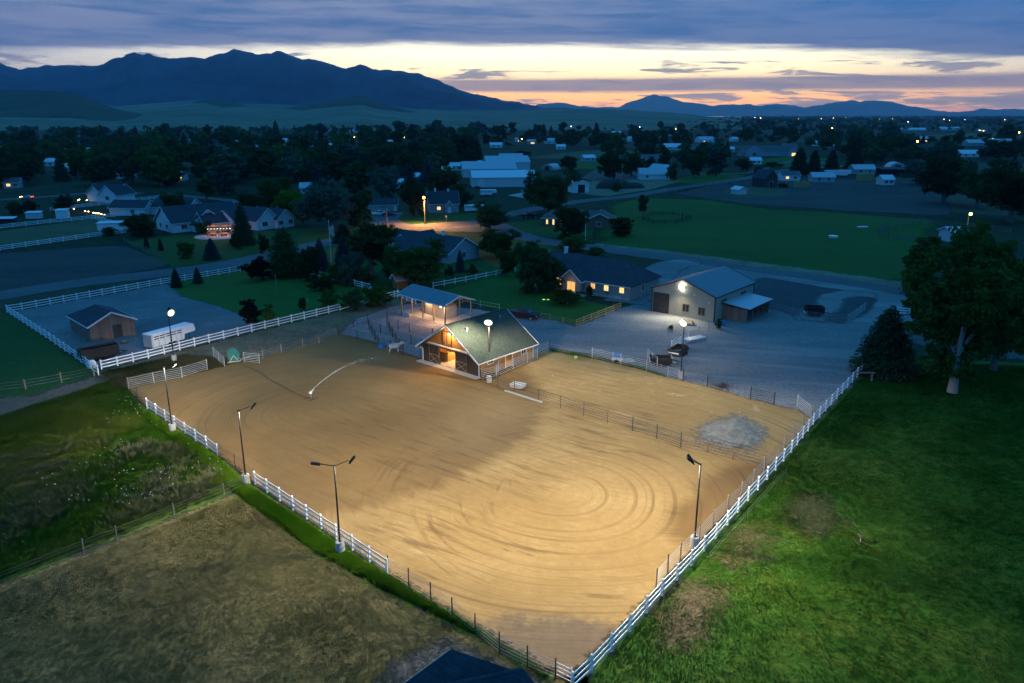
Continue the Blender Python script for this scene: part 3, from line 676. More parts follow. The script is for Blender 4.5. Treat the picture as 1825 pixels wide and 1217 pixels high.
lk = MB(); lk.poly([(2300, 9500, 0.6), (2800, 9500, 0.6), (3750, 13200, 0.6), (3150, 13200, 0.6)]); lo_ = lk.build('lake', m); lo_['kind'] = 'structure'
# right-hand slope that lifts the last houses
# ------------------------------------------------------------------ buildings
def gable(walls, roof, trim, x0, y0, x1, y1, ze, zr, ov=0.4, axis='y', hip0=0.0, hip1=0.0, th=0.14, z0=0.0, gov=None, ends=(True, True)):
    """a gabled or hipped block; ridge runs along axis; ze is the wall height, zr the ridge"""
    gov = ov if gov is None else gov
    sw = (lambda p: p) if axis == 'y' else (lambda p: (p[1], p[0], p[2]))
    a0, a1, b0, b1 = (x0, x1, y0, y1) if axis == 'y' else (y0, y1, x0, x1)
    mid = (a0 + a1) / 2; sl = (zr - ze) / ((a1 - a0) / 2)
    wt = ze - 0.01
    P_ = lambda a, b, z: sw((a, b, z))
    walls.poly([P_(a0, b0, z0), P_(a0, b1, z0), P_(a0, b1, wt), P_(a0, b0, wt)])
    walls.poly([P_(a1, b1, z0), P_(a1, b0, z0), P_(a1, b0, wt), P_(a1, b1, wt)])
    for b, hp in ((b0, hip0), (b1, hip1)):
        pts = [P_(a0, b, z0), P_(a1, b, z0), P_(a1, b, wt)] + ([P_(mid, b, zr - 0.02)] if not hp else []) + [P_(a0, b, wt)]
        walls.poly(pts)
    eo = ze - sl * ov + th; zt = zr + th
    r0, r1 = (b0 - gov if not hip0 else b0 + hip0), (b1 + gov if not hip1 else b1 - hip1)
    e0, e1 = (b0 - gov if not hip0 else b0 - ov), (b1 + gov if not hip1 else b1 + ov)
    roof.slab([P_(a0 - ov, e0, eo), P_(a0 - ov, e1, eo), P_(mid, r1, zt), P_(mid, r0, zt)], th)
    roof.slab([P_(a1 + ov, e1, eo), P_(a1 + ov, e0, eo), P_(mid, r0, zt), P_(mid, r1, zt)], th)
    if hip0: roof.slab([P_(a1 + ov, e0, eo), P_(a0 - ov, e0, eo), P_(mid, r0, zt)], th)
    if hip1: roof.slab([P_(a0 - ov, e1, eo), P_(a1 + ov, e1, eo), P_(mid, r1, zt)], th)
    if trim is not None:
        for k_, (b, hp, sgn) in enumerate(((e0, hip0, -1), (e1, hip1, 1))):
            if hp or not ends[k_]: continue
            for a in (a0 - ov, a1 + ov):
                trim.bar(P_(a, b + sgn * 0.03, eo - 0.07), P_(mid, b + sgn * 0.03, zt - 0.07), 0.05, 0.24)
        for a, sg in ((a0 - ov - 0.035, -1), (a1 + ov + 0.035, 1)):
            trim.bar(P_(a, e0, eo - 0.10), P_(a, e1, eo - 0.10), 0.06, 0.18)
def wbox(side, u, z, w, h, x0, y0, x1, y1, pr, inn=0.05):
    """box of an opening on a wall: side F/B (along x) or L/R (along y); u is its centre along the wall"""
    if side == 'F': return (u - w / 2, y0 - pr, z - h / 2, u + w / 2, y0 + inn, z + h / 2)
    if side == 'B': return (u - w / 2, y1 - inn, z - h / 2, u + w / 2, y1 + pr, z + h / 2)
    if side == 'L': return (x0 - pr, u - w / 2, z - h / 2, x0 + inn, u + w / 2, z + h / 2)
    return (x1 - inn, u - w / 2, z - h / 2, x1 + pr, u + w / 2, z + h / 2)
def window(root, side, u, z, w, h, foot, pane='glass', frame='trim', bars=1):
    x0, y0, x1, y1 = foot; f = MB()
    t = 0.11
    for (du, dz, ww, hh) in ((-(w / 2 + t / 2), 0, t, h + 2 * t), (w / 2 + t / 2, 0, t, h + 2 * t), (0, h / 2 + t / 2, w, t), (0, -h / 2 - t / 2, w, t)):
        f.box(*wbox(side, u + du, z + dz, ww, hh, x0, y0, x1, y1, 0.07))
    for i in range(bars): f.box(*wbox(side, u + w * ((i + 1) / (bars + 1) - 0.5), z, 0.06, h, x0, y0, x1, y1, 0.055))
    o = f.build('window', M[frame], root)
    g = MB(); g.box(*wbox(side, u, z, w, h, x0, y0, x1, y1, 0.03)); g.build('pane', M[pane], o); return o
def door(root, side, u, w, h, foot, mat='door_brown', name='door', frame='trim', z0=0.05):
    d_ = MB(); d_.box(*wbox(side, u, z0 + h / 2, w, h, *foot, 0.04)); o = d_.build(name, M[mat], root)
    f = MB(); t = 0.12
    for du in (-(w / 2 + t / 2), w / 2 + t / 2): f.box(*wbox(side, u + du, z0 + h / 2 + t / 2, t, h + t, *foot, 0.065))
    f.box(*wbox(side, u, z0 + h + t / 2, w, t, *foot, 0.065)); f.build('door_frame', M[frame], o); return o
def front_frame(A, B):
    a, b = G(*A)[:2], G(*B)[:2]; u = b - a; return a, math.atan2(u[1], u[0]), np.linalg.norm(u)
def house(name, label, cat, loc, rz, blocks, wall, roof, trim='trim', ov=0.4, wins=(), doors=(), chimneys=(), group=None):
    """blocks: (x0,y0,x1,y1,ze,zr,axis,hip0,hip1); wins: (block, side, u, z, w, h, pane, bars)"""
    r = thing(name, label, cat, loc, rz, group); w_, ro, tr = MB(), MB(), MB()
    for b in blocks:
        x0, y0, x1, y1, ze, zr, ax_ = b[:7]; h0, h1 = (b[7], b[8]) if len(b) > 8 else (0, 0)
        gable(w_, ro, tr, x0, y0, x1, y1, ze, zr, ov, ax_, h0, h1)
    w_.build('wall', M[wall], r); rf = ro.build('roof', M[roof], r)
    if tr.v and trim: tr.build('fascia', M[trim], r)
    for (cx, cyy, zb, zt_) in chimneys:
        c_ = MB(); c_.box(cx - .3, cyy - .3, zb, cx + .3, cyy + .3, zt_); c_.box(cx - .36, cyy - .36, zt_, cx + .36, cyy + .36, zt_ + .12); c_.build('chimney', M['trim'], rf)
    for (bi, side, u, z, w, h, *rest) in wins:
        window(r, side, u, z, w, h, blocks[bi][:4], rest[0] if rest else 'glass', bars=rest[1] if len(rest) > 1 else 1)
    for (bi, side, u, w, h, *rest) in doors:
        door(r, side, u, w, h, blocks[bi][:4], *(rest or ()))
    return r

# ---- the lit barn (roof fit: left front roof corner, yaw, 12.5 x 12.5 m, eave 2.3, ridge 6.5)
BY = -0.722
br = thing('barn', 'lit timber barn with green grey roof and open sliding doors beside the sand arena', 'barn', (-13.8, 103.47), BY)
BW, BD, OV = 12.47, 12.46, 0.62
bx0, bx1, by0, by1 = OV, BW - OV, 0.9, BD - 0.45
sl = (6.48 - 2.28) / (BW / 2); bze = 2.28 + sl * OV - 0.14; bzr = 6.34; mid = BW / 2
def gz(x): return bze + sl * ((x - bx0) if x < mid else (bx1 - x))
ox0, ox1, oz = bx0 + 3.45, bx0 + 6.75, 2.75
w_ = MB()     # upper front: honey boards above the doors, in three panels round the opening
zt0 = 2.95
w_.poly([(bx0, by0, zt0 - 0.3), (bx1, by0, zt0 - 0.3), (bx1, by0, bze), (mid, by0, bzr - 0.02), (bx0, by0, bze)])
w_.poly([(bx0, by1, 0), (bx1, by1, 0), (bx1, by1, bze), (mid, by1, bzr - 0.02), (bx0, by1, bze)])
w_.poly([(bx0, by0, 0), (bx0, by1, 0), (bx0, by1, bze), (bx0, by0, bze)])
dy0, dy1 = by0 + 5.2, by0 + 6.5
w_.poly([(bx1, by0, 0), (bx1, dy0, 0), (bx1, dy0, bze), (bx1, by0, bze)]); w_.poly([(bx1, dy1, 0), (bx1, by1, 0), (bx1, by1, bze), (bx1, dy1, bze)])
w_.poly([(bx1, dy0, 2.15), (bx1, dy1, 2.15), (bx1, dy1, bze), (bx1, dy0, bze)])
w_.build('wall', M['barn_wood'], br)
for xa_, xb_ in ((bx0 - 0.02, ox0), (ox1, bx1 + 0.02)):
    w_ = MB(); w_.box(xa_, by0 - 0.03, 0, xb_, by0 + 0.08, zt0 - 0.3); w_.build('shaded_lower_wall', M['barn_dark'], br)  # same boards as above; their shade is put into the darker colour
ro, tr = MB(), MB()
th = 0.14
for a, b in ((0, 1), (BW, -1)):
    ro.slab([(a, 0, 2.28), (a, BD, 2.28), (mid, BD, 6.48), (mid, 0, 6.48)], th)
    tr.bar((a, -0.03, 2.20), (mid, -0.03, 6.40), 0.05, 0.24); tr.bar((a, BD + 0.03, 2.20), (mid, BD + 0.03, 6.40), 0.05, 0.24)
    tr.bar((a - 0.05 * b, 0, 2.18), (a - 0.05 * b, BD, 2.18), 0.09, 0.13)
rf = ro.build('roof', M['shingle_green'], br); tr.build('fascia', M['trim'], br)
rc = MB(); rc.bar((mid, 0, 6.50), (mid, BD, 6.50), 0.35, 0.05); rc.build('ridge_cap', M['shingle_green'], rf)
for (vx, vy) in ((mid + 1.6, 2.6), (mid + 1.2, 9.8)):
    v_ = MB(); z_ = 6.48 - sl * (vx - mid); v_.tube((vx, vy, z_ - .1), (vx, vy, z_ + .35), 0.11, n=8); v_.tube((vx, vy, z_ + .35), (vx, vy, z_ + .45), 0.18, n=8); v_.build('roof_vent', M['pipe'], rf)
t_ = MB(); t_.box(bx0 + 1.3, by0 - 0.30, 2.98, bx0 + 9.6, by0 - 0.02, 3.12); t_.build('door_track', M['trim'], br)
for (x0, x1, open_) in ((bx0 + 1.45, ox0 + 0.05, 0), (ox1 - 0.05, ox1 + 2.25, 1)):
    d_ = MB(); d_.box(x0, by0 - 0.16, 0.12, x1, by0 - 0.08, 2.96); o = d_.build('sliding_door', M['barn_dark'], br)
    f = MB(); yb = by0 - 0.185
    for (p, q) in (((x0, yb, 0.2), (x1, yb, 0.2)), ((x0, yb, 1.45), (x1, yb, 1.45)), ((x0, yb, 2.88), (x1, yb, 2.88)), ((x0 + .05, yb, .2), (x0 + .05, yb, 2.88)), ((x1 - .05, yb, .2), (x1 - .05, yb, 2.88)),
                   ((x0, yb, .2), (x1, yb, 1.45)), ((x0, yb, 1.45), (x1, yb, 0.2))): f.bar(p, q, 0.05, 0.08)
    f.build('door_brace', M['wood_post'], o)
l_ = MB(); lx = mid - 0.55; l_.box(lx - 0.75, by0 - 0.09, 3.25, lx - .02, by0 - 0.02, 5.2); l_.box(lx + .02, by0 - 0.09, 3.25, lx + 0.75, by0 - 0.02, 5.2); o = l_.build('loft_door', M['barn_wood'], br)
f = MB()
for xx in (-.84, 0, .84): f.bar((lx + xx, by0 - .11, 3.2), (lx + xx, by0 - .11, 5.25), .09, .05, (0, 1, 0))
for zz in (3.2, 5.25): f.bar((lx - .88, by0 - .11, zz), (lx + .88, by0 - .11, zz), .05, .1)
for sx in (-1, 1):
    for zz in (3.5, 4.95): f.bar((lx + sx * .75, by0 - .12, zz), (lx + sx * .3, by0 - .12, zz), .03, .06)
f.build('hinge_frame', M['barn_dark'], o)
for (xx, yy) in ((bx0 + .06, by0 - .12), (bx1 - .06, by0 - .12), (bx1 + .1, by1 - .1)):
    g_ = MB(); g_.tube((xx, yy, 0.1), (xx, yy, 2.0), .055, n=6); g_.tube((xx, yy, 2.0), (xx, yy - .5, 2.2), .055, n=6); g_.build('downspout', M['trim'], br)
a_ = MB(); a_.box(bx0 - .3, by0 - 1.15, 0, bx1 + .3, by0 - .17, .17); a_.build('concrete_apron', M['slab'], br)
fl = MB(); fl.box(bx0 + .05, by0 + .1, .02, bx1 - .05, by1 - .05, .13); fl.build('barn_floor', M['slab'], br)
st = MB()
for xx in (ox0 - .15, ox1 + .2):
    st.box(xx - .05, by0 + 1.6, .13, xx + .05, by1 - 2.5, 1.35)
    for k_ in range(4): st.box(xx - .08, by0 + 1.6 + k_ * 2.4, .13, xx + .08, by0 + 1.76 + k_ * 2.4, 2.6)
    st.box(xx - .06, by0 + 1.6, 2.35, xx + .06, by1 - 2.5, 2.5)
st.box(ox0 - .1, by0 + 9.0, .13, ox1 + .15, by0 + 9.1, 2.3)
st.box(bx0 + .2, by0 + 1.55, .13, ox0 - .22, by0 + 1.65, 1.35); st.box(ox1 + .3, by0 + 1.55, .13, bx1 - .2, by0 + 1.65, 1.35)
st.build('stall_partition', M['stall_wood'], br)
for xx in (ox0 - .15, ox1 + .2):
    sg = MB()
    for k_ in range(36): sg.tube((xx, by0 + 1.8 + k_ * .2, 1.35), (xx, by0 + 1.8 + k_ * .2, 2.35), .012, n=4, cap=False)
    sg.build('stall_grille', M['black'], br)
window(br, 'R', by0 + 2.1, 1.75, 1.0, .42, (bx0, by0, bx1, by1), 'glass')
window(br, 'R', by0 + 9.0, 1.6, .9, .6, (bx0, by0, bx1, by1), 'glass')
f = MB(); f.box(bx1 - .03, dy0 - .1, 0, bx1 + .06, dy0, 2.25); f.box(bx1 - .03, dy1, 0, bx1 + .06, dy1 + .1, 2.25); f.box(bx1 - .03, dy0, 2.15, bx1 + .06, dy1, 2.25); f.build('side_door_frame', M['trim'], br)
gl = MB(); gl.tube((lx + .95, by0 - .02, 5.35), (lx + .95, by0 - .55, 5.55), .025, n=5); gl.tube((lx + .95, by0 - .55, 5.55), (lx + .95, by0 - .62, 5.35), .03, .16, n=8); o = gl.build('gooseneck_lamp', M['black'], br)
gb = MB(); gb.dome((lx + .95, by0 - .62, 5.22), .11, .11, .11, 8, 3); gb.build('bulb', M['lamp_warm'], o)
lamp('barn_front_light', br, br.matrix_basis @ Vector((lx + .95, by0 - .75, 5.15)), 760, (1, .60, .24), radius=.12)
lamp('barn_inside_light', br, br.matrix_basis @ Vector((ox0 + 1.1, by0 + 3.2, 2.7)), 1700, (1, .52, .16), radius=.2)
lamp('barn_inside_light', br, br.matrix_basis @ Vector((bx1 - 2.4, by0 + 6.5, 2.4)), 220, (1, .50, .14), radius=.2)
il = MB(); il.dome((ox0 + 1.1, by0 + 3.2, 2.72), .12, .12, .12, 8, 3); il.build('ceiling_bulb', M['lamp_warm'], br)

# ---- open hay shelter behind the barn
cr = thing('hay_shelter', 'open pole shelter with dark blue roof sheltering a tarped haystack behind the barn', 'shelter', (-20.45, 131.42), -0.80)
ro, tr, cw = MB(), MB(), MB(); CW, CD = 13.06, 7.04
for (y_, z_) in ((0, 3.44), (CD, 3.44)):
    ro.slab([(0, y_, z_), (CW, y_, z_), (CW, CD / 2, 4.62), (0, CD / 2, 4.62)], .12)
    tr.bar((0, y_ - .03 if y_ == 0 else y_ + .03, z_ - .1), (CW, y_ - .03 if y_ == 0 else y_ + .03, z_ - .1), .05, .2)
    for x_ in (-.03, CW + .03): tr.bar((x_, y_, z_ - .08), (x_, CD / 2, 4.54), .05, .22)
ro.build('roof', M['roof_blue'], cr); tr.build('fascia', M['trim'], cr)
for i in range(5):
    x_ = .45 + i * (CW - .9) / 4
    for y_ in (.6, CD - .6):
        p_ = MB(); p_.box(x_ - .1, y_ - .1, 0, x_ + .1, y_ + .1, 3.45); p_.build('post', M['wood_post'], cr)
bm_ = MB()
for y_ in (.6, CD - .6): bm_.box(.3, y_ - .06, 3.18, CW - .3, y_ + .06, 3.44)
for i in range(9):
    x_ = .3 + i * (CW - .6) / 8
    bm_.bar((x_, .5, 3.42), (x_, CD / 2, 4.42), .06, .14); bm_.bar((x_, CD - .5, 3.42), (x_, CD / 2, 4.42), .06, .14); bm_.bar((x_, .6, 3.42), (x_, CD - .6, 3.42), .05, .12)
bm_.build('truss', M['barn_wood'], cr)
sd = MB(); sd.box(.35, CD - .55, .1, CW * .42, CD - .5, 2.4); sd.build('back_board', M['barn_wood'], cr)
cs = MB(); cs.box(-.1, .2, .02, CW + .4, CD + .2, .12); cs.build('slab', M['slab'], cr)
bb = MB(); bb.dome((CW - 1.2, .35, 3.1), .13, .13, .13, 8, 3); bb.dome((CW - 1.2, .35, 3.11), .13, .13, -.13, 8, 3); bb.build('bulb', M['lamp_warm'], cr)
lamp('shelter_light', cr, cr.matrix_basis @ Vector((CW - 1.2, .15, 2.9)), 1000, (1, .55, .26), radius=.13)
lamp('shelter_light', cr, cr.matrix_basis @ Vector((CW * .45, 2.2, 3.0)), 700, (1, .55, .25), radius=.13)
hs_ = thing('haystack', 'tarp wrapped haystack under the open pole shelter', 'haystack', cr.matrix_basis @ Vector((CW * .55, 4.1, .1)), -0.8)
h_ = MB(); h_.prism([(-2.6, 0), (2.6, 0), (2.55, 2.0), (1.6, 2.45), (-1.2, 2.5), (-2.5, 2.1)], -1.5, 1.5); h_.build('tarp', M['tarp'], hs_)
h_ = MB(); h_.prism([(-1.4, 2.52), (1.5, 2.47), (1.0, 2.78), (-1.0, 2.8)], -1.3, 1.3); h_.box(-3.6, -1.2, 0, -2.65, .9, 1.1); h_.build('bales', M['hay'], hs_)
ck = thing('storage_box', 'grey feed bunk on the pale slab at the shelter corner', 'bunk', G(722, 562), -0.75)
k_ = MB(); k_.box(-1.6, -.4, 0, 1.6, .4, .6); k_.box(-1.6, -.4, .6, 1.6, -.33, .75); k_.box(-1.6, .33, .6, 1.6, .4, .75); k_.build('trough', M['concrete'], ck)

# ---- metal shop with lean-to
SY = -0.70
sr = thing('metal_shop', 'tan ribbed metal shop with blue grey roof, lit by a floodlight on its gable', 'workshop', (24.79, 132.10), SY)
SW_, SD_ = 12.5, 16.42; w_, ro, tr = MB(), MB(), MB()
gable(w_, ro, tr, .25, .25, SW_ - .25, SD_ - .25, 4.36, 6.56, .25, 'y')
w_.build('wall', M['siding_tan'], sr); ro.build('roof', M['roof_blue'], sr); tr.build('fascia', M['door_brown'], sr)
ft = (.25, .25, SW_ - .25, SD_ - .25)
door(sr, 'F', 2.05, 2.9, 3.5, ft, 'door_brown', 'overhead_door', 'door_brown')
window(sr, 'F', 6.9, 1.7, 1.15, 1.25, ft, 'glass', 'wood_rail'); window(sr, 'F', 9.9, 1.55, 1.15, 1.25, ft, 'glass', 'wood_rail')
window(sr, 'R', 3.6, 3.1, 2.0, .65, ft, 'glass', 'wood_rail'); window(sr, 'R', 11.5, 3.1, 2.0, .65, ft, 'glass', 'wood_rail')
for (xx, yy) in ((.22, .2), (SW_ - .22, .2), (SW_ - .22, SD_ - .2), (.22, SD_ - .2)): cb = MB(); cb.box(xx - .09, yy - .09, 0, xx + .09, yy + .09, 4.3); cb.build('corner_trim', M['door_brown'], sr)
fx = MB(); fx.box(5.65, -.15, 5.05, 6.45, .22, 5.55); o = fx.build('wall_floodlight', M['silver_paint'], sr)
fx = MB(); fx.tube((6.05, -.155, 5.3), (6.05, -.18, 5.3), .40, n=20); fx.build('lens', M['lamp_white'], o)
lamp('shop_floodlight', sr, sr.matrix_basis @ Vector((6.05, -.4, 5.2)), 4200, (1, .93, .70), 'SPOT', sr.matrix_basis @ Vector((6.0, -8, 0)), 165, .8, .2)
for (xx, zz) in ((8.4, 4.3), (11.2, 3.35)):
    e_ = MB(); e_.box(xx - .14, .02, zz - .12, xx + .14, .22, zz + .12); e_.build('wall_box', M['trim'], sr)
lw, lr = MB(), MB()       # lean-to on the right side
LX0, LX1, LY0, LY1 = SW_ - .2, SW_ + 4.2, 3.4, 12.8
for q4 in ((LX0 + .05, LY0, 0, LX1, LY0 + .08, 2.35), (LX0 + .05, LY1 - .08, 0, LX1, LY1, 2.35)):
    lw = MB(); lw.box(*q4); lw.build('lean_to_wall', M['shed_wood'], sr)
lr.slab([(LX0 + .05, LY0 - .3, 3.05), (LX1 + .5, LY0 - .3, 2.55), (LX1 + .5, LY1 + .3, 2.55), (LX0 + .05, LY1 + .3, 3.05)], .08); lr.build('lean_to_roof', M['roof_silver'], sr)
for k_ in range(1, 4):
    q_ = MB(); yy = LY0 + k_ * (LY1 - LY0) / 4; q_.box(LX1 - .15, yy - .09, 0, LX1, yy + .09, 2.4); q_.build('lean_to_post', M['shed_wood'], sr)

# ---- ranch house with lit windows
HY = -0.655
hc = G(1121.5, 537)[:2]; HW, HD = 22.0, 12.0
loc = hc - np.array([math.cos(HY), math.sin(HY)]) * HW
hr = house('ranch_house', 'greige ranch house with dark roof and glowing windows left of the metal shop', 'house', loc, HY,
           [(0, 0, HW, HD, 2.95, 6.4, 'x', 0, 4.5), (7.5, -1.3, 11.8, 2.6, 2.95, 4.75, 'y')], 'siding_greige', 'shingle_dark', ov=.5,
           wins=[(0, 'F', 13.9, 1.9, .95, 1.0, 'lit_warm'), (0, 'F', 16.9, 1.9, .95, 1.05, 'lit_yellow'), (0, 'F', 20.3, 1.9, .95, 1.05, 'lit_yellow'), (0, 'F', 5.9, 1.9, 1.3, 1.5, 'lit_warm'),
                 (0, 'R', 5.2, 1.75, 1.0, 1.3, 'glass'), (0, 'F', 14.2, .25, .9, .4, 'glass', 0), (0, 'F', 19.6, .25, .9, .4, 'glass', 0)], chimneys=[(3.5, 6.0, 6.2, 7.6)])
ft = (7.5, -1.3, 11.8, 2.6)
window(hr, 'F', 9.7, 1.35, 1.8, 2.1, ft, 'lit_warm')
kk = MB(); kk.box(0, -.06, .05, HW + .05, -.02, .62); kk.build('foundation', M['concrete'], hr)
for (px_, py_, z_) in ((2.0, 4.5, 5.0), (12.5, 3.5, 4.9), (19, 4.2, 5.2)): pp_ = MB(); pp_.tube((px_, py_, z_), (px_, py_, z_ + .7), .06, n=6); pp_.build('vent_pipe', M['pipe'], hr)
sp = MB()
for k_ in range(5): sp.box(11.9, -1.6 - k_ * .35, 0, 13.3, -1.25 - k_ * .35, .85 - k_ * .17)
sp.build('entry_steps', M['concrete'], hr)
fb = MB(); fb.dome((17.2, -.25, .95), .45, .22, .25, 8, 3); fb.build('flower_basket', M['red_paint'], hr)
gr_ = MB()
for k_ in range(6): gr_.tube((HW + 1.2, 1.5 + k_, 0), (HW + 1.2, 1.5 + k_, 1.05), .03, n=5)
for zz in (.55, 1.05): gr_.tube((HW + 1.2, 1.5, zz), (HW + 1.2, 6.5, zz), .03, n=5)
gr_.build('ramp_rail', M['pipe'], hr)
lamp('porch_light', hr, hr.matrix_basis @ Vector((9.7, -2.2, 2.4)), 14, (1, .55, .2))

# ---- brown shed in the fenced yard
shd = thing('yard_shed', 'brown board shed with dark hipped roof in the white fenced gravel yard', 'shed', (-65.13, 111.9), 0.79)
w_, ro, tr = MB(), MB(), MB()
gable(w_, ro, tr, .35, .4, 7.0, 10.2, 2.62, 4.25, .35, 'y', 0, 3.0)
w_.build('wall', M['shed_wood'], shd); ro.build('roof', M['shingle_dark'], shd); tr.build('fascia', M['trim'], shd)
ft = (.35, .4, 7.0, 10.2); door(shd, 'F', 4.3, 1.35, 2.15, ft, 'old_wood', 'door', 'wood_grey')
window(shd, 'R', 4.0, 1.5, .9, .8, ft)

# ---- dark roof right below the camera
pB, pC, pE = G(805, 1157, 5.4), G(912, 1193, 5.4), G(705, 1230, 3.3)
dn = pE - pB; dn[2] = 0; ln_ = float(np.linalg.norm(pC - pB)); ux = (pC - pB) / ln_; dl = float(np.linalg.norm(dn)); dn = dn / dl
dr = thing('near_garage', 'dark roofed garage with a second peak at the bottom edge of the picture', 'garage', (pB[0], pB[1], 0))
def rel(a, b, z): q = ux * a + dn * b; return (q[0], q[1], z)
ro, w_, tr = MB(), MB(), MB(); D2 = dl * 1.25; zE = 5.4 - 2.1 * 1.25
ro.slab([rel(0, 0, 5.4), rel(ln_ + .5, 0, 5.4), rel(ln_ + .5, D2, zE), rel(0, D2, zE)], .16)
for a0 in (.35, ln_ + .2): w_.poly([rel(a0, .35, 0), rel(a0, D2 - .35, 0), rel(a0, D2 - .35, zE), rel(a0, .35, 5.1)])
for b0, z0 in ((.35, 5.1), (D2 - .35, zE)): w_.poly([rel(.35, b0, 0), rel(ln_ + .2, b0, 0), rel(ln_ + .2, b0, z0), rel(.35, b0, z0)])
tr.bar(rel(-.03, 0, 5.34), rel(-.03, D2, zE - .06), .05, .2)
rc = rel(ln_ + .9, .3, 5.9)
for sg in (-1, 1): ro.slab([rel(ln_ + .9, .3, 5.9), rel(ln_ + .9, D2 + 1, 5.7), rel(ln_ + .9 + sg * 1.9, D2 + 1, 4.0), rel(ln_ + .9 + sg * 1.9, .3, 4.2)], .14)
w_.poly([rel(ln_ - .8, .5, 0), rel(ln_ + 2.6, .5, 0), rel(ln_ + 2.6, .5, 4.1), rel(ln_ + .9, .5, 5.7), rel(ln_ - .8, .5, 4.1)])
w_.poly([rel(ln_ + 2.6, .5, 0), rel(ln_ + 2.6, D2 + .7, 0), rel(ln_ + 2.6, D2 + .7, 4.0), rel(ln_ + 2.6, .5, 4.1)])
w_.build('wall', M['siding_grey'], dr); ro.build('roof', M['shingle_dark'], dr); tr.build('fascia', M['pipe'], dr)

# ---- neighbours across the road
house('neighbour_house', 'grey house with white trimmed gable among the trees behind the hay shelter', 'house', (-15.0, 176.4), 0.886,
      [(.4, .3, 11.3, 24, 2.5, 5.55, 'y'), (-3.5, 12, 5, 20, 2.5, 5.0, 'x'), (2.5, 15, 13, 22, 2.5, 5.0, 'x')], 'siding_grey', 'shingle_dark', ov=.5,
      wins=[(0, 'F', 5.7, 1.5, 1.3, 1.3)], chimneys=[(5.8, 7, 5.3, 6.6)])
house('pale_house', 'pale house with long dark roof left of the fire lit patio', 'house', (-110.6, 234.6), -0.81,
      [(.5, .5, 13.6, 22, 3.0, 7.2, 'y'), (2, 6, 16, 15, 3.0, 6.3, 'x'), (12, 8, 19, 20, 2.8, 5.6, 'y')], 'siding_white', 'shingle_dark', ov=.5,
      wins=[(0, 'F', 4.2, 1.6, 1.4, 1.2), (0, 'F', 9.3, 1.6, 1.4, 1.2), (0, 'R', 4.0, 1.6, 1.6, 1.2), (1, 'R', 10, 1.6, 1.6, 1.2)])
house('pale_house', 'pale house with twin white trimmed gables right of the dark spruce', 'house', (-77.3, 229.8), 0.94,
      [(.4, .3, 8.4, 18, 2.9, 6.3, 'y'), (6.6, -1.2, 13.0, 12, 2.9, 5.6, 'y'), (-4, 5, 6, 15, 2.9, 5.8, 'x')], 'siding_white', 'shingle_dark', ov=.45,
      wins=[(0, 'F', 3.2, 1.7, 1.8, 1.3), (1, 'F', 8.0, 1.7, 1.5, 1.2), (1, 'F', 11.6, 1.7, 1.5, 1.2)])
p = G(196, 384)[:2]
house('pale_house', 'low pale outbuilding with dark roof behind the far white fence', 'house', p, -.1,
      [(0, 0, 13, 8, 2.8, 5.0, 'x'), (13, 4, 27, 13, 2.8, 5.2, 'x')], 'siding_white', 'shingle_dark', wins=[(0, 'F', 8.5, 1.5, 1.3, 1.1), (1, 'F', 19, 1.5, 1.6, 1.2), (1, 'F', 24.5, 1.5, 1.3, 1.1)])
p = G(150, 358)[:2]
house('pale_house', 'white house with stepped gables beyond the row of small path lights', 'house', p, -.25,
      [(0, 2, 14, 12, 3.0, 6.4, 'x'), (3.5, -1, 10, 8, 3.0, 6.0, 'y'), (9.5, -2.5, 18, 8, 3.0, 6.6, 'y')], 'siding_white', 'shingle_dark',
      wins=[(2, 'F', 13.7, 1.8, 1.6, 1.4), (0, 'F', 1.6, 1.6, 1.2, 1.2)])
p = G(766, 380)[:2]
house('cottage', 'blue grey cottage with lit window beside the orange street lamp', 'house', p, .22, [(0, 0, 10.5, 8, 3.4, 7.3, 'x', 0, 0), (5.5, -1.2, 8.2, 3, 2.6, 4.4, 'y')], 'siding_grey', 'shingle_dark',
      wins=[(0, 'F', 3.3, 1.7, 1.2, 1.1, 'lit_yellow'), (0, 'L', 3, 1.7, 1.0, 1.2), (0, 'L', 5, 4.4, .9, 1.0)], doors=[(1, 'F', 6.9, 1.0, 2.0, 'trim')], chimneys=[(2.6, 4, 7.0, 8.3), (7.3, 4, 7.0, 8.0)])
p = G(662, 377)[:2]
house('garage', 'small grey garage behind the parked cars at the road bend', 'garage', p, .2, [(0, 0, 9.5, 5, 2.5, 4.3, 'x')], 'siding_grey', 'shingle_dark', doors=[(0, 'F', 1.9, 1.8, 2.0, 'siding_tan'), (0, 'F', 8.6, .9, 2.0, 'trim')])
p = G(966, 403)[:2]
house('brick_house', 'brown brick house with three glowing windows at the lane corner', 'house', p, -.17, [(0, 0, 19, 9, 2.7, 4.7, 'x', 3, 0), (14, -3, 22.5, 7, 2.6, 4.6, 'y')], 'brick', 'shingle_brown',
      wins=[(0, 'F', 1.6, 1.45, .55, 1.35, 'lit_yellow', 0), (0, 'F', 3.6, 1.4, .55, 1.6, 'lit_yellow', 0), (0, 'F', 5.9, 1.5, .8, 1.2, 'lit_warm'), (1, 'F', 18, 1.5, 1.4, 1.1)])
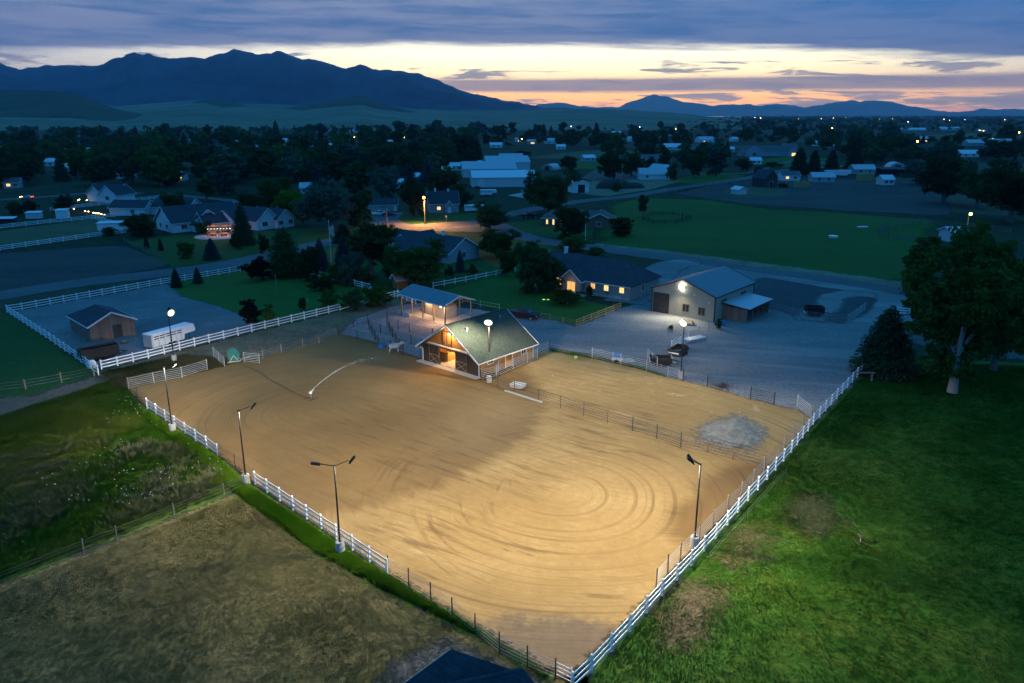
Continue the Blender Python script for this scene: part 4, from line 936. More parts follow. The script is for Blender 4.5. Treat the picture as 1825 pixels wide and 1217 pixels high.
# white barns
p = G(842, 334)[:2]
house('white_barn', 'nearest of the long white roofed barns left of the big dark tree', 'barn', p, .12, [(0, 0, 31, 17, 4.6, 7.4, 'x')], 'siding_steel', 'roof_white', doors=[(0, 'F', 4.2, 3.2, 3.6, 'siding_white')], ov=.3)
p = G(850, 318)[:2]
house('white_barn', 'second white roofed barn just behind the nearest one', 'barn', p + np.array([-8, 6]), .12, [(0, 0, 30, 18, 4.6, 8.2, 'x')], 'siding_steel', 'roof_silver', ov=.3)
p = G(868, 306)[:2]
house('white_barn', 'farthest white barn with a dark open gable end', 'barn', p, .2, [(0, 0, 27, 16, 5.5, 9.0, 'x'), (12, 16, 27, 30, 5.5, 9.6, 'x')], 'siding_steel', 'roof_silver', doors=[(0, 'L', 8, 9, 4.5, 'black')], ov=.3)  # black door panel stands in for the shade inside the open end
p = G(930, 352)[:2]
house('white_garage', 'white garage with brown door half hidden by the big dark tree', 'garage', p, -.1, [(0, 0, 11, 8, 3.0, 4.4, 'x', 2, 2)], 'siding_white', 'shingle_dark', doors=[(0, 'F', 4.2, 2.6, 2.3, 'door_brown')])
p = G(1022, 344)[:2]
house('white_shed', 'tall narrow white shed with dark opening right of the big dark tree', 'shed', p, .3, [(0, 0, 7.5, 7, 4.6, 5.2, 'y')], 'siding_white', 'roof_white', doors=[(0, 'F', 3.8, 3.4, 3.6, 'black')])  # opening drawn as a black panel, the inner shade as its colour
p = G(1140, 320)[:2]
house('white_cottage', 'low white cottage beside the gravel lot', 'house', p, .0, [(0, 0, 16, 9, 3, 5.8, 'x')], 'siding_white', 'roof_silver', wins=[(0, 'F', 4, 1.6, 1.3, 1.2)])
p = G(1183, 316)[:2]
house('white_cottage', 'gabled white cottage behind the low one at the gravel lot', 'house', p, .5, [(0, 0, 9, 15, 3.4, 6.6, 'y')], 'siding_white', 'roof_silver', wins=[(0, 'F', 4.5, 1.7, 1.4, 1.3)])
p = G(1325, 279)[:2]
house('long_house', 'long blue grey house with a lit porch far behind the meadow', 'house', p, .02, [(0, 6, 52, 18, 3.6, 8.6, 'x', 5, 5), (2, 0, 16, 12, 3.6, 8.0, 'y'), (38, 0, 46, 10, 3.4, 7.2, 'y'), (40, 14, 50, 26, 6.5, 10, 'x')], 'siding_grey', 'shingle_grey',
      wins=[(1, 'F', 9, 1.8, 3.0, 2.2, 'glass'), (2, 'F', 42, 1.7, 3.4, 2.4, 'lit_yellow', 0)])
# the far houses, read off the photograph: x, base y, width px, wall/roof, yaw, lit
FAR = [(8, 272, 26, 'siding_white', 'roof_white', .1, 0), (36, 281, 30, 'siding_steel', 'roof_white', .1, 0), (50, 275, 18, 'siding_white', 'roof_silver', .6, 0), (118, 270, 24, 'siding_white', 'roof_white', .0, 0),
       (97, 296, 34, 'siding_white', 'roof_white', .05, 0), (122, 307, 16, 'siding_white', 'roof_silver', .9, 0), (158, 273, 18, 'siding_white', 'roof_silver', -.4, 0), (209, 285, 18, 'siding_white', 'roof_white', .7, 0),
       (236, 301, 24, 'siding_white', 'roof_white', .1, 0), (222, 319, 30, 'siding_steel', 'roof_white', .25, 0), (258, 280, 14, 'siding_white', 'roof_white', .4, 0), (20, 336, 26, 'siding_grey', 'shingle_grey', .6, 1),
       (362, 273, 24, 'siding_white', 'roof_silver', .2, 0), (377, 283, 14, 'siding_white', 'roof_white', 1.1, 0), (412, 275, 30, 'siding_grey', 'shingle_grey', .0, 0), (416, 258, 16, 'siding_white', 'roof_white', .3, 0),
       (440, 273, 14, 'siding_white', 'shingle_grey', .8, 0), (462, 266, 14, 'siding_white', 'roof_silver', .9, 0), (502, 255, 18, 'siding_white', 'roof_white', .0, 0), (514, 266, 18, 'siding_white', 'roof_silver', .1, 0),
       (551, 268, 22, 'siding_white', 'roof_white', .3, 0), (313, 322, 30, 'siding_steel', 'roof_white', .05, 2), (548, 346, 26, 'siding_grey', 'roof_silver', .3, 0), (596, 264, 16, 'siding_white', 'roof_white', .9, 0),
       (594, 288, 22, 'siding_white', 'roof_white', .0, 0), (692, 258, 16, 'siding_steel', 'roof_white', -.1, 0), (719, 264, 18, 'siding_grey', 'roof_silver', .0, 0), (745, 248, 12, 'siding_white', 'roof_white', .0, 0),
       (746, 268, 14, 'siding_white', 'roof_white', .1, 0), (738, 326, 30, 'siding_steel', 'roof_white', .5, 0), (712, 338, 20, 'siding_white', 'roof_white', .1, 0), (813, 304, 26, 'siding_white', 'roof_white', .2, 0),
       (797, 312, 18, 'siding_white', 'roof_white', .1, 0), (884, 263, 22, 'siding_white', 'roof_white', .0, 0), (984, 256, 24, 'siding_white', 'roof_silver', .2, 0), (1000, 266, 16, 'siding_white', 'roof_white', .1, 0),
       (1053, 288, 24, 'siding_grey', 'roof_white', .7, 0), (924, 253, 10, 'siding_white', 'roof_silver', .3, 2), (947, 257, 14, 'siding_grey', 'roof_silver', .0, 2), (1196, 242, 18, 'siding_steel', 'roof_white', .0, 0),
       (1200, 267, 32, 'siding_steel', 'roof_white', -.05, 0), (1262, 254, 30, 'siding_white', 'roof_silver', .5, 1), (1312, 252, 14, 'siding_white', 'roof_white', .8, 0), (1304, 271, 10, 'siding_white', 'roof_white', .0, 0),
       (1165, 289, 36, 'siding_grey', 'shingle_grey', .1, 0), (1234, 268, 22, 'siding_grey', 'shingle_grey', .1, 0), (1458, 260, 18, 'siding_white', 'roof_white', .2, 0), (1484, 263, 16, 'siding_white', 'roof_white', .9, 0),
       (1410, 322, 34, 'siding_white', 'shingle_grey', .1, 1), (1542, 310, 40, 'siding_grey', 'roof_silver', .1, 0), (1728, 280, 34, 'siding_white', 'roof_white', .0, 0), (1740, 260, 30, 'siding_grey', 'roof_silver', .1, 0),
       (1786, 259, 40, 'siding_grey', 'roof_silver', .0, 0), (1644, 253, 30, 'siding_grey', 'roof_silver', .1, 2), (1625, 234, 50, 'siding_grey', 'roof_white', .0, 0), (1752, 234, 16, 'siding_grey', 'shingle_grey', .2, 1),
       (1690, 232, 40, 'siding_white', 'roof_white', .0, 0), (1584, 330, 22, 'siding_steel', 'roof_white', .15, 0), (1468, 325, 40, 'siding_grey', 'roof_silver', -.05, 0), (1348, 293, 20, 'siding_white', 'roof_white', .1, 0),
       (150, 248, 16, 'siding_white', 'roof_white', .2, 0), (630, 236, 14, 'siding_white', 'roof_white', .1, 0), (1100, 240, 16, 'siding_white', 'roof_white', .3, 0), (1130, 252, 20, 'siding_white', 'roof_silver', .2, 0),
       (860, 300, 12, 'siding_white', 'roof_white', .4, 0), (330, 255, 14, 'siding_grey', 'shingle_grey', .2, 0), (285, 265, 16, 'siding_white', 'roof_white', .5, 0)]
SIDE = [(0, 310, 'left of the town'), (310, 620, 'in the left town half'), (620, 900, 'in the town centre'), (900, 1120, 'behind the white barns'), (1120, 1320, 'beyond the gravel lot'), (1320, 1560, 'behind the meadow'), (1560, 1900, 'at the right edge')]
for (fx_, fy, fw, wm, rm, yw, lit) in FAR:
    q = G(fx_ - fw / 2, fy)[:2]; wm_ = fw * q[1] / FPX * 0.97; dep = max(6.5, min(wm_ * .6, 12)); zone = [z for z in SIDE if z[0] <= fx_ < z[1]][0][2]
    nm = {'siding_white': 'white', 'siding_steel': 'pale steel', 'siding_grey': 'grey'}[wm] + ' ' + {'roof_white': 'white roofed', 'roof_silver': 'silver roofed', 'shingle_grey': 'grey roofed'}[rm]
    kind_ = 'shed' if wm == 'siding_steel' else 'house'
    litw = {0: '', 1: ', window lit', 2: ', porch lit'}[lit]
    ex_ = ''
    zz = 2.8 if fy > 262 else 3.4
    row = 'nearer' if fy > 300 else 'middle' if fy > 266 else 'far'
    wn_ = [(0, 'F', wm_ * .3, 1.6, 1.6, 1.2, 'glass' if lit != 1 else 'lit_yellow'), (0, 'F', wm_ * .72, 1.6, 1.6, 1.2, 'glass' if lit != 2 else 'lit_warm')]
    if lit == 2: wn_[1] = (0, 'F', wm_ * .65, 1.4, wm_ * .45, 1.5, 'lit_yellow', 3)
    house('far_' + kind_, f'{nm} {kind_}{litw}, {row} row {zone}', kind_, q, yw * .6, [(0, 0, wm_, dep, zz, zz + dep * .3, 'x')], wm, rm, wins=wn_, ov=.3, group=f'{nm} {kind_}s{litw}, {row} rows {zone}')
# special sheds
p = G(1378, 334)[:2]
house('old_barn', 'small dark weathered barn with steep roof among the straw lots', 'barn', p - np.array([4, 0]), .5, [(0, 0, 8, 8.5, 4.2, 8.2, 'y')], 'old_wood', 'shingle_dark', trim=None, doors=[(0, 'F', 4, 2.4, 2.6, 'black')])
p = G(1326 - 10, 347)[:2]
house('pump_shed', 'tiny pale shed in the straw lots below the dark weathered barn', 'shed', p, .4, [(0, 0, 4.5, 5, 2.2, 3.3, 'y')], 'siding_steel', 'roof_white')
p = G(1694, 432)[:2]
house('stable_shed', 'white roofed shed peeking above the big cottonwood', 'shed', p, .1, [(0, 0, 5.5, 5.5, 2.8, 3.9, 'x')], 'siding_steel', 'roof_white')
p = G(708, 516)[:2]
house('well_house', 'little timber well house with pale roof behind the hay shelter', 'shed', p, .6, [(0, 0, 2.5, 2.2, 2.1, 3.0, 'x')], 'barn_wood', 'roof_silver')
def quonset(px, py, wpx, label, wall='siding_steel', roof='roof_silver', yaw=.2, name='quonset_hut'):
    q = G(px, py)[:2]; w = wpx * q[1] / FPX; r = thing(name, label, 'hut', q, yaw); b = MB()
    prof = [(w / 2 * math.cos(a), w * .42 * math.sin(a)) for a in np.linspace(0, math.pi, 11)]
    b.prism(prof, 0, w * 1.3); b.build('shell', M[roof], r)
    d_ = MB(); d_.box(-w * .16, -.06, 0, w * .16, .02, w * .27); d_.build('door', M['black'], r)
quonset(975, 303, 24, 'curved white quonset hut behind the big dark tree', yaw=-.5)
quonset(1600, 302, 28, 'curved pale quonset hut behind the dark pavilion', yaw=-.2)
p = G(1572, 315)[:2]; pv = thing('pavilion', 'long dark open pavilion in front of the curved pale hut', 'pavilion', p, .0)
b = MB(); b.slab([(0, 0, 4.2), (22, 0, 4.2), (22, 9, 4.8), (0, 9, 4.8)], .3); b.build('roof', M['shingle_dark'], pv)
for i in range(6):
    q_ = MB(); q_.box(.2 + i * 4.3, .2, 0, .5 + i * 4.3, .5, 4.1); q_.build('post', M['old_wood'], pv)
b = MB(); b.box(0, 8.5, 0, 22, 8.8, 4.2); b.build('back_wall', M['old_wood'], pv)
def hayblock(px, py, label, sx, sy, sz, yaw):
    r = thing('hay_pile', label, 'hay pile', G(px, py)[:2], yaw)
    for (i, x_) in enumerate(np.arange(-sx / 2, sx / 2 - .1, 1.2)):
        b = MB(); b.box(x_, -sy / 2, 0, x_ + 1.15, sy / 2, sz * (0.85 + .15 * math.sin(i * 2.3))); b.build('bale', M['hay'], r)
hayblock(1541, 322, 'square stack of hay bales beside the far sheds', 7, 5, 4.0, .2)
hayblock(1428, 334, 'low stack of hay bales beside the dark weathered barn', 7, 3, 3.0, -.3)
# ------------------------------------------------------------------ fences
def resample(pts, step):
    P_ = [np.array(p) for p in pts]; outp = []
    for a, b in zip(P_[:-1], P_[1:]):
        n_ = max(1, int(round(np.linalg.norm(b - a) / step)))
        outp += [a + (b - a) * i / n_ for i in range(n_)]
    outp.append(P_[-1]); return outp
POSTMESH = {}
def post_mesh(w, h, mat, rnd=False):
    k_ = (w, h, mat, rnd)
    if k_ not in POSTMESH:
        b = MB()
        if rnd: b.tube((0, 0, 0), (0, 0, h), w / 2, w / 2 * .92, 7)
        else:
            b.box(-w / 2, -w / 2, 0, w / 2, w / 2, h); c = w * .62; b.box(-c, -c, h, c, c, h + .03)
            n_ = len(b.v); b.v.append((0, 0, h + .10)); t_ = n_ - 4
            for i in range(4): b.f.append((t_ + i, t_ + (i + 1) % 4, n_))
        POSTMESH[k_] = b.mesh('post', M[mat])
    return POSTMESH[k_]
def fence(name, label, pts, heights, step=2.44, post=(.13, 1.4), mat='vinyl', rail=(.04, .15), pmat=None, rnd=False, cat='fence', group=None, world=False, jit=0.0, bow=0.0, stuffed=False, ends=True):
    """posts and rails along a line of photo pixels; every post and every rail line is a part"""
    W_ = [np.array(p) for p in (pts if world else GG(pts))]; Q = resample(W_, step)
    r = thing(name, label, cat, (W_[0][0], W_[0][1], 0), 0, group); o_ = W_[0]
    pm = post_mesh(post[0], post[1], pmat or mat, rnd)
    jr = random.Random(len(label) * 7 + int(abs(W_[0][0]) * 10))
    for i, q in enumerate(Q):
        a = Q[min(i + 1, len(Q) - 1)] - Q[max(i - 1, 0)]
        o = shared('post', pm, r, (q[0] - o_[0], q[1] - o_[1], 0.02), math.atan2(a[1], a[0]), (1, 1, 1 + jr.uniform(-jit, jit)))
        if jit: o.rotation_euler = (jr.uniform(-jit, jit) * .5, jr.uniform(-jit, jit) * .5, o.rotation_euler.z)
    for h in heights:
        b = MB()
        for a, c in zip(Q[:-1], Q[1:]):
            h0 = h + jr.uniform(-bow, bow); h1 = h + jr.uniform(-bow, bow)
            p0, p1 = (a[0] - o_[0], a[1] - o_[1], h0), (c[0] - o_[0], c[1] - o_[1], h1)
            if rail[0] == 0: b.tube(p0, p1, rail[1] / 2, n=5, cap=False)
            else: b.bar(p0, p1, rail[0], rail[1])
        b.build('rail', M[mat], r)
    return r
V3 = [.36, .80, 1.24]
white = dict(heights=V3, step=2.5, post=(.14, 1.38), mat='vinyl', rail=(.045, .15))
fence('white_fence', 'white three rail fence along the upper left side of the lit arena', [(263, 729), (389, 813)], **white)
fence('white_fence', 'white three rail fence panel run along the lower left side of the lit arena', [(455, 864), (599.5, 961), (691, 1024)], **white)
fence('white_fence', 'long white three rail fence dividing the right pasture from the arena', [(1020, 1232), (1054, 1200), (1123, 1126), (1180, 1062), (1232, 1008), (1276, 960), (1333, 893), (1367, 855), (1410, 807), (1449, 757), (1543, 656)], **white)
fence('white_fence', 'white three rail fence between shed yard and weedy strip, running up to the hay shelter', [(181.5, 659), (265, 639), (373, 611), (473, 586.5), (586, 559), (703, 531), (709, 530)], **white)
fence('white_fence', 'short white fence closing the corner behind the open hay shelter', [(710, 529), (725, 537), (741, 543)], **white)
fence('white_fence', 'white fence on the left side of the shed yard beside the dark paddock', [(13, 557), (90, 608), (176, 669)], **white)
fence('white_fence', 'white fence along the road behind the brown yard shed', [(13, 557), (40, 553), (287, 508), (428.5, 484)], **white)
fence('white_fence', 'white fence stepping through the shrubs behind the side lawn', [(540, 487), (570, 494), (620, 507), (672, 521)], **white)
fence('white_fence', 'white two rail fence at the back of the house lawn', [(772, 514), (830, 503), (918, 485)], heights=[.55, 1.1], step=2.8, post=(.14, 1.3), mat='vinyl', rail=(.045, .15))
wf = dict(heights=V3, step=3.4, post=(.15, 1.4), mat='vinyl', rail=(.05, .17))
fence('white_fence', 'far white fence above the straw coloured paddock at the left edge', [(-60, 416), (0, 408), (90, 398), (165, 391), (240, 383), (290, 376)], **wf)
fence('white_fence', 'far white fence below the straw coloured paddock at the left edge', [(-60, 456), (0, 447), (90, 434), (180, 421), (236, 414)], **wf)
fence('white_fence', 'short far white fence joining the two straw paddock fences', [(165, 390), (200, 400), (236, 412)], **wf)
fence('white_fence', 'far white fence in front of the low pale outbuilding', [(90, 376), (190, 365), (300, 352)], **wf)
fence('white_fence', 'white fence between the two large pale houses', [(384, 402), (405, 404), (425, 404)], **wf)
fence('white_fence', 'small white fence corner behind the blue spruce at the driveway', [(1598, 560), (1620, 562), (1632, 556), (1640, 548)], **wf)
fence('vinyl_gate', 'white pipe gate at the near corner where the two arena fences meet', [(990, 1208), (1018, 1222)], heights=[.3, .6, .9, 1.2], step=2.0, post=(.09, 1.35), mat='vinyl', rail=(0, .06), rnd=True, cat='gate')

R5 = [.25, .5, .75, 1.0, 1.25, 1.5]
pp_d = dict(heights=R5, step=3.6, post=(.09, 1.62), rnd=True, jit=.02, bow=.02)
fence('pipe_fence', 'dark pipe rail fence at the far left corner of the arena', [(228, 693), (246, 712), (263, 728)], mat='rust', rail=(0, .045), **pp_d)
fence('pipe_fence', 'rusty pipe rail section between the two white fence runs by the second lamp pole', [(390, 813), (420, 835), (455, 863)], mat='rust', rail=(0, .05), **pp_d)
fence('pipe_fence', 'grey pipe rail fence with tall black posts at the lower left of the arena', [(692, 1024), (768, 1072), (847, 1130), (890, 1165), (940, 1190), (990, 1212)], heights=[.2, .45, .7, .95, 1.2, 1.42], step=2.6, post=(.10, 1.65), mat='pipe', pmat='black', rail=(0, .032), rnd=True, jit=.02)
fence('stock_fence', 'pale stock panel fence across the far left end of the arena', [(230, 694), (275, 684), (325, 674), (370, 660)], mat='pipe_light', rail=(0, .05), **pp_d)
fence('pipe_gate', 'pale stock gate swung open left of the hose reel', [(381, 636), (401, 655)], heights=R5, step=3.4, post=(.07, 1.55), mat='pipe_light', rail=(0, .05), rnd=True, cat='gate')
fence('pipe_gate', 'pale stock panel right of the hose reel', [(436, 646), (463, 649)], heights=R5, step=2.4, post=(.07, 1.55), mat='pipe_light', rail=(0, .05), rnd=True, cat='gate')
fence('post_fence', 'wooden post and wire fence behind the arena from hose reel to pens', [(435, 646), (469, 640), (502, 630), (540, 620), (569, 613), (600, 598)], heights=[.3, .6, .9, 1.2], step=4.2, post=(.16, 1.5), mat='pipe', pmat='wood_post', rail=(0, .03), rnd=True, jit=.06)
fence('pipe_fence', 'dark pipe fence between the horse pens and the arena', [(601, 598), (637, 606), (675, 617), (719, 634), (749, 642)], mat='pipe_dark', rail=(0, .055), **{**pp_d, 'post': (.13, 1.7)})
fence('pipe_fence', 'dark pipe fence on the uphill side of the horse pens', [(601, 598), (630, 584), (656, 575), (690, 566), (716, 562)], mat='pipe_dark', rail=(0, .055), **{**pp_d, 'post': (.13, 1.7)})
fence('pipe_fence', 'dark pipe divider through the middle of the horse pens', [(658, 588), (700, 602), (733, 615), (752, 622)], mat='pipe_dark', rail=(0, .055), **{**pp_d, 'post': (.13, 1.7)})
fence('pipe_fence', 'dark pipe divider nearest the hay shelter in the horse pens', [(690, 582), (730, 594), (771, 603)], mat='pipe_dark', rail=(0, .055), **{**pp_d, 'post': (.13, 1.7)})
fence('pipe_fence', 'short cross rail closing the horse pens at their left half', [(656, 575), (658, 588), (675, 617)], mat='pipe_dark', rail=(0, .055), **{**pp_d, 'post': (.13, 1.7)})
fence('pipe_fence', 'short cross rail closing the horse pens at their right half', [(690, 582), (700, 602), (719, 634)], mat='pipe_dark', rail=(0, .055), **{**pp_d, 'post': (.13, 1.7)})
fence('pipe_fence', 'brown grey pipe fence from the barn corner dividing arena and paddock', [(857, 679), (887, 690), (917, 701), (960, 715), (1040, 742), (1127, 769)], heights=[.35, .65, .95, 1.25, 1.55], step=3.6, post=(.10, 1.65), mat='rust', rail=(0, .06), rnd=True)
fence('pipe_gate', 'dark double gate in the fence dividing arena and paddock', [(1127, 769), (1170, 783), (1213, 798)], heights=R5, step=2.9, post=(.13, 1.8), mat='pipe_dark', rail=(0, .06), rnd=True, cat='gate')
fence('pipe_fence', 'brown grey pipe fence from the dark double gate to the right arena rail', [(1213, 798), (1260, 809), (1305, 821), (1363, 838)], mat='rust', rail=(0, .075), **pp_d)
fence('stock_fence', 'pipe panels inside the right white fence beside the lit lamp pole', [(1169, 1050), (1190, 1024), (1212, 1001), (1246, 967), (1270, 940), (1320, 890), (1361, 843)], heights=R5, step=3.2, post=(.11, 1.75), mat='pipe', pmat='wood_post', rail=(0, .045), rnd=True, jit=.04)
fence('stock_fence', 'thin pipe panels beside the white fence at the end of the paddock', [(1361, 843), (1397, 802), (1430, 765), (1446, 748)], heights=R5, step=4.5, post=(.14, 1.8), mat='pipe', pmat='wood_post', rail=(0, .03), rnd=True, jit=.05)
fence('pipe_gate', 'pale pipe gate at the paddock corner under the right white fence', [(1420, 726), (1447, 748)], heights=R5, step=3.0, post=(.10, 1.7), mat='pipe_light', rail=(0, .05), rnd=True, cat='gate')
fence('pipe_gate', 'dark pipe gate standing alone at the gravel side of the paddock', [(1337, 712), (1379, 722)], heights=R5, step=3.0, post=(.14, 1.7), mat='pipe_dark', rail=(0, .06), rnd=True, cat='gate')
fence('wire_fence', 'thin wire fence between the dark pipe gate and the paddock corner', [(1379, 722), (1420, 732)], heights=[.5, 1.0, 1.4], step=4, post=(.07, 1.5), mat='pipe', rail=(0, .02), rnd=True)
fence('stock_fence', 'dark pipe panel right of the lit pole at the paddock back', [(1217, 681), (1260, 691)], heights=R5, step=3.0, post=(.13, 1.8), mat='pipe', pmat='pipe_dark', rail=(0, .05), rnd=True)
fence('pipe_fence', 'pale pipe fence at the paddock back between trailer and lit pole', [(1055, 639), (1092, 647), (1106, 650), (1152, 661), (1190, 673), (1217, 681)], heights=R5, step=3.4, post=(.08, 1.65), mat='pipe_light', rail=(0, .035), rnd=True, jit=.02)
fence('pipe_gate', 'pale pipe gate swung open beside the black cart', [(1154, 640), (1171, 655)], heights=R5, step=2.4, post=(.08, 1.6), mat='pipe_light', rail=(0, .05), rnd=True, cat='gate')
fence('pipe_gate', 'pale pipe gate at the back right corner of the lit barn', [(950, 636), (979, 625)], heights=R5, step=3.0, post=(.11, 1.7), mat='pipe_light', pmat='pipe_dark', rail=(0, .045), rnd=True, cat='gate')
fence('wire_fence', 'low overgrown wire fence behind the paddock between barn gate and pale panels', [(979, 625), (1015, 633), (1055, 639)], heights=[.4, .8, 1.1], step=4, post=(.07, 1.2), mat='pipe', rail=(0, .025), rnd=True, jit=.1)
fence('stock_fence', 'pale pipe panels forming a run along the right wall of the lit barn', [(857, 678), (885, 672), (915, 659), (940, 648), (958, 640)], heights=R5, step=2.6, post=(.09, 1.7), mat='pipe_light', rail=(0, .05), rnd=True)
fence('stock_fence', 'pipe panel leaning towards the side door of the lit barn', [(884, 671), (893, 655)], heights=R5, step=2.2, post=(.07, 1.7), mat='pipe_light', rail=(0, .05), rnd=True)
fence('stock_fence', 'pipe panel close against the right barn wall near its far end', [(914, 655), (933, 648)], heights=R5, step=2.2, post=(.07, 1.7), mat='pipe', rail=(0, .05), rnd=True)
fence('stock_fence', 'silver stock panel fence beside the lit pole in the gravel yard', [(1196, 624), (1226, 611)], heights=R5, step=2.6, post=(.10, 1.6), mat='vinyl', rail=(0, .06), rnd=True)
fence('wire_fence', 'thin post fence between silver panels and the metal shop', [(1226, 611), (1245, 600), (1262, 591), (1277, 587)], heights=[.5, 1.0, 1.5], step=4, post=(.09, 1.8), mat='pipe', rail=(0, .025), rnd=True)
fence('pipe_fence', 'dim pipe fence across the far right of the gravel yard', [(1374, 555), (1411, 563), (1438, 570), (1473, 575), (1510, 576)], mat='pipe', rail=(0, .045), **pp_d)
fence('pipe_fence', 'dim pipe fence climbing to the road at the far right of the gravel yard', [(1510, 576), (1525, 566), (1541, 554)], mat='pipe_light', rail=(0, .045), **pp_d)
fence('timber_rail', 'honey coloured timber rail fence along the house lawn', [(1027, 583), (1066, 567), (1106, 551)], heights=[.35, .8, 1.2], step=2.6, post=(.14, 1.3), mat='wood_rail', rail=(.05, .14))
fence('timber_rail', 'dim timber and mesh fence between the house lawn and the parked black truck', [(937, 562), (980, 573), (1027, 583)], heights=[.35, .75, 1.15], step=2.6, post=(.12, 1.25), mat='wood_post', rail=(.04, .06))
fence('wire_fence', 'low pale edge fence behind the hay shelter by the house lawn', [(824, 540), (856, 547), (890, 553)], heights=[.5, 1.1], step=3.5, post=(.08, 1.2), mat='pipe_light', rail=(0, .05), rnd=True)
fence('wire_fence', 'wire fence with timber posts between weedy field and mown field', [(437, 868), (400, 886), (312, 924), (210, 966), (150, 990), (0, 1050), (-60, 1074)], heights=[.35, .7, 1.05, 1.3], step=4.3, post=(.10, 1.45), mat='wood_grey', pmat='wood_grey', rail=(0, .018), rnd=True, jit=.06)
fence('wire_fence', 'wire fence with pale wooden posts beside the dark paddock at the left edge', [(-40, 704), (46, 694), (110, 682), (168, 670)], heights=[.4, .8, 1.2], step=7, post=(.2, 1.45), mat='pipe', pmat='wood_post', rail=(0, .025), rnd=True, jit=.05)
fence('wire_fence', 'thin electric fence on the pasture side of the right white fence', [(1262, 1006), (1300, 960), (1332, 925), (1400, 850)], heights=[.6, .95], step=7, post=(.05, 1.1), mat='pipe', pmat='pipe_dark', rail=(0, .015), rnd=True, jit=.05)
fence('wood_fence', 'grey broken rail fence around the bare paddock at the far left', [(222, 432), (262, 448), (290, 460)], heights=[.5, 1.0], step=3, post=(.12, 1.3), mat='wood_grey', rail=(.04, .12), jit=.08, bow=.08)
fence('wood_fence', 'grey corral fence at the right end of the hay meadow', [(1566, 419), (1580, 408), (1640, 398), (1735, 408), (1800, 416)], heights=[.5, 1.0, 1.5], step=5, post=(.2, 1.9), mat='wood_grey', rail=(.05, .14), jit=.08, bow=.05)
fence('wood_fence', 'near rail of the grey corral at the right end of the hay meadow', [(1566, 419), (1600, 428), (1650, 434)], heights=[.5, 1.0, 1.5], step=5, post=(.2, 1.9), mat='wood_grey', rail=(.05, .14), jit=.08, bow=.05)
fence('wood_fence', 'dark leaning corral fence among the straw lots beside the lane', [(1190, 345), (1240, 333), (1300, 329), (1360, 330)], heights=[.5, 1.0, 1.5], step=6, post=(.22, 2.0), mat='wood_grey', rail=(.05, .14), jit=.1, bow=.08)
fence('wood_fence', 'long grey fence on the far side of the hay meadow', [(1360, 345), (1440, 338), (1520, 340), (1600, 345), (1680, 350)], heights=[.5, 1.0, 1.5], step=8, post=(.22, 1.8), mat='wood_grey', rail=(.05, .12), jit=.1, bow=.08)
fence('wood_fence', 'small round pen of dark boards in the near hay meadow', [(1145, 392), (1165, 399), (1205, 398), (1232, 390), (1200, 384), (1160, 384), (1145, 392)], heights=[.5, 1.0], step=4, post=(.15, 1.3), mat='old_wood', rail=(.05, .2), jit=.08, bow=.08)
fence('wood_fence', 'rail fence along the field behind the white barns', [(930, 284), (990, 276), (1060, 270), (1140, 272)], heights=[.6, 1.2], step=12, post=(.25, 1.6), mat='wood_grey', rail=(.06, .16), jit=.08)

# ------------------------------------------------------------------ light poles round the arena
def light_pole(px, py, top, label, heads, arm=1.1, base=True, pmat='black', on=(), energy=9000, col=(1.0, .90, .70), face=None, lens='flood_lens_glare', lr_=.14):
    """heads: list of (azimuth deg from +x, tilt down deg)"""
    g = G(px, py); hgt = float(Zat(g, top)); r = thing('light_pole', label, 'light pole', g)
    if base:
        b = MB(); b.tube((0, 0, 0), (0, 0, .95), .38, .36, 14); b.tube((0, 0, .95), (0, 0, 1.0), .36, .33, 14); b.build('concrete_base', M['concrete'], r)
    b = MB(); b.box(-.16, -.16, .95 if base else 0, .16, .16, 1.0 if base else .06); b.tube((0, 0, .9 if base else 0), (0, 0, hgt), .085, .065, 8); b.build('pole', M[pmat], r)
    for i, (azd, tilt) in enumerate(heads):
        a = math.radians(azd); u = Vector((math.cos(a), math.sin(a), 0)); ln = arm
        b = MB(); b.tube((0, 0, hgt - .12), tuple(u * ln + Vector((0, 0, hgt + .22))), .035, n=6); b.build('arm', M[pmat], r)
        h = MB(); t = math.radians(tilt); c_ = u * (ln + .3) + Vector((0, 0, hgt + .26)); dr_ = (u * math.cos(t) - Vector((0, 0, 1)) * math.sin(t))   # aim
        side = Vector((-u.y, u.x, 0)); upv = side.cross(dr_) * -1
        def bx_(mb, cc, sx, sy, sz):   # along: long axis, side, dr
            b0 = len(mb.v); lx_ = dr_.cross(side)
            for k_ in ((-1, -1, -1), (1, -1, -1), (1, 1, -1), (-1, 1, -1), (-1, -1, 1), (1, -1, 1), (1, 1, 1), (-1, 1, 1)):
                mb.v.append(tuple(cc + lx_ * (k_[0] * sx / 2) + side * (k_[1] * sy / 2) + dr_ * (k_[2] * sz / 2)))
            for q in ((0, 3, 2, 1), (4, 5, 6, 7), (0, 1, 5, 4), (1, 2, 6, 5), (2, 3, 7, 6), (3, 0, 4, 7)): mb.f.append(tuple(b0 + j for j in q))
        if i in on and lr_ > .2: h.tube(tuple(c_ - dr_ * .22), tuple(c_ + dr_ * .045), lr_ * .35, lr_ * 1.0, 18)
        else: bx_(h, c_, .72, .36, .09)
        for k_ in range(5): bx_(h, c_ - dr_ * .075 + dr_.cross(side) * ((k_ - 2) * .12), .03, .30, .06)
        o = h.build('lamp_head', M['black'], r)
        if i in on:
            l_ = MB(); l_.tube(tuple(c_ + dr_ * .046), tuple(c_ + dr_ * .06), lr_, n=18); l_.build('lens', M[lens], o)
    return r, g, hgt
AC = G(800, 800)

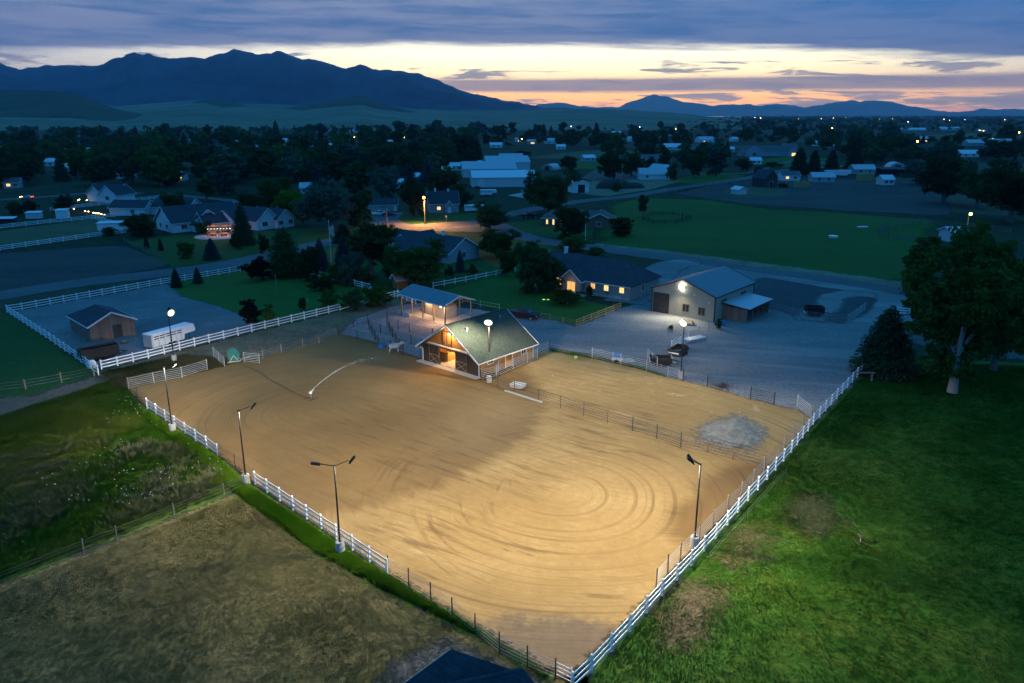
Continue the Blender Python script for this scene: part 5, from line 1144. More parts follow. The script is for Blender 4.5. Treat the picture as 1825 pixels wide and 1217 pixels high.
def aim(g, p): return math.degrees(math.atan2(p[1] - g[1], p[0] - g[0]))
def flood(r, g, hgt, azd, tgt, energy, size=150, blend=.9, col=(1, .885, .66), off=1.5):
    a = math.radians(azd); lamp('floodlight', r, (g[0] + math.cos(a) * off, g[1] + math.sin(a) * off, hgt + .10), energy, col, 'SPOT', tgt, size, blend, .25)
def batwing(r, g, hgt, azd, power, back=.3, cut=40.0, cutb=5.5, off=1.4):
    """area-light optics: evenly lit ground, most of it on the arena side, nothing above the horizon"""
    a = math.radians(azd); o = lamp('floodlight', r, (g[0] + math.cos(a) * off, g[1] + math.sin(a) * off, hgt + .10), power, (1, .895, .70), radius=.25)
    l = o.data; l.use_nodes = True; n = NT(l.node_tree); em = [q for q in l.node_tree.nodes if q.type == 'EMISSION'][0]
    x, y, z = n.xyz(n.S(n.node('ShaderNodeTexCoord').outputs['Normal'])); c = (z * -1.0).op('MAXIMUM', 0.0)
    h_ = (x * x + y * y).op('SQRT') + 1e-4; dt = (x * math.cos(a) + y * math.sin(a)) / h_
    s_ = 1.0 / (c * c * c + n.mapr(dt, -.6, .3, 1.0 / cutb, 1.0 / cut, True))
    s_ = s_ * n.mapr(dt, -.7, .35, back, 1, True) * n.mapr(z, -.24, -.07, 1, 0.0, True)
    put(l.node_tree, em.inputs['Strength'], s_)
def beams(r, g, h_, azd, key, back=.3, cut=12.5, cutb=5.5): batwing(r, g, h_, azd, FL[key], back, cut, cutb)
POLES = [
    (308, 770, 652, 'black lamp pole at the upper left side of the arena, single head', G(760, 800), 1, 'left_far'),
    (439, 862, 730, 'black lamp pole where the wire fence meets the arena, single head', G(1000, 800), 1, 'left_mid'),
    (607, 984, 828, 'black lamp pole at the lower left side of the arena with two heads', G(1200, 900), 2, 'left_near')]
for (px, py, ty, lab, tg, nh, key) in POLES:
    g = G(px, py); azd = aim(g, tg); hd = [(azd, 40)] + ([(azd + 180, 75)] if nh == 2 else [])
    r, g, h_ = light_pole(px, py, ty, lab, hd, on=(0,)); beams(r, g, h_, azd, key, {'left_far': 3.6, 'left_mid': 2.6, 'left_near': 1.25}[key], cutb={'left_far': 11, 'left_mid': 8, 'left_near': 5.5}[key])
g = G(1237, 975); azd = aim(g, G(720, 900))
r, g, h_ = light_pole(1237, 975, 826, 'lamp pole on the right side of the arena with twin raised heads', [(azd - 12, 40), (azd + 22, 50)], arm=.55, on=(0, 1)); beams(r, g, h_, azd, 'right', 1.5)
g = G(311, 644); azd = aim(g, (0, 55))
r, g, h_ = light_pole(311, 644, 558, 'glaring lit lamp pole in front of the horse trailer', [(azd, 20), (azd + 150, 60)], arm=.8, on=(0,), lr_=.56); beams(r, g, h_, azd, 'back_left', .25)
flood(r, g, h_, azd + 170, G(250, 560), FL['yard_left'], 160)
g = G(872, 664); azd = aim(g, G(800, 950))
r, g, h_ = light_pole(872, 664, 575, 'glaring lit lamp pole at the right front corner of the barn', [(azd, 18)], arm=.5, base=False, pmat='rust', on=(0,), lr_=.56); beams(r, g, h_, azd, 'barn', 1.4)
g = G(1213, 674); azd = aim(g, G(1050, 900))
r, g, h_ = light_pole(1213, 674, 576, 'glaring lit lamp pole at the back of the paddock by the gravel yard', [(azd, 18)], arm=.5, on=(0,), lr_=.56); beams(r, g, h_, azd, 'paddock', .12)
flood(r, g, h_, azd + 180, G(1230, 600), FL['yard'], 165)

# ------------------------------------------------------------------ street lamps, posts, flag
def street_lamp(px, py, top, label, bulb='lamp_orange', r_=.28, energy=0, col=(1, .42, .12), group=None, arm=.9, sz=150):
    g = G(px, py); h_ = float(Zat(g, top)); r = thing('street_lamp', label, 'street lamp', g, 0, group)
    b = MB(); b.tube((0, 0, 0), (0, 0, h_ + .1), .13, .10, 7); b.build('pole', M['wood_post'], r)
    b = MB(); b.tube((0, 0, h_), (0, -arm, h_ + .3), .04, n=5); b.build('arm', M['pipe'], r)
    b = MB(); b.tube((0, -arm, h_ + .40), (0, -arm, h_ + .1), r_ * .6, r_ * 1.05, 10); b.build('lamp_head', M['pipe'], r)
    b = MB(); b.dome((0, -arm, h_ + .10), r_, r_, r_ * 1.0, 10, 4); b.dome((0, -arm, h_ + .10), r_, r_, -r_ * 1.0, 10, 4); b.build('bulb', M[bulb], r)
    if energy: lamp('street_light', r, (g[0], g[1] - arm - .1, h_ - .35), energy, col, 'SPOT', (g[0], g[1] - arm - 3, 0), sz, .6, .25)
street_lamp(757.5, 400, 352, 'orange street lamp on a wooden pole lighting the road bend', energy=34000, r_=.36, sz=164)
street_lamp(1722, 410, 381, 'yellow green yard lamp above the grey corral', 'lamp_yellow', energy=160, col=(.9, 1, .3), r_=.38)
street_lamp(1632, 268, 252, 'orange street lamp amid the dark trees left of the right edge sheds', r_=.75, energy=600)
street_lamp(1813, 250, 236, 'orange street lamp highest at the right edge', r_=.85)
street_lamp(25, 306, 293, 'orange street lamp at the left edge of the town', r_=.6, energy=500)
street_lamp(328, 276, 263, 'orange street lamp amid the dark trees left of the town centre', r_=.55)
street_lamp(109, 268, 260, 'yellow green lamp over the farther white roof at left', 'lamp_yellow', r_=.55)
street_lamp(122, 300, 290, 'yellow green lamp over the small white house at left', 'lamp_yellow', r_=.5)
street_lamp(789, 314, 302, 'yellow green lamp beside the low white roofs left of the barns', 'lamp_yellow', r_=.45)
street_lamp(721, 252, 244, 'greenish lamp beside the floodlit tree', 'lamp_yellow', r_=.6)
street_lamp(766, 250, 243, 'white lamp right of the floodlit tree', 'lamp_cold', r_=.75)
street_lamp(1482, 236, 228, 'small orange lamp over the dark woods behind the meadow', r_=.7)
street_lamp(1756, 270, 261, 'warm yard lamp on a pole beside the sheds at right', 'lamp_warm', r_=.4)
tiny = [(616, 245, 'o'), (623, 250, 'o'), (632, 247, 'o'), (617, 257, 'c'), (825, 246, 'c'), (797, 238, 'c'), (819, 273, 'w'), (1046, 238, 'w'), (1018, 226, 'c'), (1086, 222, 'c'), (1143, 219, 'w'), (1140, 227, 'c'),
        (1204, 231, 'w'), (1378, 250, 'w'), (1423, 211.5, 'w'), (1464, 211, 'w'), (1485, 210.5, 'o'), (1507, 210, 'c'), (1545, 213, 'o'), (1567, 213, 'w'), (1585, 214, 'w'), (1590, 211, 'o'), (1618, 217, 'c'), (1625, 212, 'c'),
        (1664, 212, 'c'), (1682, 212.5, 'o'), (1699, 211, 'w'), (1692, 214.5, 'c'), (1719, 213, 'c'), (1740, 209.5, 'c'), (1578, 221, 'c'), (1561, 214, 'o'), (1400, 214, 'w'), (1355, 210, 'w'), (1345, 209, 'c'), (1640, 211, 'w'), (1760, 214, 'w'), (1790, 213, 'o'),
        (240, 265, 'w'), (252, 266, 'w'), (246, 278, 'w'), (474, 222, 'w'), (490, 222, 'w'), (474, 220, 'w'), (930, 250, 'w'), (1745, 232, 'w'), (1752, 233, 'w'), (1768, 250, 'c')]
# far street and yard lights: a globe on a post each
for (px, py, c_) in tiny:
    y_ = min(py + 3, 240) if py < 232 else py + 5
    g = G(px, max(y_, 208.5)); 
    if g[1] > 6500: g = g * (6500 / g[1])
    h_ = max(5.0, float(Zat(g, py))); r0 = max(.45, g[1] / FPX * .40)
    r = thing('yard_light', 'tiny far ' + {'o': 'orange', 'c': 'cold white', 'w': 'warm'}[c_] + ' light on a pole out in the town', 'yard light', (g[0], g[1], 0), 0, 'tiny far ' + {'o': 'orange', 'c': 'cold white', 'w': 'warm'}[c_] + ' lights')
    b = MB(); b.tube((0, 0, 0), (0, 0, h_), .14, n=5); b.build('pole', M['wood_grey'], r)
    b = MB(); b.dome((0, 0, h_), r0, r0, r0, 8, 3); b.dome((0, 0, h_), r0, r0, -r0, 8, 3); b.build('globe', M[{'o': 'lamp_orange', 'c': 'lamp_cold', 'w': 'lamp_warm'}[c_]], r)
# lamps along the path, far left
for (px, py) in [(107, 370), (113, 371), (120, 372.5), (132, 375), (152, 379), (158, 380), (167, 382), (171, 383), (176, 383), (181, 384.5), (187, 385.5), (140, 359.5), (155, 359.5), (142, 358)]:
    g = G(px, py); r = thing('path_light', 'small warm path light in the row before the far pale houses', 'path light', g, 0, 'path lights in a row at the far left')
    b = MB(); b.tube((0, 0, 0), (0, 0, .55), .05, n=5); b.build('stake', M['black'], r)
    b = MB(); b.dome((0, 0, .55), .17, .17, .2, 7, 3); b.build('globe', M['lamp_warm'], r)
def pole(px, py, top, label, name='utility_pole', r_=.15, mat='wood_post', cross=True):
    g = G(px, py); h_ = float(Zat(g, top)); r = thing(name, label, 'pole', g, .3)
    b = MB(); b.tube((0, 0, 0), (0, 0, h_), r_, r_ * .75, 8); b.build('pole', M[mat], r)
    if cross:
        b = MB(); b.box(-1.2, -.06, h_ - .6, 1.2, .06, h_ - .45)
        for x_ in (-1.1, -.4, .4, 1.1): b.tube((x_, 0, h_ - .45), (x_, 0, h_ - .25), .05, n=5)
        b.build('crossarm', M['wood_grey'], r); b = MB(); b.tube((.3, 0, h_ - 1.9), (.3, 0, h_ - 1.0), .22, n=8); b.build('transformer', M['pipe'], r)
    return r
pole(1107, 340, 291, 'tall wooden utility pole beside the dark earth heap by the lane')
pole(1043, 428, 385, 'pale steel post with a meter at the meadow corner', 'steel_post', .10, 'vinyl', False)
pole(1002, 423, 382, 'thin dark pole before the brick house tree', r_=.12, cross=False)
pole(690, 405, 372, 'dark wooden pole at the road junction beside the parked cars', r_=.14, cross=False)
pole(1309, 330, 303, 'thin utility pole at the lane behind the meadow', r_=.16)
pole(1212, 394, 350, 'thin pole standing inside the hay meadow', r_=.08, mat='pipe', cross=False)
pole(1362, 452, 402, 'thin grey pole in the middle of the hay meadow', r_=.08, mat='wood_grey', cross=False)
pole(493, 517, 489, 'thin dark post on the side lawn', r_=.05, mat='pipe', cross=False)
pole(1491, 300, 283, 'thin pole among the pointed dark trees', r_=.15, mat='pipe', cross=False)
fp = pole(590.5, 466, 392, 'white flagpole with a hanging striped flag beside the blue spruces', 'flagpole', .07, 'vinyl', False)
hfp = float(Zat(G(590.5, 466), 392))
m, n = newmat('flag_stripes'); p = n.objc(); x, y, z = n.xyz(p)
st_ = (z / .28).op('FRACT'); c_ = n.mix(st_.op('GREATER_THAN', .5), (.75, .74, .72), (.42, .02, .035)); c_ = n.mix(z.op('GREATER_THAN', hfp - 3.4 + 1.9) * (x + y).op('LESS_THAN', .55), c_, (.015, .025, .12))
out(n, princ(n, c_, .8)); M['flag'] = m
b = MB(); nx_, nz_ = 8, 6
for i in range(nx_):
    for j in range(nz_):
        def fpnt(a, c): return (.07 + a * .13, -.02 + math.sin(a * 1.25) * .12, hfp - 3.4 + c * .45 - a * a * .012)
        b.poly([fpnt(i, j), fpnt(i + 1, j), fpnt(i + 1, j + 1), fpnt(i, j + 1)])
fo = b.build('flag', M['flag'], fp, True)
def sign_post(px, py, top, label):
    g = G(px, py); h_ = float(Zat(g, top)); r = thing('sign_post', label, 'sign', g); b = MB(); b.box(-.05, -.04, 0, .05, .04, h_ - .3); b.build('post', M['wood_post'], r)
    b = MB(); b.tube((0, -.07, h_ - .25), (0, -.04, h_ - .25), .34, n=8); b.build('plate', M['silver_paint'], r)
sign_post(795.5, 396, 384, 'small road sign on a wooden post at the corner lawn')

# ------------------------------------------------------------------ vehicles
def car(px, py, yaw, label, paint, kind='suv', name='parked_car', lights=False, scale=1.0):
    r = thing(name, label, 'car' if kind != 'pickup' else 'pickup', G(px, py), yaw, scale=(scale,) * 3)
    prof = {'suv': [(-2.4, .45), (2.35, .45), (2.4, .85), (2.25, 1.02), (1.0, 1.12), (-2.3, 1.12), (-2.42, .9)],
            'sedan': [(-2.3, .4), (2.3, .4), (2.35, .7), (2.1, .88), (.9, .95), (-2.2, .98), (-2.32, .75)],
            'pickup': [(-2.8, .5), (2.65, .5), (2.75, .9), (2.6, 1.12), (1.3, 1.2), (-2.75, 1.2), (-2.82, .9)]}[kind]
    cab = {'suv': [(1.05, 1.1), (.35, 1.72), (-2.0, 1.76), (-2.32, 1.1)], 'sedan': [(1.0, .93), (.25, 1.42), (-1.1, 1.44), (-1.8, .96)], 'pickup': [(1.3, 1.18), (.6, 1.82), (-.75, 1.85), (-.95, 1.18)]}[kind]
    b = MB(); b.prism(prof, -.92, .92)
    n0 = len(b.v); b.prism(cab, -.82, .82)
    for i in range(n0, len(b.v)):
        x_, y_, z_ = b.v[i]
        if z_ > 1.3: b.v[i] = (x_, y_ * .84, z_)
    if kind == 'pickup': b.box(-2.7, -.78, .9, -1.0, .78, .95)
    bo = b.build('body', M[paint], r); bv = bo.modifiers.new('bevel', 'BEVEL'); bv.width = .06; bv.segments = 2; bv.limit_method = 'ANGLE'
    g = MB()
    for s in (-1, 1):
        pts = [(cab[0][0] - .18, cab[0][1] + .07), (cab[1][0] - .03, cab[1][1] - .10), (cab[2][0] + .08, cab[2][1] - .10), (cab[3][0] + .12, cab[3][1] + .07)]
        g.poly([(x_, s * (.835 - (z_ - 1.1) * .19), z_) for (x_, z_) in pts])
    g.poly([(cab[0][0] + .01, -.74, cab[0][1] + .06), (cab[0][0] + .01, .74, cab[0][1] + .06), (cab[1][0] + .02, .62, cab[1][1] - .05), (cab[1][0] + .02, -.62, cab[1][1] - .05)])
    g.poly([(cab[3][0] - .01, -.74, cab[3][1] + .06), (cab[3][0] - .01, .74, cab[3][1] + .06), (cab[2][0] - .03, .62, cab[2][1] - .08), (cab[2][0] - .03, -.62, cab[2][1] - .08)])
    g.build('windows', M['glass'], r)
    wx = 1.55 if kind != 'pickup' else 1.75
    for x_ in (-wx, wx):
        for s in (-1, 1):
            w_ = MB(); w_.tube((x_, s * .74, .36), (x_, s * .96, .36), .36, n=14); o = w_.build('wheel', M['rubber'], r)
            w_ = MB(); w_.tube((x_, s * .955, .36), (x_, s * .975, .36), .2, n=10); w_.build('rim', M['silver_paint'], o)
    fx_, rx_ = prof[2][0], prof[-1][0]
    for s in (-1, 1):
        h_ = MB(); h_.box(fx_ - .12, s * .68 - .17, .74, fx_ + .02, s * .68 + .17, .9); h_.build('headlight', M['lamp_warm' if lights else 'silver_paint'], r)
        h_ = MB(); h_.box(rx_ - .02, s * .74 - .11, .74, rx_ + .12, s * .74 + .11, 1.0); h_.build('taillight', M['lamp_red' if lights else 'red_paint'], r)
    return r
car(935, 567, -.55, 'black pickup truck parked on gravel behind the barn', 'black', 'pickup')
car(647, 380, .15, 'dark red sport utility parked before the small garage', 'red_paint')
car(677, 384, .5, 'white pickup parked at the road bend', 'white_paint', 'pickup')
car(693, 385, .3, 'dark sedan parked right of the white pickup', 'blue_paint', 'sedan')
car(944, 387, .3, 'dark pickup parked beside the brick house', 'black', 'pickup')
car(852, 337, .15, 'dark car parked at the corner of the nearest white barn', 'black', 'sedan')
car(259, 371, .1, 'silver sedan parked in front of the low pale outbuilding', 'silver_paint', 'sedan')
car(48, 354, 3.2, 'car driving left on the far road with lamps lit', 'silver_paint', 'sedan', 'moving_car', True)
car(1353, 321, .1, 'white car parked in the lot by the dark weathered barn', 'white_paint', 'sedan')
car(1548, 313, .1, 'pale pickup parked under the far silver shed', 'silver_paint', 'pickup')
car(405, 396, .8, 'silver car parked between the two large pale houses', 'silver_paint', 'sedan')

def trailer(px, py, yaw, label, L=7.4, H=2.15, w=2.1):
    r = thing('horse_trailer', label, 'trailer', G(px, py), yaw)
    b = MB(); prof = [(-L / 2, .55), (L / 2 - 2.0, .55), (L / 2 - 1.9, 1.35), (L / 2, 1.4), (L / 2 + .15, 1.7), (L / 2 - .05, H + .45), (-L / 2, H + .45)]
    b.prism(prof, -w / 2, w / 2); bo = b.build('body', M['white_paint'], r); bv = bo.modifiers.new('bevel', 'BEVEL'); bv.width = .08; bv.segments = 2; bv.limit_method = 'ANGLE'
    for sg in (-1, 1):
        s_ = MB()
        for k_ in range(5):
            x0 = -L / 2 + .35 + k_ * 1.0
            for zz in (1.75, 2.1): s_.box(x0, min(sg * (w / 2 - .02), sg * (w / 2 + .02)), zz, x0 + .82, max(sg * (w / 2 - .02), sg * (w / 2 + .02)), zz + .14)
        s_.build('vent_slots', M['black'], r)
    f_ = MB()
    for sg in (-1, 1):
        for xx in np.arange(-L / 2 + .1, L / 2 - 1.9, 1.0): f_.box(xx - .03, sg * (w / 2 + .02) - .02, .6, xx + .03, sg * (w / 2 + .02) + .02, H + .4)
    f_.build('rib', M['silver_paint'], r)
    d_ = MB(); d_.box(-L / 2 - .05, -w / 2 + .1, .62, -L / 2 - .005, w / 2 - .1, H + .3); d_.build('rear_gate', M['silver_paint'], r)
    for x_ in (-.9, -.1):
        for sg in (-1, 1):
            w_ = MB(); w_.tube((x_, sg * (w / 2 - .28), .38), (x_, sg * (w / 2 + .04), .38), .38, n=14); w_.build('wheel', M['rubber'], r)
    j = MB(); j.tube((L / 2 - .3, 0, 1.4), (L / 2 - .3, 0, .1), .06, n=6); j.build('hitch_jack', M['black'], r); return r
tc_ = (G(272, 628) + G(350, 606)) / 2
a_, b_ = G(272, 628), G(352, 604); yw = math.atan2(b_[1] - a_[1], b_[0] - a_[0])
tr_ = trailer(310, 616, yw, 'white slatted horse trailer parked behind the white yard fence', 7.6)
tr_.location = ((a_[0] + b_[0]) / 2 - math.sin(yw) * 1.1 * -1 * -1, (a_[1] + b_[1]) / 2 + math.cos(yw) * 1.1, 0)
trailer(1492, 314, .1, 'long white trailer parked before the pointed trees', 15, 3.0, 2.6)
trailer(845, 378, .1, 'white travel trailer beside the round trees at the road bend', 7, 2.2, 2.3)
trailer(870, 349, .2, 'white box trailer on the field edge left of the lone dark tree', 7, 2.3, 2.4)
def flatbed(px, py, yaw, label, L=4.2, mat='black', name='flatbed_trailer', boxh=0.0):
    r = thing(name, label, 'trailer', G(px, py), yaw)
    b = MB(); b.box(-L / 2, -.9, .55, L / 2, .9, .68); b.build('deck', M['wood_grey' if boxh == 0 else mat], r)
    b = MB()
    for s in (-1, 1): b.bar((-L / 2, s * .95, .6), (L / 2, s * .95, .6), .1, .16)
    b.bar((L / 2, -.9, .6), (L / 2 + 1.3, 0, .55), .09, .1); b.bar((L / 2, .9, .6), (L / 2 + 1.3, 0, .55), .09, .1); b.build('frame', M[mat], r)
    if boxh:
        b = MB()
        for s in (-1, 1): b.box(-L / 2, s * .9 - .03, .68, L / 2, s * .9 + .03, .68 + boxh)
        for s in (-1, 1): b.box(s * L / 2 - .03, -.9, .68, s * L / 2 + .03, .9, .68 + boxh)
        b.build('side_board', M[mat], r)
    for x_ in (-.5, .45):
        for s in (-1, 1):
            w_ = MB(); w_.tube((x_, s * .98, .34), (x_, s * 1.2, .34), .34, n=12); w_.build('wheel', M['rubber'], r)
    b = MB(); b.tube((L / 2 + 1.2, 0, .6), (L / 2 + 1.2, 0, .05), .05, n=6); b.build('hitch_jack', M['pipe'], r)
    b = MB(); b.box(-L / 2 - .04, -.85, .6, -L / 2, .85, .78); b.build('rear_bar', M['white_paint'], r); return r
flatbed(1208, 632, .95, 'black utility trailer with pale rear bar beside the lit pole', 3.4, boxh=.5)
flatbed(1177, 650, -.1, 'black low cart left of the lit pole', 3.0, boxh=.55, name='yard_cart')
flatbed(178, 640, .75, 'dark stock trailer frame in the corner of the shed yard', 5, boxh=1.3, name='stock_trailer')
flatbed(155, 630, .7, 'flat trailer with pale rail left of the dark stock trailer', 4.5)
flatbed(1450, 563, -.1, 'dark slatted hay feeder at the far right yard fence', 3.0, boxh=1.1, name='hay_feeder')

# ------------------------------------------------------------------ small things
def simple(name, label, cat, px, py, yaw=0.0, z=0.0):
    g = G(px, py); return thing(name, label, cat, (g[0], g[1], z), yaw)
r = simple('hose_reel', 'teal hose reel on a steel frame at the back edge of the arena', 'hose reel', 417, 644, .4, .1)
b = MB()
for s in (-1, 1): b.tube((0, s * .45, .95), (0, s * .5, .95), .85, n=16)
b.build('flange', M['teal'], r); b = MB(); b.tube((0, -.45, .95), (0, .45, .95), .55, n=14); b.build('hose_coil', M['pipe_dark'], r)
b = MB()
for s in (-1, 1): b.bar((-.9, s * .6, .06), (.9, s * .6, .06), .08, .1); b.bar((-.6, s * .6, .1), (0, s * .6, .95), .07, .07); b.bar((.6, s * .6, .1), (0, s * .6, .95), .07, .07)
b.bar((.9, -.6, .1), (.9, .6, .1), .07, .07); b.bar((.9, 0, .1), (2.3, 0, .4), .07, .07); b.build('frame', M['pipe_light'], r)
hp_ = smooth_line([G(424, 648)[:2], G(462, 664)[:2], G(478, 676)[:2], G(505, 690)[:2], G(530, 704)[:2], SPR[:2]], 8)
r = thing('irrigation_hose', 'dark hose lying on the sand from teal reel to sprinkler', 'hose', (hp_[0][0], hp_[0][1], .1)); b = MB()
for p, q in zip(hp_[:-1], hp_[1:]): b.tube((p[0] - hp_[0][0], p[1] - hp_[0][1], .06), (q[0] - hp_[0][0], q[1] - hp_[0][1], .06), .045, n=6, cap=False)
b.build('hose', M['rust'], r)
def sprinkler(g, label, tgt, mat='white_paint', z0=.1, sc=1.0):
    a = math.atan2(tgt[1] - g[1], tgt[0] - g[0]); r = thing('sprinkler', label, 'sprinkler', (g[0], g[1], z0), a, None, (sc,) * 3)
    b = MB(); b.bar((-.7, -.45, .06), (.7, -.45, .06), .08, .08); b.bar((-.7, .45, .06), (.7, .45, .06), .08, .08); b.bar((0, -.45, .08), (0, .45, .08), .08, .08); b.build('sled', M['rust'], r)
    b = MB(); b.tube((0, 0, .06), (0, 0, .85), .05, n=7); b.build('riser', M['pipe'], r)
    b = MB(); b.tube((-.15, 0, .85), (.55, 0, 1.05), .06, .035, 8); b.box(-.2, -.12, .72, .1, .12, .95); b.build('nozzle', M[mat], r)
sprinkler(SPR, 'pale sled sprinkler throwing a long water jet over the wet sand', G(720, 650))
sprinkler(SPR2, 'dim sprinkler throwing a faint jet in the right pasture', G(1380, 860), 'rust', .03, .65)
m, n = newmat('water_spray'); tb = n.node('ShaderNodeBsdfTranslucent'); tb.inputs[0].default_value = (.9, .92, .92, 1); df = n.node('ShaderNodeBsdfDiffuse'); df.inputs[0].default_value = (.85, .87, .88, 1)
mx = n.node('ShaderNodeMixShader'); mx.inputs[0].default_value = .5; n.nt.links.new(tb.outputs[0], mx.inputs[1]); n.nt.links.new(df.outputs[0], mx.inputs[2]); tp_ = n.node('ShaderNodeBsdfTransparent'); mx2 = n.node('ShaderNodeMixShader'); mx2.inputs[0].default_value = .55; n.nt.links.new(tp_.outputs[0], mx2.inputs[1]); n.nt.links.new(mx.outputs[0], mx2.inputs[2]); out(n, mx2.outputs[0]); M['water'] = m
M['mist'] = m.copy(); [q for q in M['mist'].node_tree.nodes if q.type == 'MIX_SHADER'][1].inputs[0].default_value = .16
def jet(name, a, b, apex, n_, spread, smax, label, fade=1.0, size=(.025, .06), mat='water'):
    rs = np.random.default_rng(5); t = rs.random(n_) ** 1.5 * fade; a, b = np.array(a), np.array(b)
    c_ = a + (b - a) * t[:, None]; z = a[2] * (1 - t) + 4 * apex * t * (1 - t)
    sp_ = (0.015 + spread * t ** 1.6)[:, None]
    c_ = np.column_stack([c_[:, 0], c_[:, 1], z]) + rs.normal(size=(n_, 3)) * sp_ * np.array([1, 1, .8]) - np.column_stack([0 * t, 0 * t, np.abs(rs.normal(size=n_)) * spread * 1.3 * t ** 1.5])
    dirn = np.column_stack([np.full(n_, b[0] - a[0]), np.full(n_, b[1] - a[1]), 4 * apex * (1 - 2 * t)]); dirn /= np.linalg.norm(dirn, axis=1)[:, None]
    s_ = (size[0] + (size[1] - size[0]) * rs.random(n_)) * (1.1 - .7 * t / fade)
    side = rs.normal(size=(n_, 3)); side -= (side * dirn).sum(1)[:, None] * dirn; side /= np.linalg.norm(side, axis=1)[:, None]
    oth = np.cross(dirn, side)
    V = np.stack([c_ - dirn * (s_ * 5)[:, None], c_ + side * s_[:, None], c_ + oth * s_[:, None], c_ - side * s_[:, None] - oth * s_[:, None], c_ + dirn * (s_ * 3)[:, None]], 1).reshape(-1, 3)
    i5 = np.arange(n_)[:, None] * 5; F = np.concatenate([i5 + np.array([[0, 1, 2]]), i5 + np.array([[0, 2, 3]]), i5 + np.array([[0, 3, 1]]), i5 + np.array([[4, 2, 1]]), i5 + np.array([[4, 3, 2]]), i5 + np.array([[4, 1, 3]])])
    o = shared(name, fmesh(name, V, F, M[mat])); tag(o, label, kind='stuff'); return o
jet('water_jet', np.append(SPR, 1.1), np.append(G(722, 648)[:2], .1), 2.3, 800, .32, 1, 'long white jet of water across the wet sand', .72, (.010, .024))
jet('water_jet', np.append(SPR2, .9), np.append(G(1400, 872)[:2], .1), 1.5, 260, .14, 1, 'faint jet of water across the right pasture', .85, (.004, .008), 'mist')
# tubs, drums and boxes
r = simple('water_tub', 'blue water tub at the pen rail beside the white horse', 'tub', 681, 620); b = MB(); b.tube((0, 0, .05), (0, 0, .65), .5, .6, 14); b.build('tub', M['plastic_blue'], r); b = MB(); b.tube((0, 0, .651), (0, 0, .66), .52, n=14); b.build('water', M['glass'], r)
r = simple('pump_trailer', 'small pump with blue tank at the paddock back fence', 'pump', 1100, 646, -.3); b = MB(); b.tube((-.45, 0, 1.1), (.45, 0, 1.1), .35, n=12); b.build('tank', M['plastic_blue'], r)
b = MB(); b.box(-.8, -.45, .45, .8, .45, .6); b.box(-.3, -.3, .6, .3, .3, .8); b.build('frame', M['pipe_light'], r)
for s in (-1, 1): b = MB(); b.tube((0, s * .5, .3), (0, s * .65, .3), .3, n=12); b.build('wheel', M['rubber'], r)
r = simple('wooden_pallet', 'pale slab beside the blue pump', 'pallet', 1116, 643, .2); b = MB(); b.box(-1.1, -.8, .02, 1.1, .8, .1); b.build('deck', M['slab'], r)
r = simple('trough_cover', 'square white trough on the sand by the dividing fence', 'trough', 923, 691, -.5, .1); b = MB(); b.box(-.85, -.6, .05, .85, .6, .42); b.build('body', M['worn_white'], r); b = MB(); b.box(-.9, -.65, .42, .9, .65, .48); b.build('rim', M['concrete'], r)
r = simple('white_drum', 'white drum standing inside the pipe run at the barn corner', 'drum', 872, 682, 0, .1); b = MB(); b.tube((0, 0, 0), (0, 0, .85), .32, n=14); b.build('drum', M['worn_white'], r); b = MB(); b.tube((0, 0, .4), (0, 0, .44), .335, n=14); b.build('hoop', M['trim'], r)
r = simple('blue_barrel', 'blue barrel beside the dark bush at the metal shop', 'barrel', 1289, 581); b = MB(); b.tube((0, 0, 0), (0, 0, .95), .32, n=12); b.build('barrel', M['plastic_blue'], r); b = MB(); b.tube((0, 0, .62), (0, 0, .66), .335, n=12); b.build('hoop', M['plastic_blue'], r)
r = simple('play_ball', 'pale green ball on the sand of the paddock', 'ball', 1026, 641, 0, .1); b = MB(); b.dome((0, 0, .28), .28, .28, .28, 10, 4); b.dome((0, 0, .28), .28, .28, -.28, 10, 4); b.build('ball', plain('lime_ball', (.3, .55, .12), .5, .1, 2), r, True)
r = simple('picnic_table', 'wooden picnic table in front of the metal shop', 'table', 1228, 578, -.6)
b = MB()
for k_ in range(4): b.box(-.9, -.36 + k_ * .185, .70, .9, -.2 + k_ * .185, .74)
b.build('table_top', M['wood_rail'], r)
for s in (-1, 1): b = MB(); b.box(-.9, s * .7 - .13, .42, .9, s * .7 + .13, .46); b.build('bench', M['wood_rail'], r)
b = MB()
for x_ in (-.65, .65): b.bar((x_, -.75, 0), (x_, .2, .72), .08, .1); b.bar((x_, .75, 0), (x_, -.2, .72), .08, .1)
b.build('frame', M['wood_rail'], r)
r = simple('loading_ramp', 'pale stacked panels lying beside the silver stock panels', 'panels', 1238, 606, .55); b = MB()
for k_ in range(3): b.box(-1.8, -.7, .1 + k_ * .12, 1.8, .7, .18 + k_ * .12)
b.build('panel', M['pipe_light'], r); b = MB(); b.box(-1.6, -.6, .02, -1.4, .6, .1); b.box(1.4, -.6, .02, 1.6, .6, .1); b.build('skid', M['wood_grey'], r)
r = simple('concrete_curb', 'pale timber curb at the foot of the dividing fence by the barn', 'curb', 935, 710, -.5, .1); a_, b_ = G(900, 698), G(966, 719); r.location = (a_[0], a_[1], .1); r.rotation_euler.z = math.atan2(b_[1] - a_[1], b_[0] - a_[0])
b = MB(); b.box(0, -.12, 0, float(np.linalg.norm(b_ - a_)), .12, .16); b.build('beam', M['slab'], r)
r = simple('fire_pit', 'round dark fire pit on gravel before the brown shed', 'fire pit', 222, 612); b = MB(); b.tube((0, 0, .05), (0, 0, .4), .6, .6, 14); b.build('ring', M['rust'], r); b = MB(); b.tube((0, 0, .401), (0, 0, .43), .5, n=12); b.build('ash', M['pipe'], r)
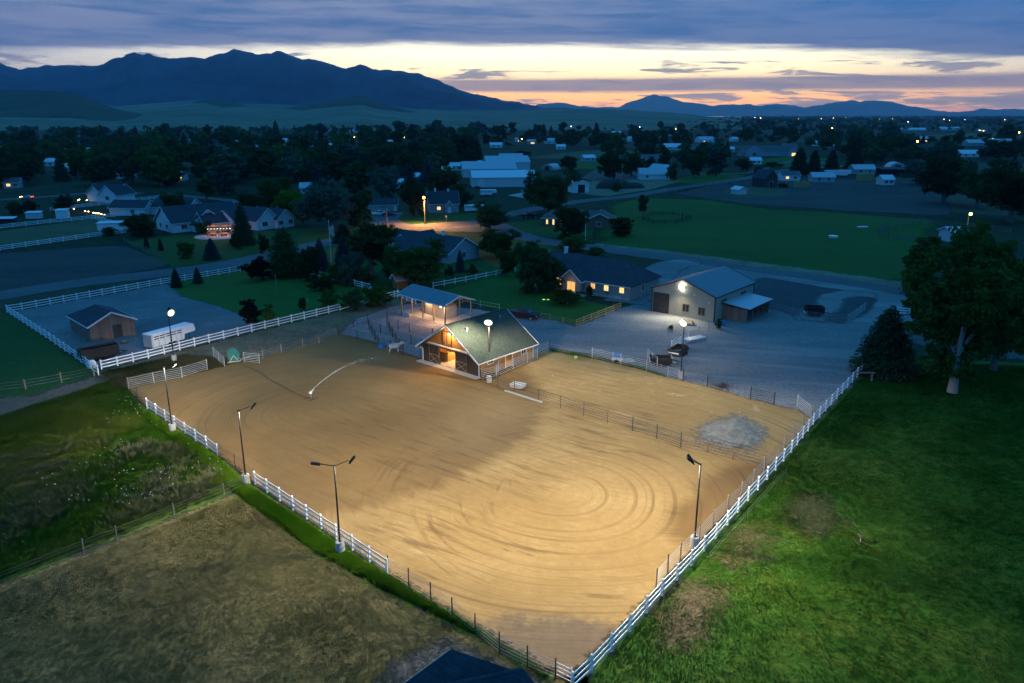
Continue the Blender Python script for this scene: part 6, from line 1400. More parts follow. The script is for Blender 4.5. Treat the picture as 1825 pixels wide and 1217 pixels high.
r = simple('yard_bench', 'plank bench across two posts at the white fence below the spruce', 'bench', 1538, 680, 0); 
b = MB()
for x_ in (-1.1, 1.1): b = MB(); b.box(x_ - .1, -.1, 0, x_ + .1, .1, 1.2); b.build('leg', M['wood_grey'], r)
b = MB(); b.box(-1.4, -.12, 1.2, 1.4, .12, 1.32); b.build('beam', M['wood_post'], r)
r = simple('tank_trailer', 'pale round tank behind the white fence corner', 'tank', 164, 655, 0); b = MB(); b.dome((0, 0, .5), .6, .6, .7, 12, 4); b.tube((0, 0, 0), (0, 0, .5), .6, n=12); b.build('tank', M['white_paint'], r); b = MB(); b.tube((0, 0, 1.18), (0, 0, 1.3), .2, n=10); b.build('lid', M['black'], r)
r = simple('brush_pile', 'small dark brush pile at the gravel side of the sand paddock', 'brush pile', 1286, 691, 0, .08)
b = MB(); rr = random.Random(3)
for k_ in range(260):
    a = rr.uniform(0, 6.28); d_ = rr.gauss(0, .8); p = Vector((math.cos(a) * d_ * 1.3, math.sin(a) * d_ * .9, rr.uniform(.02, max(.05, .55 - abs(d_) * .3)))); q = p + Vector((rr.gauss(0, .35), rr.gauss(0, .35), rr.gauss(0.05, .15)))
    b.tube(p, q, .018, .01, 4, False)
b.build('twigs', M['rust'], r)
# far lots: low sheds, wrecks and tanks that read as pale dashes in the photograph
r = simple('stock_tank', 'white stock tank in the near middle of the hay meadow', 'tank', 1485, 424); b = MB(); b.tube((0, 0, 0), (0, 0, .6), 1.3, n=16); b.build('tank', M['pipe_light'], r); b = MB(); b.tube((0, 0, .6), (0, 0, .66), 1.36, n=16); b.build('rim', M['white_paint'], r)
r = simple('stock_tank', 'low pale mineral trough in the right half of the hay meadow', 'tank', 1537, 406, .2); b = MB(); b.box(-1.6, -.5, 0, 1.6, .5, .4); b.build('tank', M['pipe_light'], r); b = MB(); b.box(-1.7, -.6, .4, 1.7, .6, .46); b.build('rim', M['white_paint'], r)
for i, (px, py, w, h, mat, lab) in enumerate([(62, 390, 4.5, 2.2, 'siding_steel', 'low pale run-in shelter in the lot above the straw paddock'), (113, 390, 3.5, 3.0, 'white_paint', 'white box in the lot above the straw paddock'),
        (185, 411, 2.6, 2.4, 'white_paint', 'small white tank at the corner of the straw paddock'), (205, 411, 4.6, 2.5, 'white_paint', 'larger white shelter at the corner of the straw paddock'), (8, 401, 7, 2.2, 'black', 'dark long shelter at the left edge above the straw paddock')]):
    r = simple('field_shelter', lab, 'shelter', px, py, .15); b = MB(); b.box(-w / 2, -1.2, .2, w / 2, 1.2, h); b.build('wall', M[mat], r); b = MB(); b.slab([(-w / 2 - .2, -1.5, h), (w / 2 + .2, -1.5, h), (w / 2 + .2, 1.5, h + .35), (-w / 2 - .2, 1.5, h + .35)], .08); b.build('roof', M['roof_white'], r)
r = simple('earth_heap', 'dark earth heap beside the utility pole', 'heap', 1095, 335); b = MB(); b.dome((0, 0, 0), 9, 6, 4.5, 16, 5); b.dome((9, 2, 0), 6, 5, 2.6, 14, 4); b.build('heap', plain('dark_earth', (.04, .04, .035), .95, .4, .6), r, True)
# fire-lit patio with pergola
pg_ = thing('pergola', 'glowing pergola with string lights over a patio at the pale house', 'pergola', G(392, 421), .2)
b = MB(); b.tube((0, 0, .02), (0, 0, .14), 7.0, n=28); b.build('patio', M['slab'], pg_)
for x_ in (-3, 0, 3):
    for y_ in (-1.6, 1.6): b = MB(); b.box(x_ - .1, y_ - .1, .1, x_ + .1, y_ + .1, 2.7); b.build('post', M['wood_rail'], pg_)
b = MB()
for k_ in range(9): b.box(-3.4, -1.9 + k_ * .45, 2.75, 3.4, -1.82 + k_ * .45, 2.9)
for y_ in (-1.6, 1.6): b.box(-3.4, y_ - .08, 2.6, 3.4, y_ + .08, 2.75)
b.build('beams', M['wood_rail'], pg_)
b = MB(); rr = random.Random(4)
for k_ in range(16): x_, y_ = -3.2 + k_ * .43, (-1.75 if k_ % 2 else 1.75); b.dome((x_, y_, 2.4), .09, .09, .12, 6, 2)
b.build('string_lights', M['string_light'], pg_)
b = MB(); b.tube((4.4, -1, .14), (4.4, -1, .5), .6, n=12); b.build('fire_bowl', M['concrete'], pg_)
for (x_, y_) in ((-1.8, 0), (1.2, -.4)):
    b = MB(); b.box(x_ - .8, y_ - .4, .14, x_ + .8, y_ + .4, .8); b.box(x_ - .8, y_ + .4, .14, x_ + .8, y_ + .52, 1.2); b.build('bench', M['wood_rail'], pg_)
for (x_, y_, e_) in ((-1.6, .2, 260), (1.8, -.3, 260), (4.4, -1, 160)): lamp('patio_light', pg_, pg_.matrix_basis @ Vector((x_, y_, 2.2 if x_ < 4 else .9)), e_, (1, .36, .10), radius=.2)
M['fire'] = emit('fire_glow', (1, .28, .05), 16)
b = MB(); b.dome((4.4, -1, .5), .42, .42, .7, 8, 4); b.build('flame', M['fire'], pg_)
# glowing lawn marker seen by the house
r = simple('lawn_sprite', 'small lime lit twin lawn light on the house lawn', 'lawn light', 973, 537, 0); b = MB()
for x_ in (-.42, .42): b.dome((x_, 0, .3), .28, .16, .2, 8, 3)
b.build('globe', emit('lime_light', (.35, 1, .12), 1.1), r); b = MB(); b.box(-.75, -.1, 0.02, .75, .1, .3); b.build('base', M['black'], r)
r = simple('sled_sprinkler', 'pale lawn sprinkler throwing mist on the side lawn', 'sprinkler', 548, 538); b = MB(); b.tube((0, 0, 0), (0, 0, .5), .05, n=6); b.build('riser', M['pipe_light'], r); b = MB(); b.dome((0, 0, .5), .1, .1, .12, 8, 3); b.build('nozzle', M['pipe_light'], r)
# ------------------------------------------------------------------ trees
def leaf_mat(name, c0, c1, trans=.32, up=False):
    m, n = newmat(name); k = n.attr('tone'); rd = n.rand()
    col = n.mix(k, c0, c1); hs_ = n.node('ShaderNodeHueSaturation'); put(n.nt, hs_.inputs['Value'], n.mapr(rd, 0, 1, .65, 1.35)); put(n.nt, hs_.inputs['Hue'], n.mapr(rd * 7.31 % 1 if False else (rd * 7.31).op('FRACT'), 0, 1, .485, .515))
    n.nt.links.new(col.s, hs_.inputs['Color'])
    d_ = n.node('ShaderNodeBsdfDiffuse'); t_ = n.node('ShaderNodeBsdfTranslucent'); mx = n.node('ShaderNodeMixShader'); mx.inputs[0].default_value = trans
    n.nt.links.new(hs_.outputs[0], d_.inputs[0]); n.nt.links.new(hs_.outputs[0], t_.inputs[0]); n.nt.links.new(d_.outputs[0], mx.inputs[1]); n.nt.links.new(t_.outputs[0], mx.inputs[2])
    if up:
        v_ = n.comb(.0, .0, 1.0)
        for q in (d_, t_): n.nt.links.new(v_.s, q.inputs['Normal'])
    out(n, mx.outputs[0]); return m
LM = dict(dark=leaf_mat('dark_leaves', (.016, .046, .015), (.046, .098, .030)), mid=leaf_mat('green_leaves', (.026, .084, .014), (.068, .145, .030)), lime=leaf_mat('lime_leaves', (.060, .16, .010), (.12, .26, .020)),
          grey=leaf_mat('grey_green_leaves', (.034, .070, .048), (.076, .125, .088)), red=leaf_mat('reddish_leaves', (.012, .013, .010), (.030, .023, .016)), blue=leaf_mat('blue_needles', (.020, .046, .046), (.048, .084, .084), .1),
          pine=leaf_mat('dark_needles', (.014, .038, .022), (.034, .072, .038), .1), gold=leaf_mat('floodlit_leaves', (.11, .12, .03), (.2, .2, .06)))  # yellow of the floodlit trees is put into their leaf colour
bark = plain('grey_bark', (.16, .14, .12), .95, .4, 5, bump=.6); bark_pale = plain('pale_bark', (.34, .31, .26), .95, .35, 4, bump=.6)
def leaf_cloud(C, Rr, nl, ls, r_, flat=.75, droop=0.0):
    """nl leaf quads scattered through clumps centred C with radii Rr"""
    n_ = len(C); w = Rr ** 2; idx = r_.choice(n_, nl, p=w / w.sum())
    dv = r_.normal(size=(nl, 3)); dv /= np.linalg.norm(dv, axis=1)[:, None]; rad = Rr[idx] * (r_.random(nl) ** .40)
    P_ = C[idx] + dv * rad[:, None] * np.array([1, 1, flat]); P_[:, 2] -= droop * rad
    nr = dv * .9 + r_.normal(size=(nl, 3)) * .55 + np.array([0, 0, .45]); nr /= np.linalg.norm(nr, axis=1)[:, None]
    a = np.cross(nr, r_.normal(size=(nl, 3))); a /= np.linalg.norm(a, axis=1)[:, None]; b = np.cross(nr, a)
    s_ = ls * r_.uniform(.6, 1.4, nl); a *= s_[:, None]; b *= (s_ * r_.uniform(.5, .9, nl))[:, None]
    V = np.stack([P_ - a, P_ - b * .9 + a * .1, P_ + a, P_ + b], 1).reshape(-1, 3); F = np.arange(nl * 4).reshape(-1, 4)
    ct = r_.random(n_); tone = np.clip(ct[idx] * .65 + r_.random(nl) * .35, 0, 1)
    return V, F, np.repeat(tone, 4)
def crown(name, seed, h, w, base, lobes, cl, nl, ls, mat, shape='broad', lrs=1.0):
    """a crown from base to h; lobes of clumps give an uneven outline"""
    r_ = np.random.default_rng(seed); C, Rr = [], []; mid = (h + base) / 2; hh = (h - base) / 2
    for i in range(lobes):
        v = r_.normal(size=3); v /= np.linalg.norm(v); k = r_.uniform(.12, .74)
        if shape == 'oval': c_ = np.array([v[0] * w / 2 * k * .8, v[1] * w / 2 * k * .8, mid + v[2] * hh * k])
        elif shape == 'round': c_ = np.array([v[0] * w / 2 * k * .95, v[1] * w / 2 * k * .95, mid - hh * .16 + v[2] * hh * (k * .98)])
        elif shape == 'fan': 
            z = r_.random(); c_ = np.array([v[0] * w / 2 * (.25 + .6 * z) * k * 1.3, v[1] * w / 2 * (.25 + .6 * z) * k * 1.3, base + z * 2 * hh * .88])
        else: c_ = np.array([v[0] * w / 2 * k, v[1] * w / 2 * k, mid - hh * .12 + v[2] * hh * k])
        lr_ = r_.uniform(.28, .46) * min(w, 2 * hh) / 2 * 1.1 * lrs
        for j in range(cl):
            d_ = r_.normal(size=3); d_ /= np.linalg.norm(d_); p = c_ + d_ * lr_ * r_.uniform(.55, 1.05) * np.array([1, 1, .85])
            if p[2] < base * .8: p[2] = base * .8 + r_.random() * .5
            C.append(p); Rr.append(lr_ * r_.uniform(.28, .55))
    V, F, tone = leaf_cloud(np.array(C), np.array(Rr), nl, ls, r_)
    k = h / V[:, 2].max(); V[:, 2] *= k
    me = fmesh(name, V, F, LM[mat], {'tone': tone}); me['w'] = float(2 * np.percentile(np.hypot(V[:, 0], V[:, 1]), 97)); return me, np.array(C)
def trunk(name, C, h, base, r0, mat, nb=7, seed=1, forks=1, splay=.0):
    rr = random.Random(seed); b = MB()
    for f_ in range(forks):
        a = 6.28 * f_ / forks + .6; lean = Vector((math.cos(a), math.sin(a), 0)) * splay; p = Vector((0, 0, -.05)) + lean * .12; rad = r0 / (forks ** .45); top = h * .72; prev = p
        for s_ in range(1, 6):
            q = Vector((lean.x * s_ / 5 * h * .3 + rr.gauss(0, .05), lean.y * s_ / 5 * h * .3 + rr.gauss(0, .05), top * s_ / 5)); r1 = rad * (1 - .16 * s_)
            b.tube(prev, q, rad * (1 - .16 * (s_ - 1)) * (1.2 if s_ == 1 else 1), r1, 9, False); prev = q
        for k_ in range(nb):
            c_ = C[rr.randrange(len(C))]
            for _ in range(30):
                if math.hypot(c_[0], c_[1]) < h * .24: break
                c_ = C[rr.randrange(len(C))]
            z0 = max(base * .7, min(top, c_[2] * .62)); t = z0 / top
            o_ = Vector((lean.x * t * h * .3, lean.y * t * h * .3, z0)); m_ = o_.lerp(Vector(c_), .5) + Vector((0, 0, .2))
            b.tube(o_, m_, rad * .38, rad * .22, 6, False); b.tube(m_, Vector(c_), rad * .22, rad * .06, 5, False)
    return b.mesh(name, mat, True)
def conifer(name, seed, h, w, base, nl, ls, mat, pw=.62):
    r_ = np.random.default_rng(seed); t = 1 - np.sqrt(r_.random(nl)); lay = np.round(t * 17 + r_.normal(size=nl) * .3) / 17 + r_.normal(size=nl) * .012; lay = np.clip(lay, 0, 1)
    nb_ = 11; arm = r_.integers(0, nb_, nl); az = arm * 2 * math.pi / nb_ + lay * 41 + r_.normal(size=nl) * .13
    reach = (1 - lay) ** pw * w / 2 * (0.82 + .25 * np.sin(arm * 5.1 + lay * 60)) + .12; s_ = r_.random(nl) ** .6; rad = reach * s_
    z = base + (h - base) * lay + (.25 - s_ * .55) * reach * .55 + r_.normal(size=nl) * .08
    P_ = np.column_stack([rad * np.cos(az), rad * np.sin(az), np.maximum(z, .05)])
    od = np.column_stack([np.cos(az), np.sin(az), np.full(nl, -.35)]) + r_.normal(size=(nl, 3)) * .25; od /= np.linalg.norm(od, axis=1)[:, None]
    sd = np.cross(od, r_.normal(size=(nl, 3)) * .4 + np.array([0, 0, 1])); sd /= np.linalg.norm(sd, axis=1)[:, None]
    L = ls * r_.uniform(.7, 1.4, nl); a = od * L[:, None]; b = sd * (L * .42)[:, None]
    V = np.stack([P_ - a * .5, P_ + b, P_ + a, P_ - b], 1).reshape(-1, 3); F = np.arange(nl * 4).reshape(-1, 4)
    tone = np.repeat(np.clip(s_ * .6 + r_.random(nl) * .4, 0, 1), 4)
    me = fmesh(name, V, F, LM[mat], {'tone': tone}); b = MB(); b.tube((0, 0, -.05), (0, 0, h * .95), w * .035 + .06, .02, 8); return me, b.mesh('trunk', bark, True)
PROTO = {}
def proto(key, fn):
    if key not in PROTO: PROTO[key] = fn()
    return PROTO[key]
def tree_proto(kind, lod, var, mat):
    """unit size 10 m tall; (crown mesh, trunk mesh, native width)"""
    nl = {'near': 14000, 'mid': 4200, 'far': 1000}[lod]; ls = {'near': .20, 'mid': .36, 'far': .72}[lod]; sd = var * 17 + len(kind) + {'near': 0, 'mid': 100, 'far': 200}[lod]
    def mk():
        if kind in ('broad', 'oval', 'fan', 'bush', 'poplar', 'round'):
            w, base, lob, shp = {'broad': (9.5, .6, 26, 'broad'), 'oval': (6.6, .4, 26, 'oval'), 'fan': (8.5, 1.2, 24, 'fan'), 'bush': (12, .0, 18, 'broad'), 'round': (9.5, .25, 30, 'round'), 'poplar': (2.6, .5, 14, 'oval')}[kind]
            me, C = crown('crown', sd, 10, w, base, lob, 9 if lod != 'far' else 5, nl, ls * (.6 if kind == 'poplar' else 1), mat, shp)
            return me, trunk('trunk', C, 10, base, .34 if kind != 'poplar' else .2, bark, 8 if lod == 'near' else 4, sd), me['w']
        w = {'spruce': 6.6, 'cone': 5.4, 'juniper': 5.0, 'egg': 6.4}[kind]
        me, tm = conifer('crown', sd, 10, w, .25, int(nl * 1.1), ls * 1.25 * (1 if lod != 'far' else 1.1), mat, .36 if kind == 'egg' else .62); return me, tm, w * .82
    return proto((kind, lod, var, mat), mk)
TN = {'round': 'broadleaf_tree', 'egg': 'broadleaf_tree', 'broad': 'broadleaf_tree', 'oval': 'broadleaf_tree', 'fan': 'open_crowned_tree', 'bush': 'shrub', 'poplar': 'poplar_tree', 'spruce': 'spruce_tree', 'cone': 'conifer_tree', 'juniper': 'juniper_tree'}
trng = random.Random(21)
def tree(px, top, base_y, wpx, kind, mat, label, lod='mid', group=None, var=None, world=None, h=None, wid=None):
    if world is None:
        g = G(px, base_y); h = max(.8, float(Zat(g, top))); wid = wpx * g[1] / FPX / (_c)
    else: g = np.array([world[0], world[1], 0])
    var = trng.randrange(2 if lod == 'near' else 3) if var is None else var
    cm, tm, w0 = tree_proto(kind, lod, var, mat)
    r = thing(TN[kind], label, 'shrub' if kind == 'bush' else 'tree', g, trng.uniform(0, 6.28), group, (wid / w0, wid / w0, h / 10))
    shared('trunk', tm, r); shared('crown', cm, r); return r
NEAR = [
 (510, 404, 492, 54, 'egg', 'dark', 'dense dark upright tree at the left end of the shrubs behind the side lawn', 'near'), (458, 457, 500, 52, 'bush', 'red', 'dark purple round shrub at the road end of the side lawn fence', 'near'),
 (662, 396, 492, 78, 'oval', 'dark', 'big dark tree left of the neighbour house among the blue spruces', 'near'), (742, 428, 508, 112, 'round', 'mid', 'broad round green tree in front of the grey neighbour house', 'near'),
 (572, 424, 482, 28, 'spruce', 'blue', 'blue spruce left of the flagpole', 'near'), (614, 418, 480, 32, 'spruce', 'blue', 'blue spruce right of the flagpole', 'near'), (640, 404, 460, 40, 'oval', 'mid', 'green tree behind the right blue spruce', 'mid'),
 (604, 470, 504, 48, 'bush', 'mid', 'green rounded shrub below the blue spruces', 'near'), (640, 474, 505, 52, 'bush', 'mid', 'right hand green shrub of the pair below the blue spruces', 'near'), (578, 490, 518, 46, 'bush', 'dark', 'dark spreading shrub in front of the stepped white fence', 'near'),
 (888, 405, 458, 64, 'round', 'mid', 'round green tree at the right end of the neighbour house', 'near'), (960, 428, 520, 84, 'round', 'dark', 'large dark tree at the left end of the ranch house', 'near'), (978, 298, 382, 86, 'round', 'dark', 'biggest dark tree in front of the white barns', 'near'),
 (873, 357, 410, 60, 'round', 'dark', 'round dark tree at the road bend with red lamp glint', 'near'), (1016, 364, 424, 56, 'round', 'dark', 'dark tree hiding the right half of the brick house', 'near'), (1024, 416, 448, 48, 'bush', 'mid', 'leafy green bush behind the ranch house roof', 'near'),
 (1060, 440, 456, 34, 'bush', 'mid', 'low hedge bush at the meadow corner behind the ranch house', 'mid'), (1145, 346, 388, 15, 'oval', 'dark', 'slim dark upright tree alone in the hay meadow', 'mid'), (1106, 386, 420, 44, 'fan', 'dark', 'low dark tree right of the brick house', 'mid'),
 (434, 362, 436, 36, 'spruce', 'pine', 'tall dark spruce between the twin gabled house and the patio', 'near'), (424, 413, 444, 26, 'bush', 'dark', 'dark shrub at the foot of the tall dark spruce', 'mid'), (332, 428, 460, 28, 'round', 'mid', 'small round tree on the orchard lawn', 'near'),
 (378, 424, 462, 26, 'spruce', 'blue', 'small blue spruce on the orchard lawn', 'near'), (262, 415, 443, 8, 'juniper', 'pine', 'slim dark column shrub left of its twin on the orchard lawn', 'mid'), (287, 424, 446, 8, 'juniper', 'pine', 'slim dark column shrub right of its twin on the orchard lawn', 'mid'),
 (254, 380, 420, 50, 'round', 'dark', 'round dark tree at the left gable of the pale long house', 'near'), (362, 392, 418, 32, 'round', 'dark', 'dark round tree by the patio at the pale long house', 'near'), (588, 318, 412, 92, 'broad', 'grey', 'large grey green tree right of the twin gabled house', 'near'),
 (516, 334, 386, 56, 'broad', 'lime', 'bright lime tree behind the twin gabled house', 'near'), (488, 310, 378, 64, 'broad', 'mid', 'green tree left of the bright lime tree', 'near'), (540, 352, 402, 40, 'oval', 'mid', 'green tree right of the bright lime tree', 'mid'),
 (700, 442, 504, 40, 'round', 'dark', 'dark tree squeezed between the big dark tree and the broad green tree', 'near'), (552, 436, 500, 40, 'round', 'dark', 'dark round tree just left of the left blue spruce', 'near'),
 (628, 446, 508, 44, 'round', 'grey', 'grey green tree below the right blue spruce, behind the shrubs', 'near'), (688, 396, 448, 46, 'round', 'mid', 'green tree behind the left end of the neighbour house roof', 'near'), (450, 340, 392, 44, 'round', 'dark', 'dark tree directly behind the twin gabled house roof', 'near'),
 (640, 340, 404, 46, 'round', 'dark', 'dark tree right of the large grey green tree by the road', 'near'), (310, 338, 384, 40, 'round', 'dark', 'dark tree behind the pale long house ridge', 'near'), (905, 440, 492, 38, 'round', 'mid', 'small green tree at the end of the two rail lawn fence', 'near'), (612, 398, 432, 34, 'spruce', 'pine', 'dark young spruce at the road by the grey green tree', 'mid'), (470, 415, 452, 22, 'bush', 'dark', 'low dark shrub on the lawn before the twin gabled house', 'mid'),
 (315, 478, 512, 17, 'juniper', 'pine', 'small dark cone shrub on the side lawn, left of two at the white fence', 'near'), (353, 476, 505, 15, 'juniper', 'pine', 'small dark cone shrub on the side lawn, right of two at the white fence', 'near'),
 (448, 531, 580, 34, 'oval', 'red', 'reddish brown round tree at the edge of the shed yard gravel', 'near'), (480, 541, 577, 20, 'oval', 'mid', 'small green tree right of the reddish brown one', 'near'), (585, 515, 552, 30, 'oval', 'mid', 'green bush tree on the side lawn by the white fence', 'near'),
 (628, 514, 552, 48, 'bush', 'dark', 'dark green bush on the side lawn under the stepped white fence', 'near'), (670, 505, 545, 50, 'bush', 'mid', 'green bush at the white fence corner left of the hay shelter', 'near'), (540, 528, 552, 18, 'bush', 'dark', 'small dark bush in the middle of the side lawn', 'mid'),
 (820, 445, 485, 16, 'spruce', 'blue', 'small blue spruce at the white trimmed gable', 'near'), (842, 470, 492, 24, 'bush', 'dark', 'dark shrub at the right corner of the white trimmed gable', 'near'), (800, 472, 492, 18, 'bush', 'dark', 'dark shrub below the white trimmed gable', 'mid'),
 (1012, 514, 542, 62, 'bush', 'mid', 'rounded hedge before the ranch house steps', 'near'), (1050, 508, 530, 14, 'oval', 'dark', 'small dark globe bush beside the ranch house steps', 'near'), (1250, 562, 580, 1, 'bush', 'dark', '', 'skip'), (1280, 567, 586, 12, 'oval', 'dark', 'dark bush by the blue barrel at the shop corner', 'near'),
 (1196, 578, 588, 10, 'bush', 'mid', 'small weed bush in front of the shop windows', 'near'),
 (1574, 546, 664, 96, 'spruce', 'pine', 'wide dark spruce at the end of the right white fence', 'near'), (1625, 520, 560, 40, 'bush', 'mid', 'green bush between the dark spruce and the cottonwood', 'near'),
 (1770, 430, 660, 130, 'round', 'dark', 'dark tree behind the cottonwood at the right edge', 'near'), (1815, 470, 590, 90, 'broad', 'dark', 'dark crown at the right edge beyond the cottonwood', 'near'), (1640, 420, 520, 70, 'oval', 'mid', 'leafy tree left behind the cottonwood', 'near'),
 (1735, 400, 520, 90, 'broad', 'mid', 'tall leafy tree directly behind the cottonwood top', 'near'),
 (1680, 272, 362, 84, 'broad', 'dark', 'dark round tree at the right end of the weedy lot', 'near'), (1740, 290, 370, 70, 'broad', 'dark', 'dark tree right of the weedy lot, second of the big three', 'near'), (1800, 282, 396, 110, 'broad', 'dark', 'dark tree mass at the right edge above the corral', 'near'),
 (1795, 215, 252, 30, 'broad', 'dark', 'dark tree standing on the skyline at the right edge', 'mid'), (1785, 245, 285, 60, 'broad', 'dark', 'dark tree below the skyline tree at the right edge', 'mid'), (1640, 282, 330, 60, 'broad', 'grey', 'grey green tree above the pale sheds at right', 'mid'),
 (1423, 262, 310, 28, 'cone', 'pine', 'first pointed dark tree from the left in the far row of four', 'mid'), (1449, 266, 308, 22, 'cone', 'pine', 'second pointed dark tree from the left in the far row of four', 'mid'), (1481, 266, 306, 23, 'cone', 'pine', 'third pointed dark tree from the left in the far row of four', 'mid'), (1522, 262, 304, 30, 'cone', 'pine', 'fourth pointed dark tree from the left in the far row of four', 'mid'),
 (1276, 256, 313, 34, 'fan', 'grey', 'pale thin willow at the lane beyond the gravel lot', 'mid'), (1235, 268, 316, 40, 'broad', 'dark', 'dark round tree right of the white cottages', 'mid'), (1198, 288, 322, 22, 'bush', 'mid', 'bush in front of the gabled white cottage', 'mid'),
 (1160, 278, 306, 26, 'spruce', 'pine', 'dark pointed tree before the grey roof behind the white cottages', 'mid'), (1090, 262, 320, 50, 'broad', 'dark', 'dark tree left of the utility pole', 'mid'), (1125, 266, 314, 40, 'broad', 'dark', 'dark tree right of the utility pole', 'mid'),
 (1014, 276, 304, 30, 'broad', 'dark', 'dark round tree alone in the fields behind the white barns', 'mid'), (1324, 279, 305, 32, 'broad', 'dark', 'round dark tree before the long blue grey house', 'mid'), (1380, 288, 298, 34, 'bush', 'dark', 'low dark hedge on the far green before the long house', 'mid'),
 (930, 268, 278, 34, 'bush', 'dark', 'low dark hedge beyond the white barns', 'mid'), (692, 262, 312, 40, 'fan', 'grey', 'pale bare limbed tree amid the town centre woods', 'mid'), (733, 252, 310, 12, 'poplar', 'pine', 'narrow dark poplar, left one of the pair in the town centre', 'mid'), (741, 252, 310, 12, 'poplar', 'pine', 'narrow dark poplar, right one of the pair in the town centre', 'mid'),
 (764, 286, 330, 34, 'spruce', 'blue', 'bluish spruce above the cottage roof, right of two', 'mid'), (728, 290, 330, 30, 'spruce', 'blue', 'bluish spruce above the cottage roof, left of two', 'mid'), (740, 318, 384, 56, 'broad', 'dark', 'dark tree left of the orange lamp and the cottage', 'near'),
 (790, 296, 350, 60, 'broad', 'dark', 'dark tree behind the blue grey cottage', 'mid'), (820, 326, 372, 40, 'oval', 'dark', 'dark tree right of the blue grey cottage', 'near'), (690, 288, 358, 56, 'broad', 'grey', 'grey green tree behind the small grey garage', 'mid'),
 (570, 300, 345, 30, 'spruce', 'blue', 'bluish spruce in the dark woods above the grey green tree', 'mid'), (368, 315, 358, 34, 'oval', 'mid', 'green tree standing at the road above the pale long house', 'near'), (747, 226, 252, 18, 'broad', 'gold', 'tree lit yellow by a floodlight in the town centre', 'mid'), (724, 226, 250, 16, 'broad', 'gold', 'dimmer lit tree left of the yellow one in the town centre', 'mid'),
 (120, 345, 374, 34, 'bush', 'dark', 'dark bush above the row of path lights', 'mid'), (30, 358, 385, 26, 'bush', 'dark', 'dark bush at the far road, left one', 'mid'), (56, 356, 384, 22, 'bush', 'dark', 'dark bush at the far road, right one', 'mid'), (195, 404, 420, 22, 'bush', 'dark', 'dark bush at the straw paddock corner', 'mid'),
 (1098, 325, 341, 20, 'bush', 'dark', 'dark bush at the foot of the utility pole', 'mid'), (1448, 366, 388, 1, 'bush', 'dark', '', 'skip'), (1395, 326, 334, 18, 'bush', 'dark', 'dark bush beside the dark weathered barn', 'mid'), (1350, 296, 312, 20, 'bush', 'dark', 'dark shrub by the long shed roof at the lane', 'mid')]
for t_ in NEAR:
    if t_[7] != 'skip': tree(*t_)
# the two-stemmed cottonwood on the right
cw_ = thing('cottonwood_tree', 'huge cottonwood with pale forked trunk in the right pasture', 'tree', G(1697, 699), .4)
cm, CC = crown('crown', 77, 22, 18.5, 1.8, 70, 8, 30000, .23, 'mid', 'round', .56); 
shared('trunk', trunk('trunk', CC * np.array([.7, .7, .8]), 13, 2.4, .78, bark_pale, 12, 9, 2, .75), cw_); shared('crown', cm, cw_)
# town and field woods: single trees read off the bands of crowns in the photograph
def inpoly(x, y, poly): return sdist(np.array([[x, y]], float), poly)[0] > 0
ZONES = [
 ('dark leafy tree in the wooded left part of the town', [(-20, 262), (300, 258), (300, 335), (210, 335), (120, 322), (-20, 340)], 72, (9, 15)),
 ('dark tree in the belt of woods under the left foothills', [(-20, 246), (300, 246), (600, 240), (860, 236), (860, 250), (500, 256), (-20, 262)], 52, (10, 16)),
 ('dark leafy tree in the woods behind the lime tree', [(300, 262), (580, 258), (600, 330), (560, 338), (470, 372), (420, 352), (320, 330)], 72, (9, 15)),
 ('dark leafy tree in the town centre woods', [(580, 256), (860, 250), (850, 290), (800, 300), (770, 330), (640, 352), (600, 340)], 60, (9, 16)),
 ('dark tree in the belt behind the white barns', [(860, 234), (1100, 230), (1290, 226), (1300, 262), (1180, 262), (1100, 266), (960, 262), (860, 262)], 46, (8, 14)),
 ('dark tree among the houses beyond the gravel lot', [(1090, 264), (1260, 262), (1310, 280), (1240, 300), (1130, 298), (1060, 282)], 14, (8, 12)),
 ('dark tree in the woods behind the meadow lots', [(1300, 222), (1600, 222), (1640, 262), (1640, 290), (1540, 292), (1420, 262), (1310, 256)], 58, (8, 14)),
 ('dark tree on the slope at the right edge', [(1620, 252), (1830, 246), (1830, 300), (1700, 300), (1640, 292)], 18, (7, 12)),
]
KEEP = [[(440, 334), (565, 334), (610, 425), (430, 425)], [(940, 300), (1030, 280), (1140, 270), (1150, 312), (1030, 316)], [(20, 240), (300, 240), (300, 244), (20, 244)], [(1180, 318), (1290, 302), (1290, 330), (1180, 330)]]
FPS = [(f[0], f[1], f[2]) for f in FAR]
for (lab, poly, cnt, hr_) in ZONES:
    P_ = np.array(poly, float); lo, hi = P_.min(0), P_.max(0); k_ = 0; tries = 0
    while k_ < cnt and tries < 4000:
        tries += 1; x = trng.uniform(lo[0], hi[0]); y = trng.uniform(lo[1], hi[1])
        if not inpoly(x, y, P_) or any(inpoly(x, y, q) for q in KEEP): continue
        g = G(x, y); hpx = 10 * FPX / g[1]
        if any(abs(x - fx) < fw * .45 and fy - 3 < y < fy + hpx * 1.0 and trng.random() < .86 for fx, fy, fw in FPS): continue
        h = trng.uniform(*hr_) * 1.3 * (1 + (g[1] > 1100) * .2); kd = trng.choices(['broad', 'oval', 'fan', 'spruce', 'poplar'], [5, 3, 2, 2, .4])[0]
        mt = 'pine' if kd in ('spruce', 'poplar') else trng.choices(['dark', 'mid', 'grey'], [6, 2, 1.6])[0]
        wd = h * {'broad': trng.uniform(.95, 1.3), 'oval': .75, 'fan': .8, 'spruce': .45, 'poplar': .22}[kd]
        tree(0, 0, 0, 0, kd, mt, lab, 'mid' if g[1] < 520 else 'far', lab.replace('tree', 'trees', 1), world=g[:2], h=h, wid=wd); k_ += 1
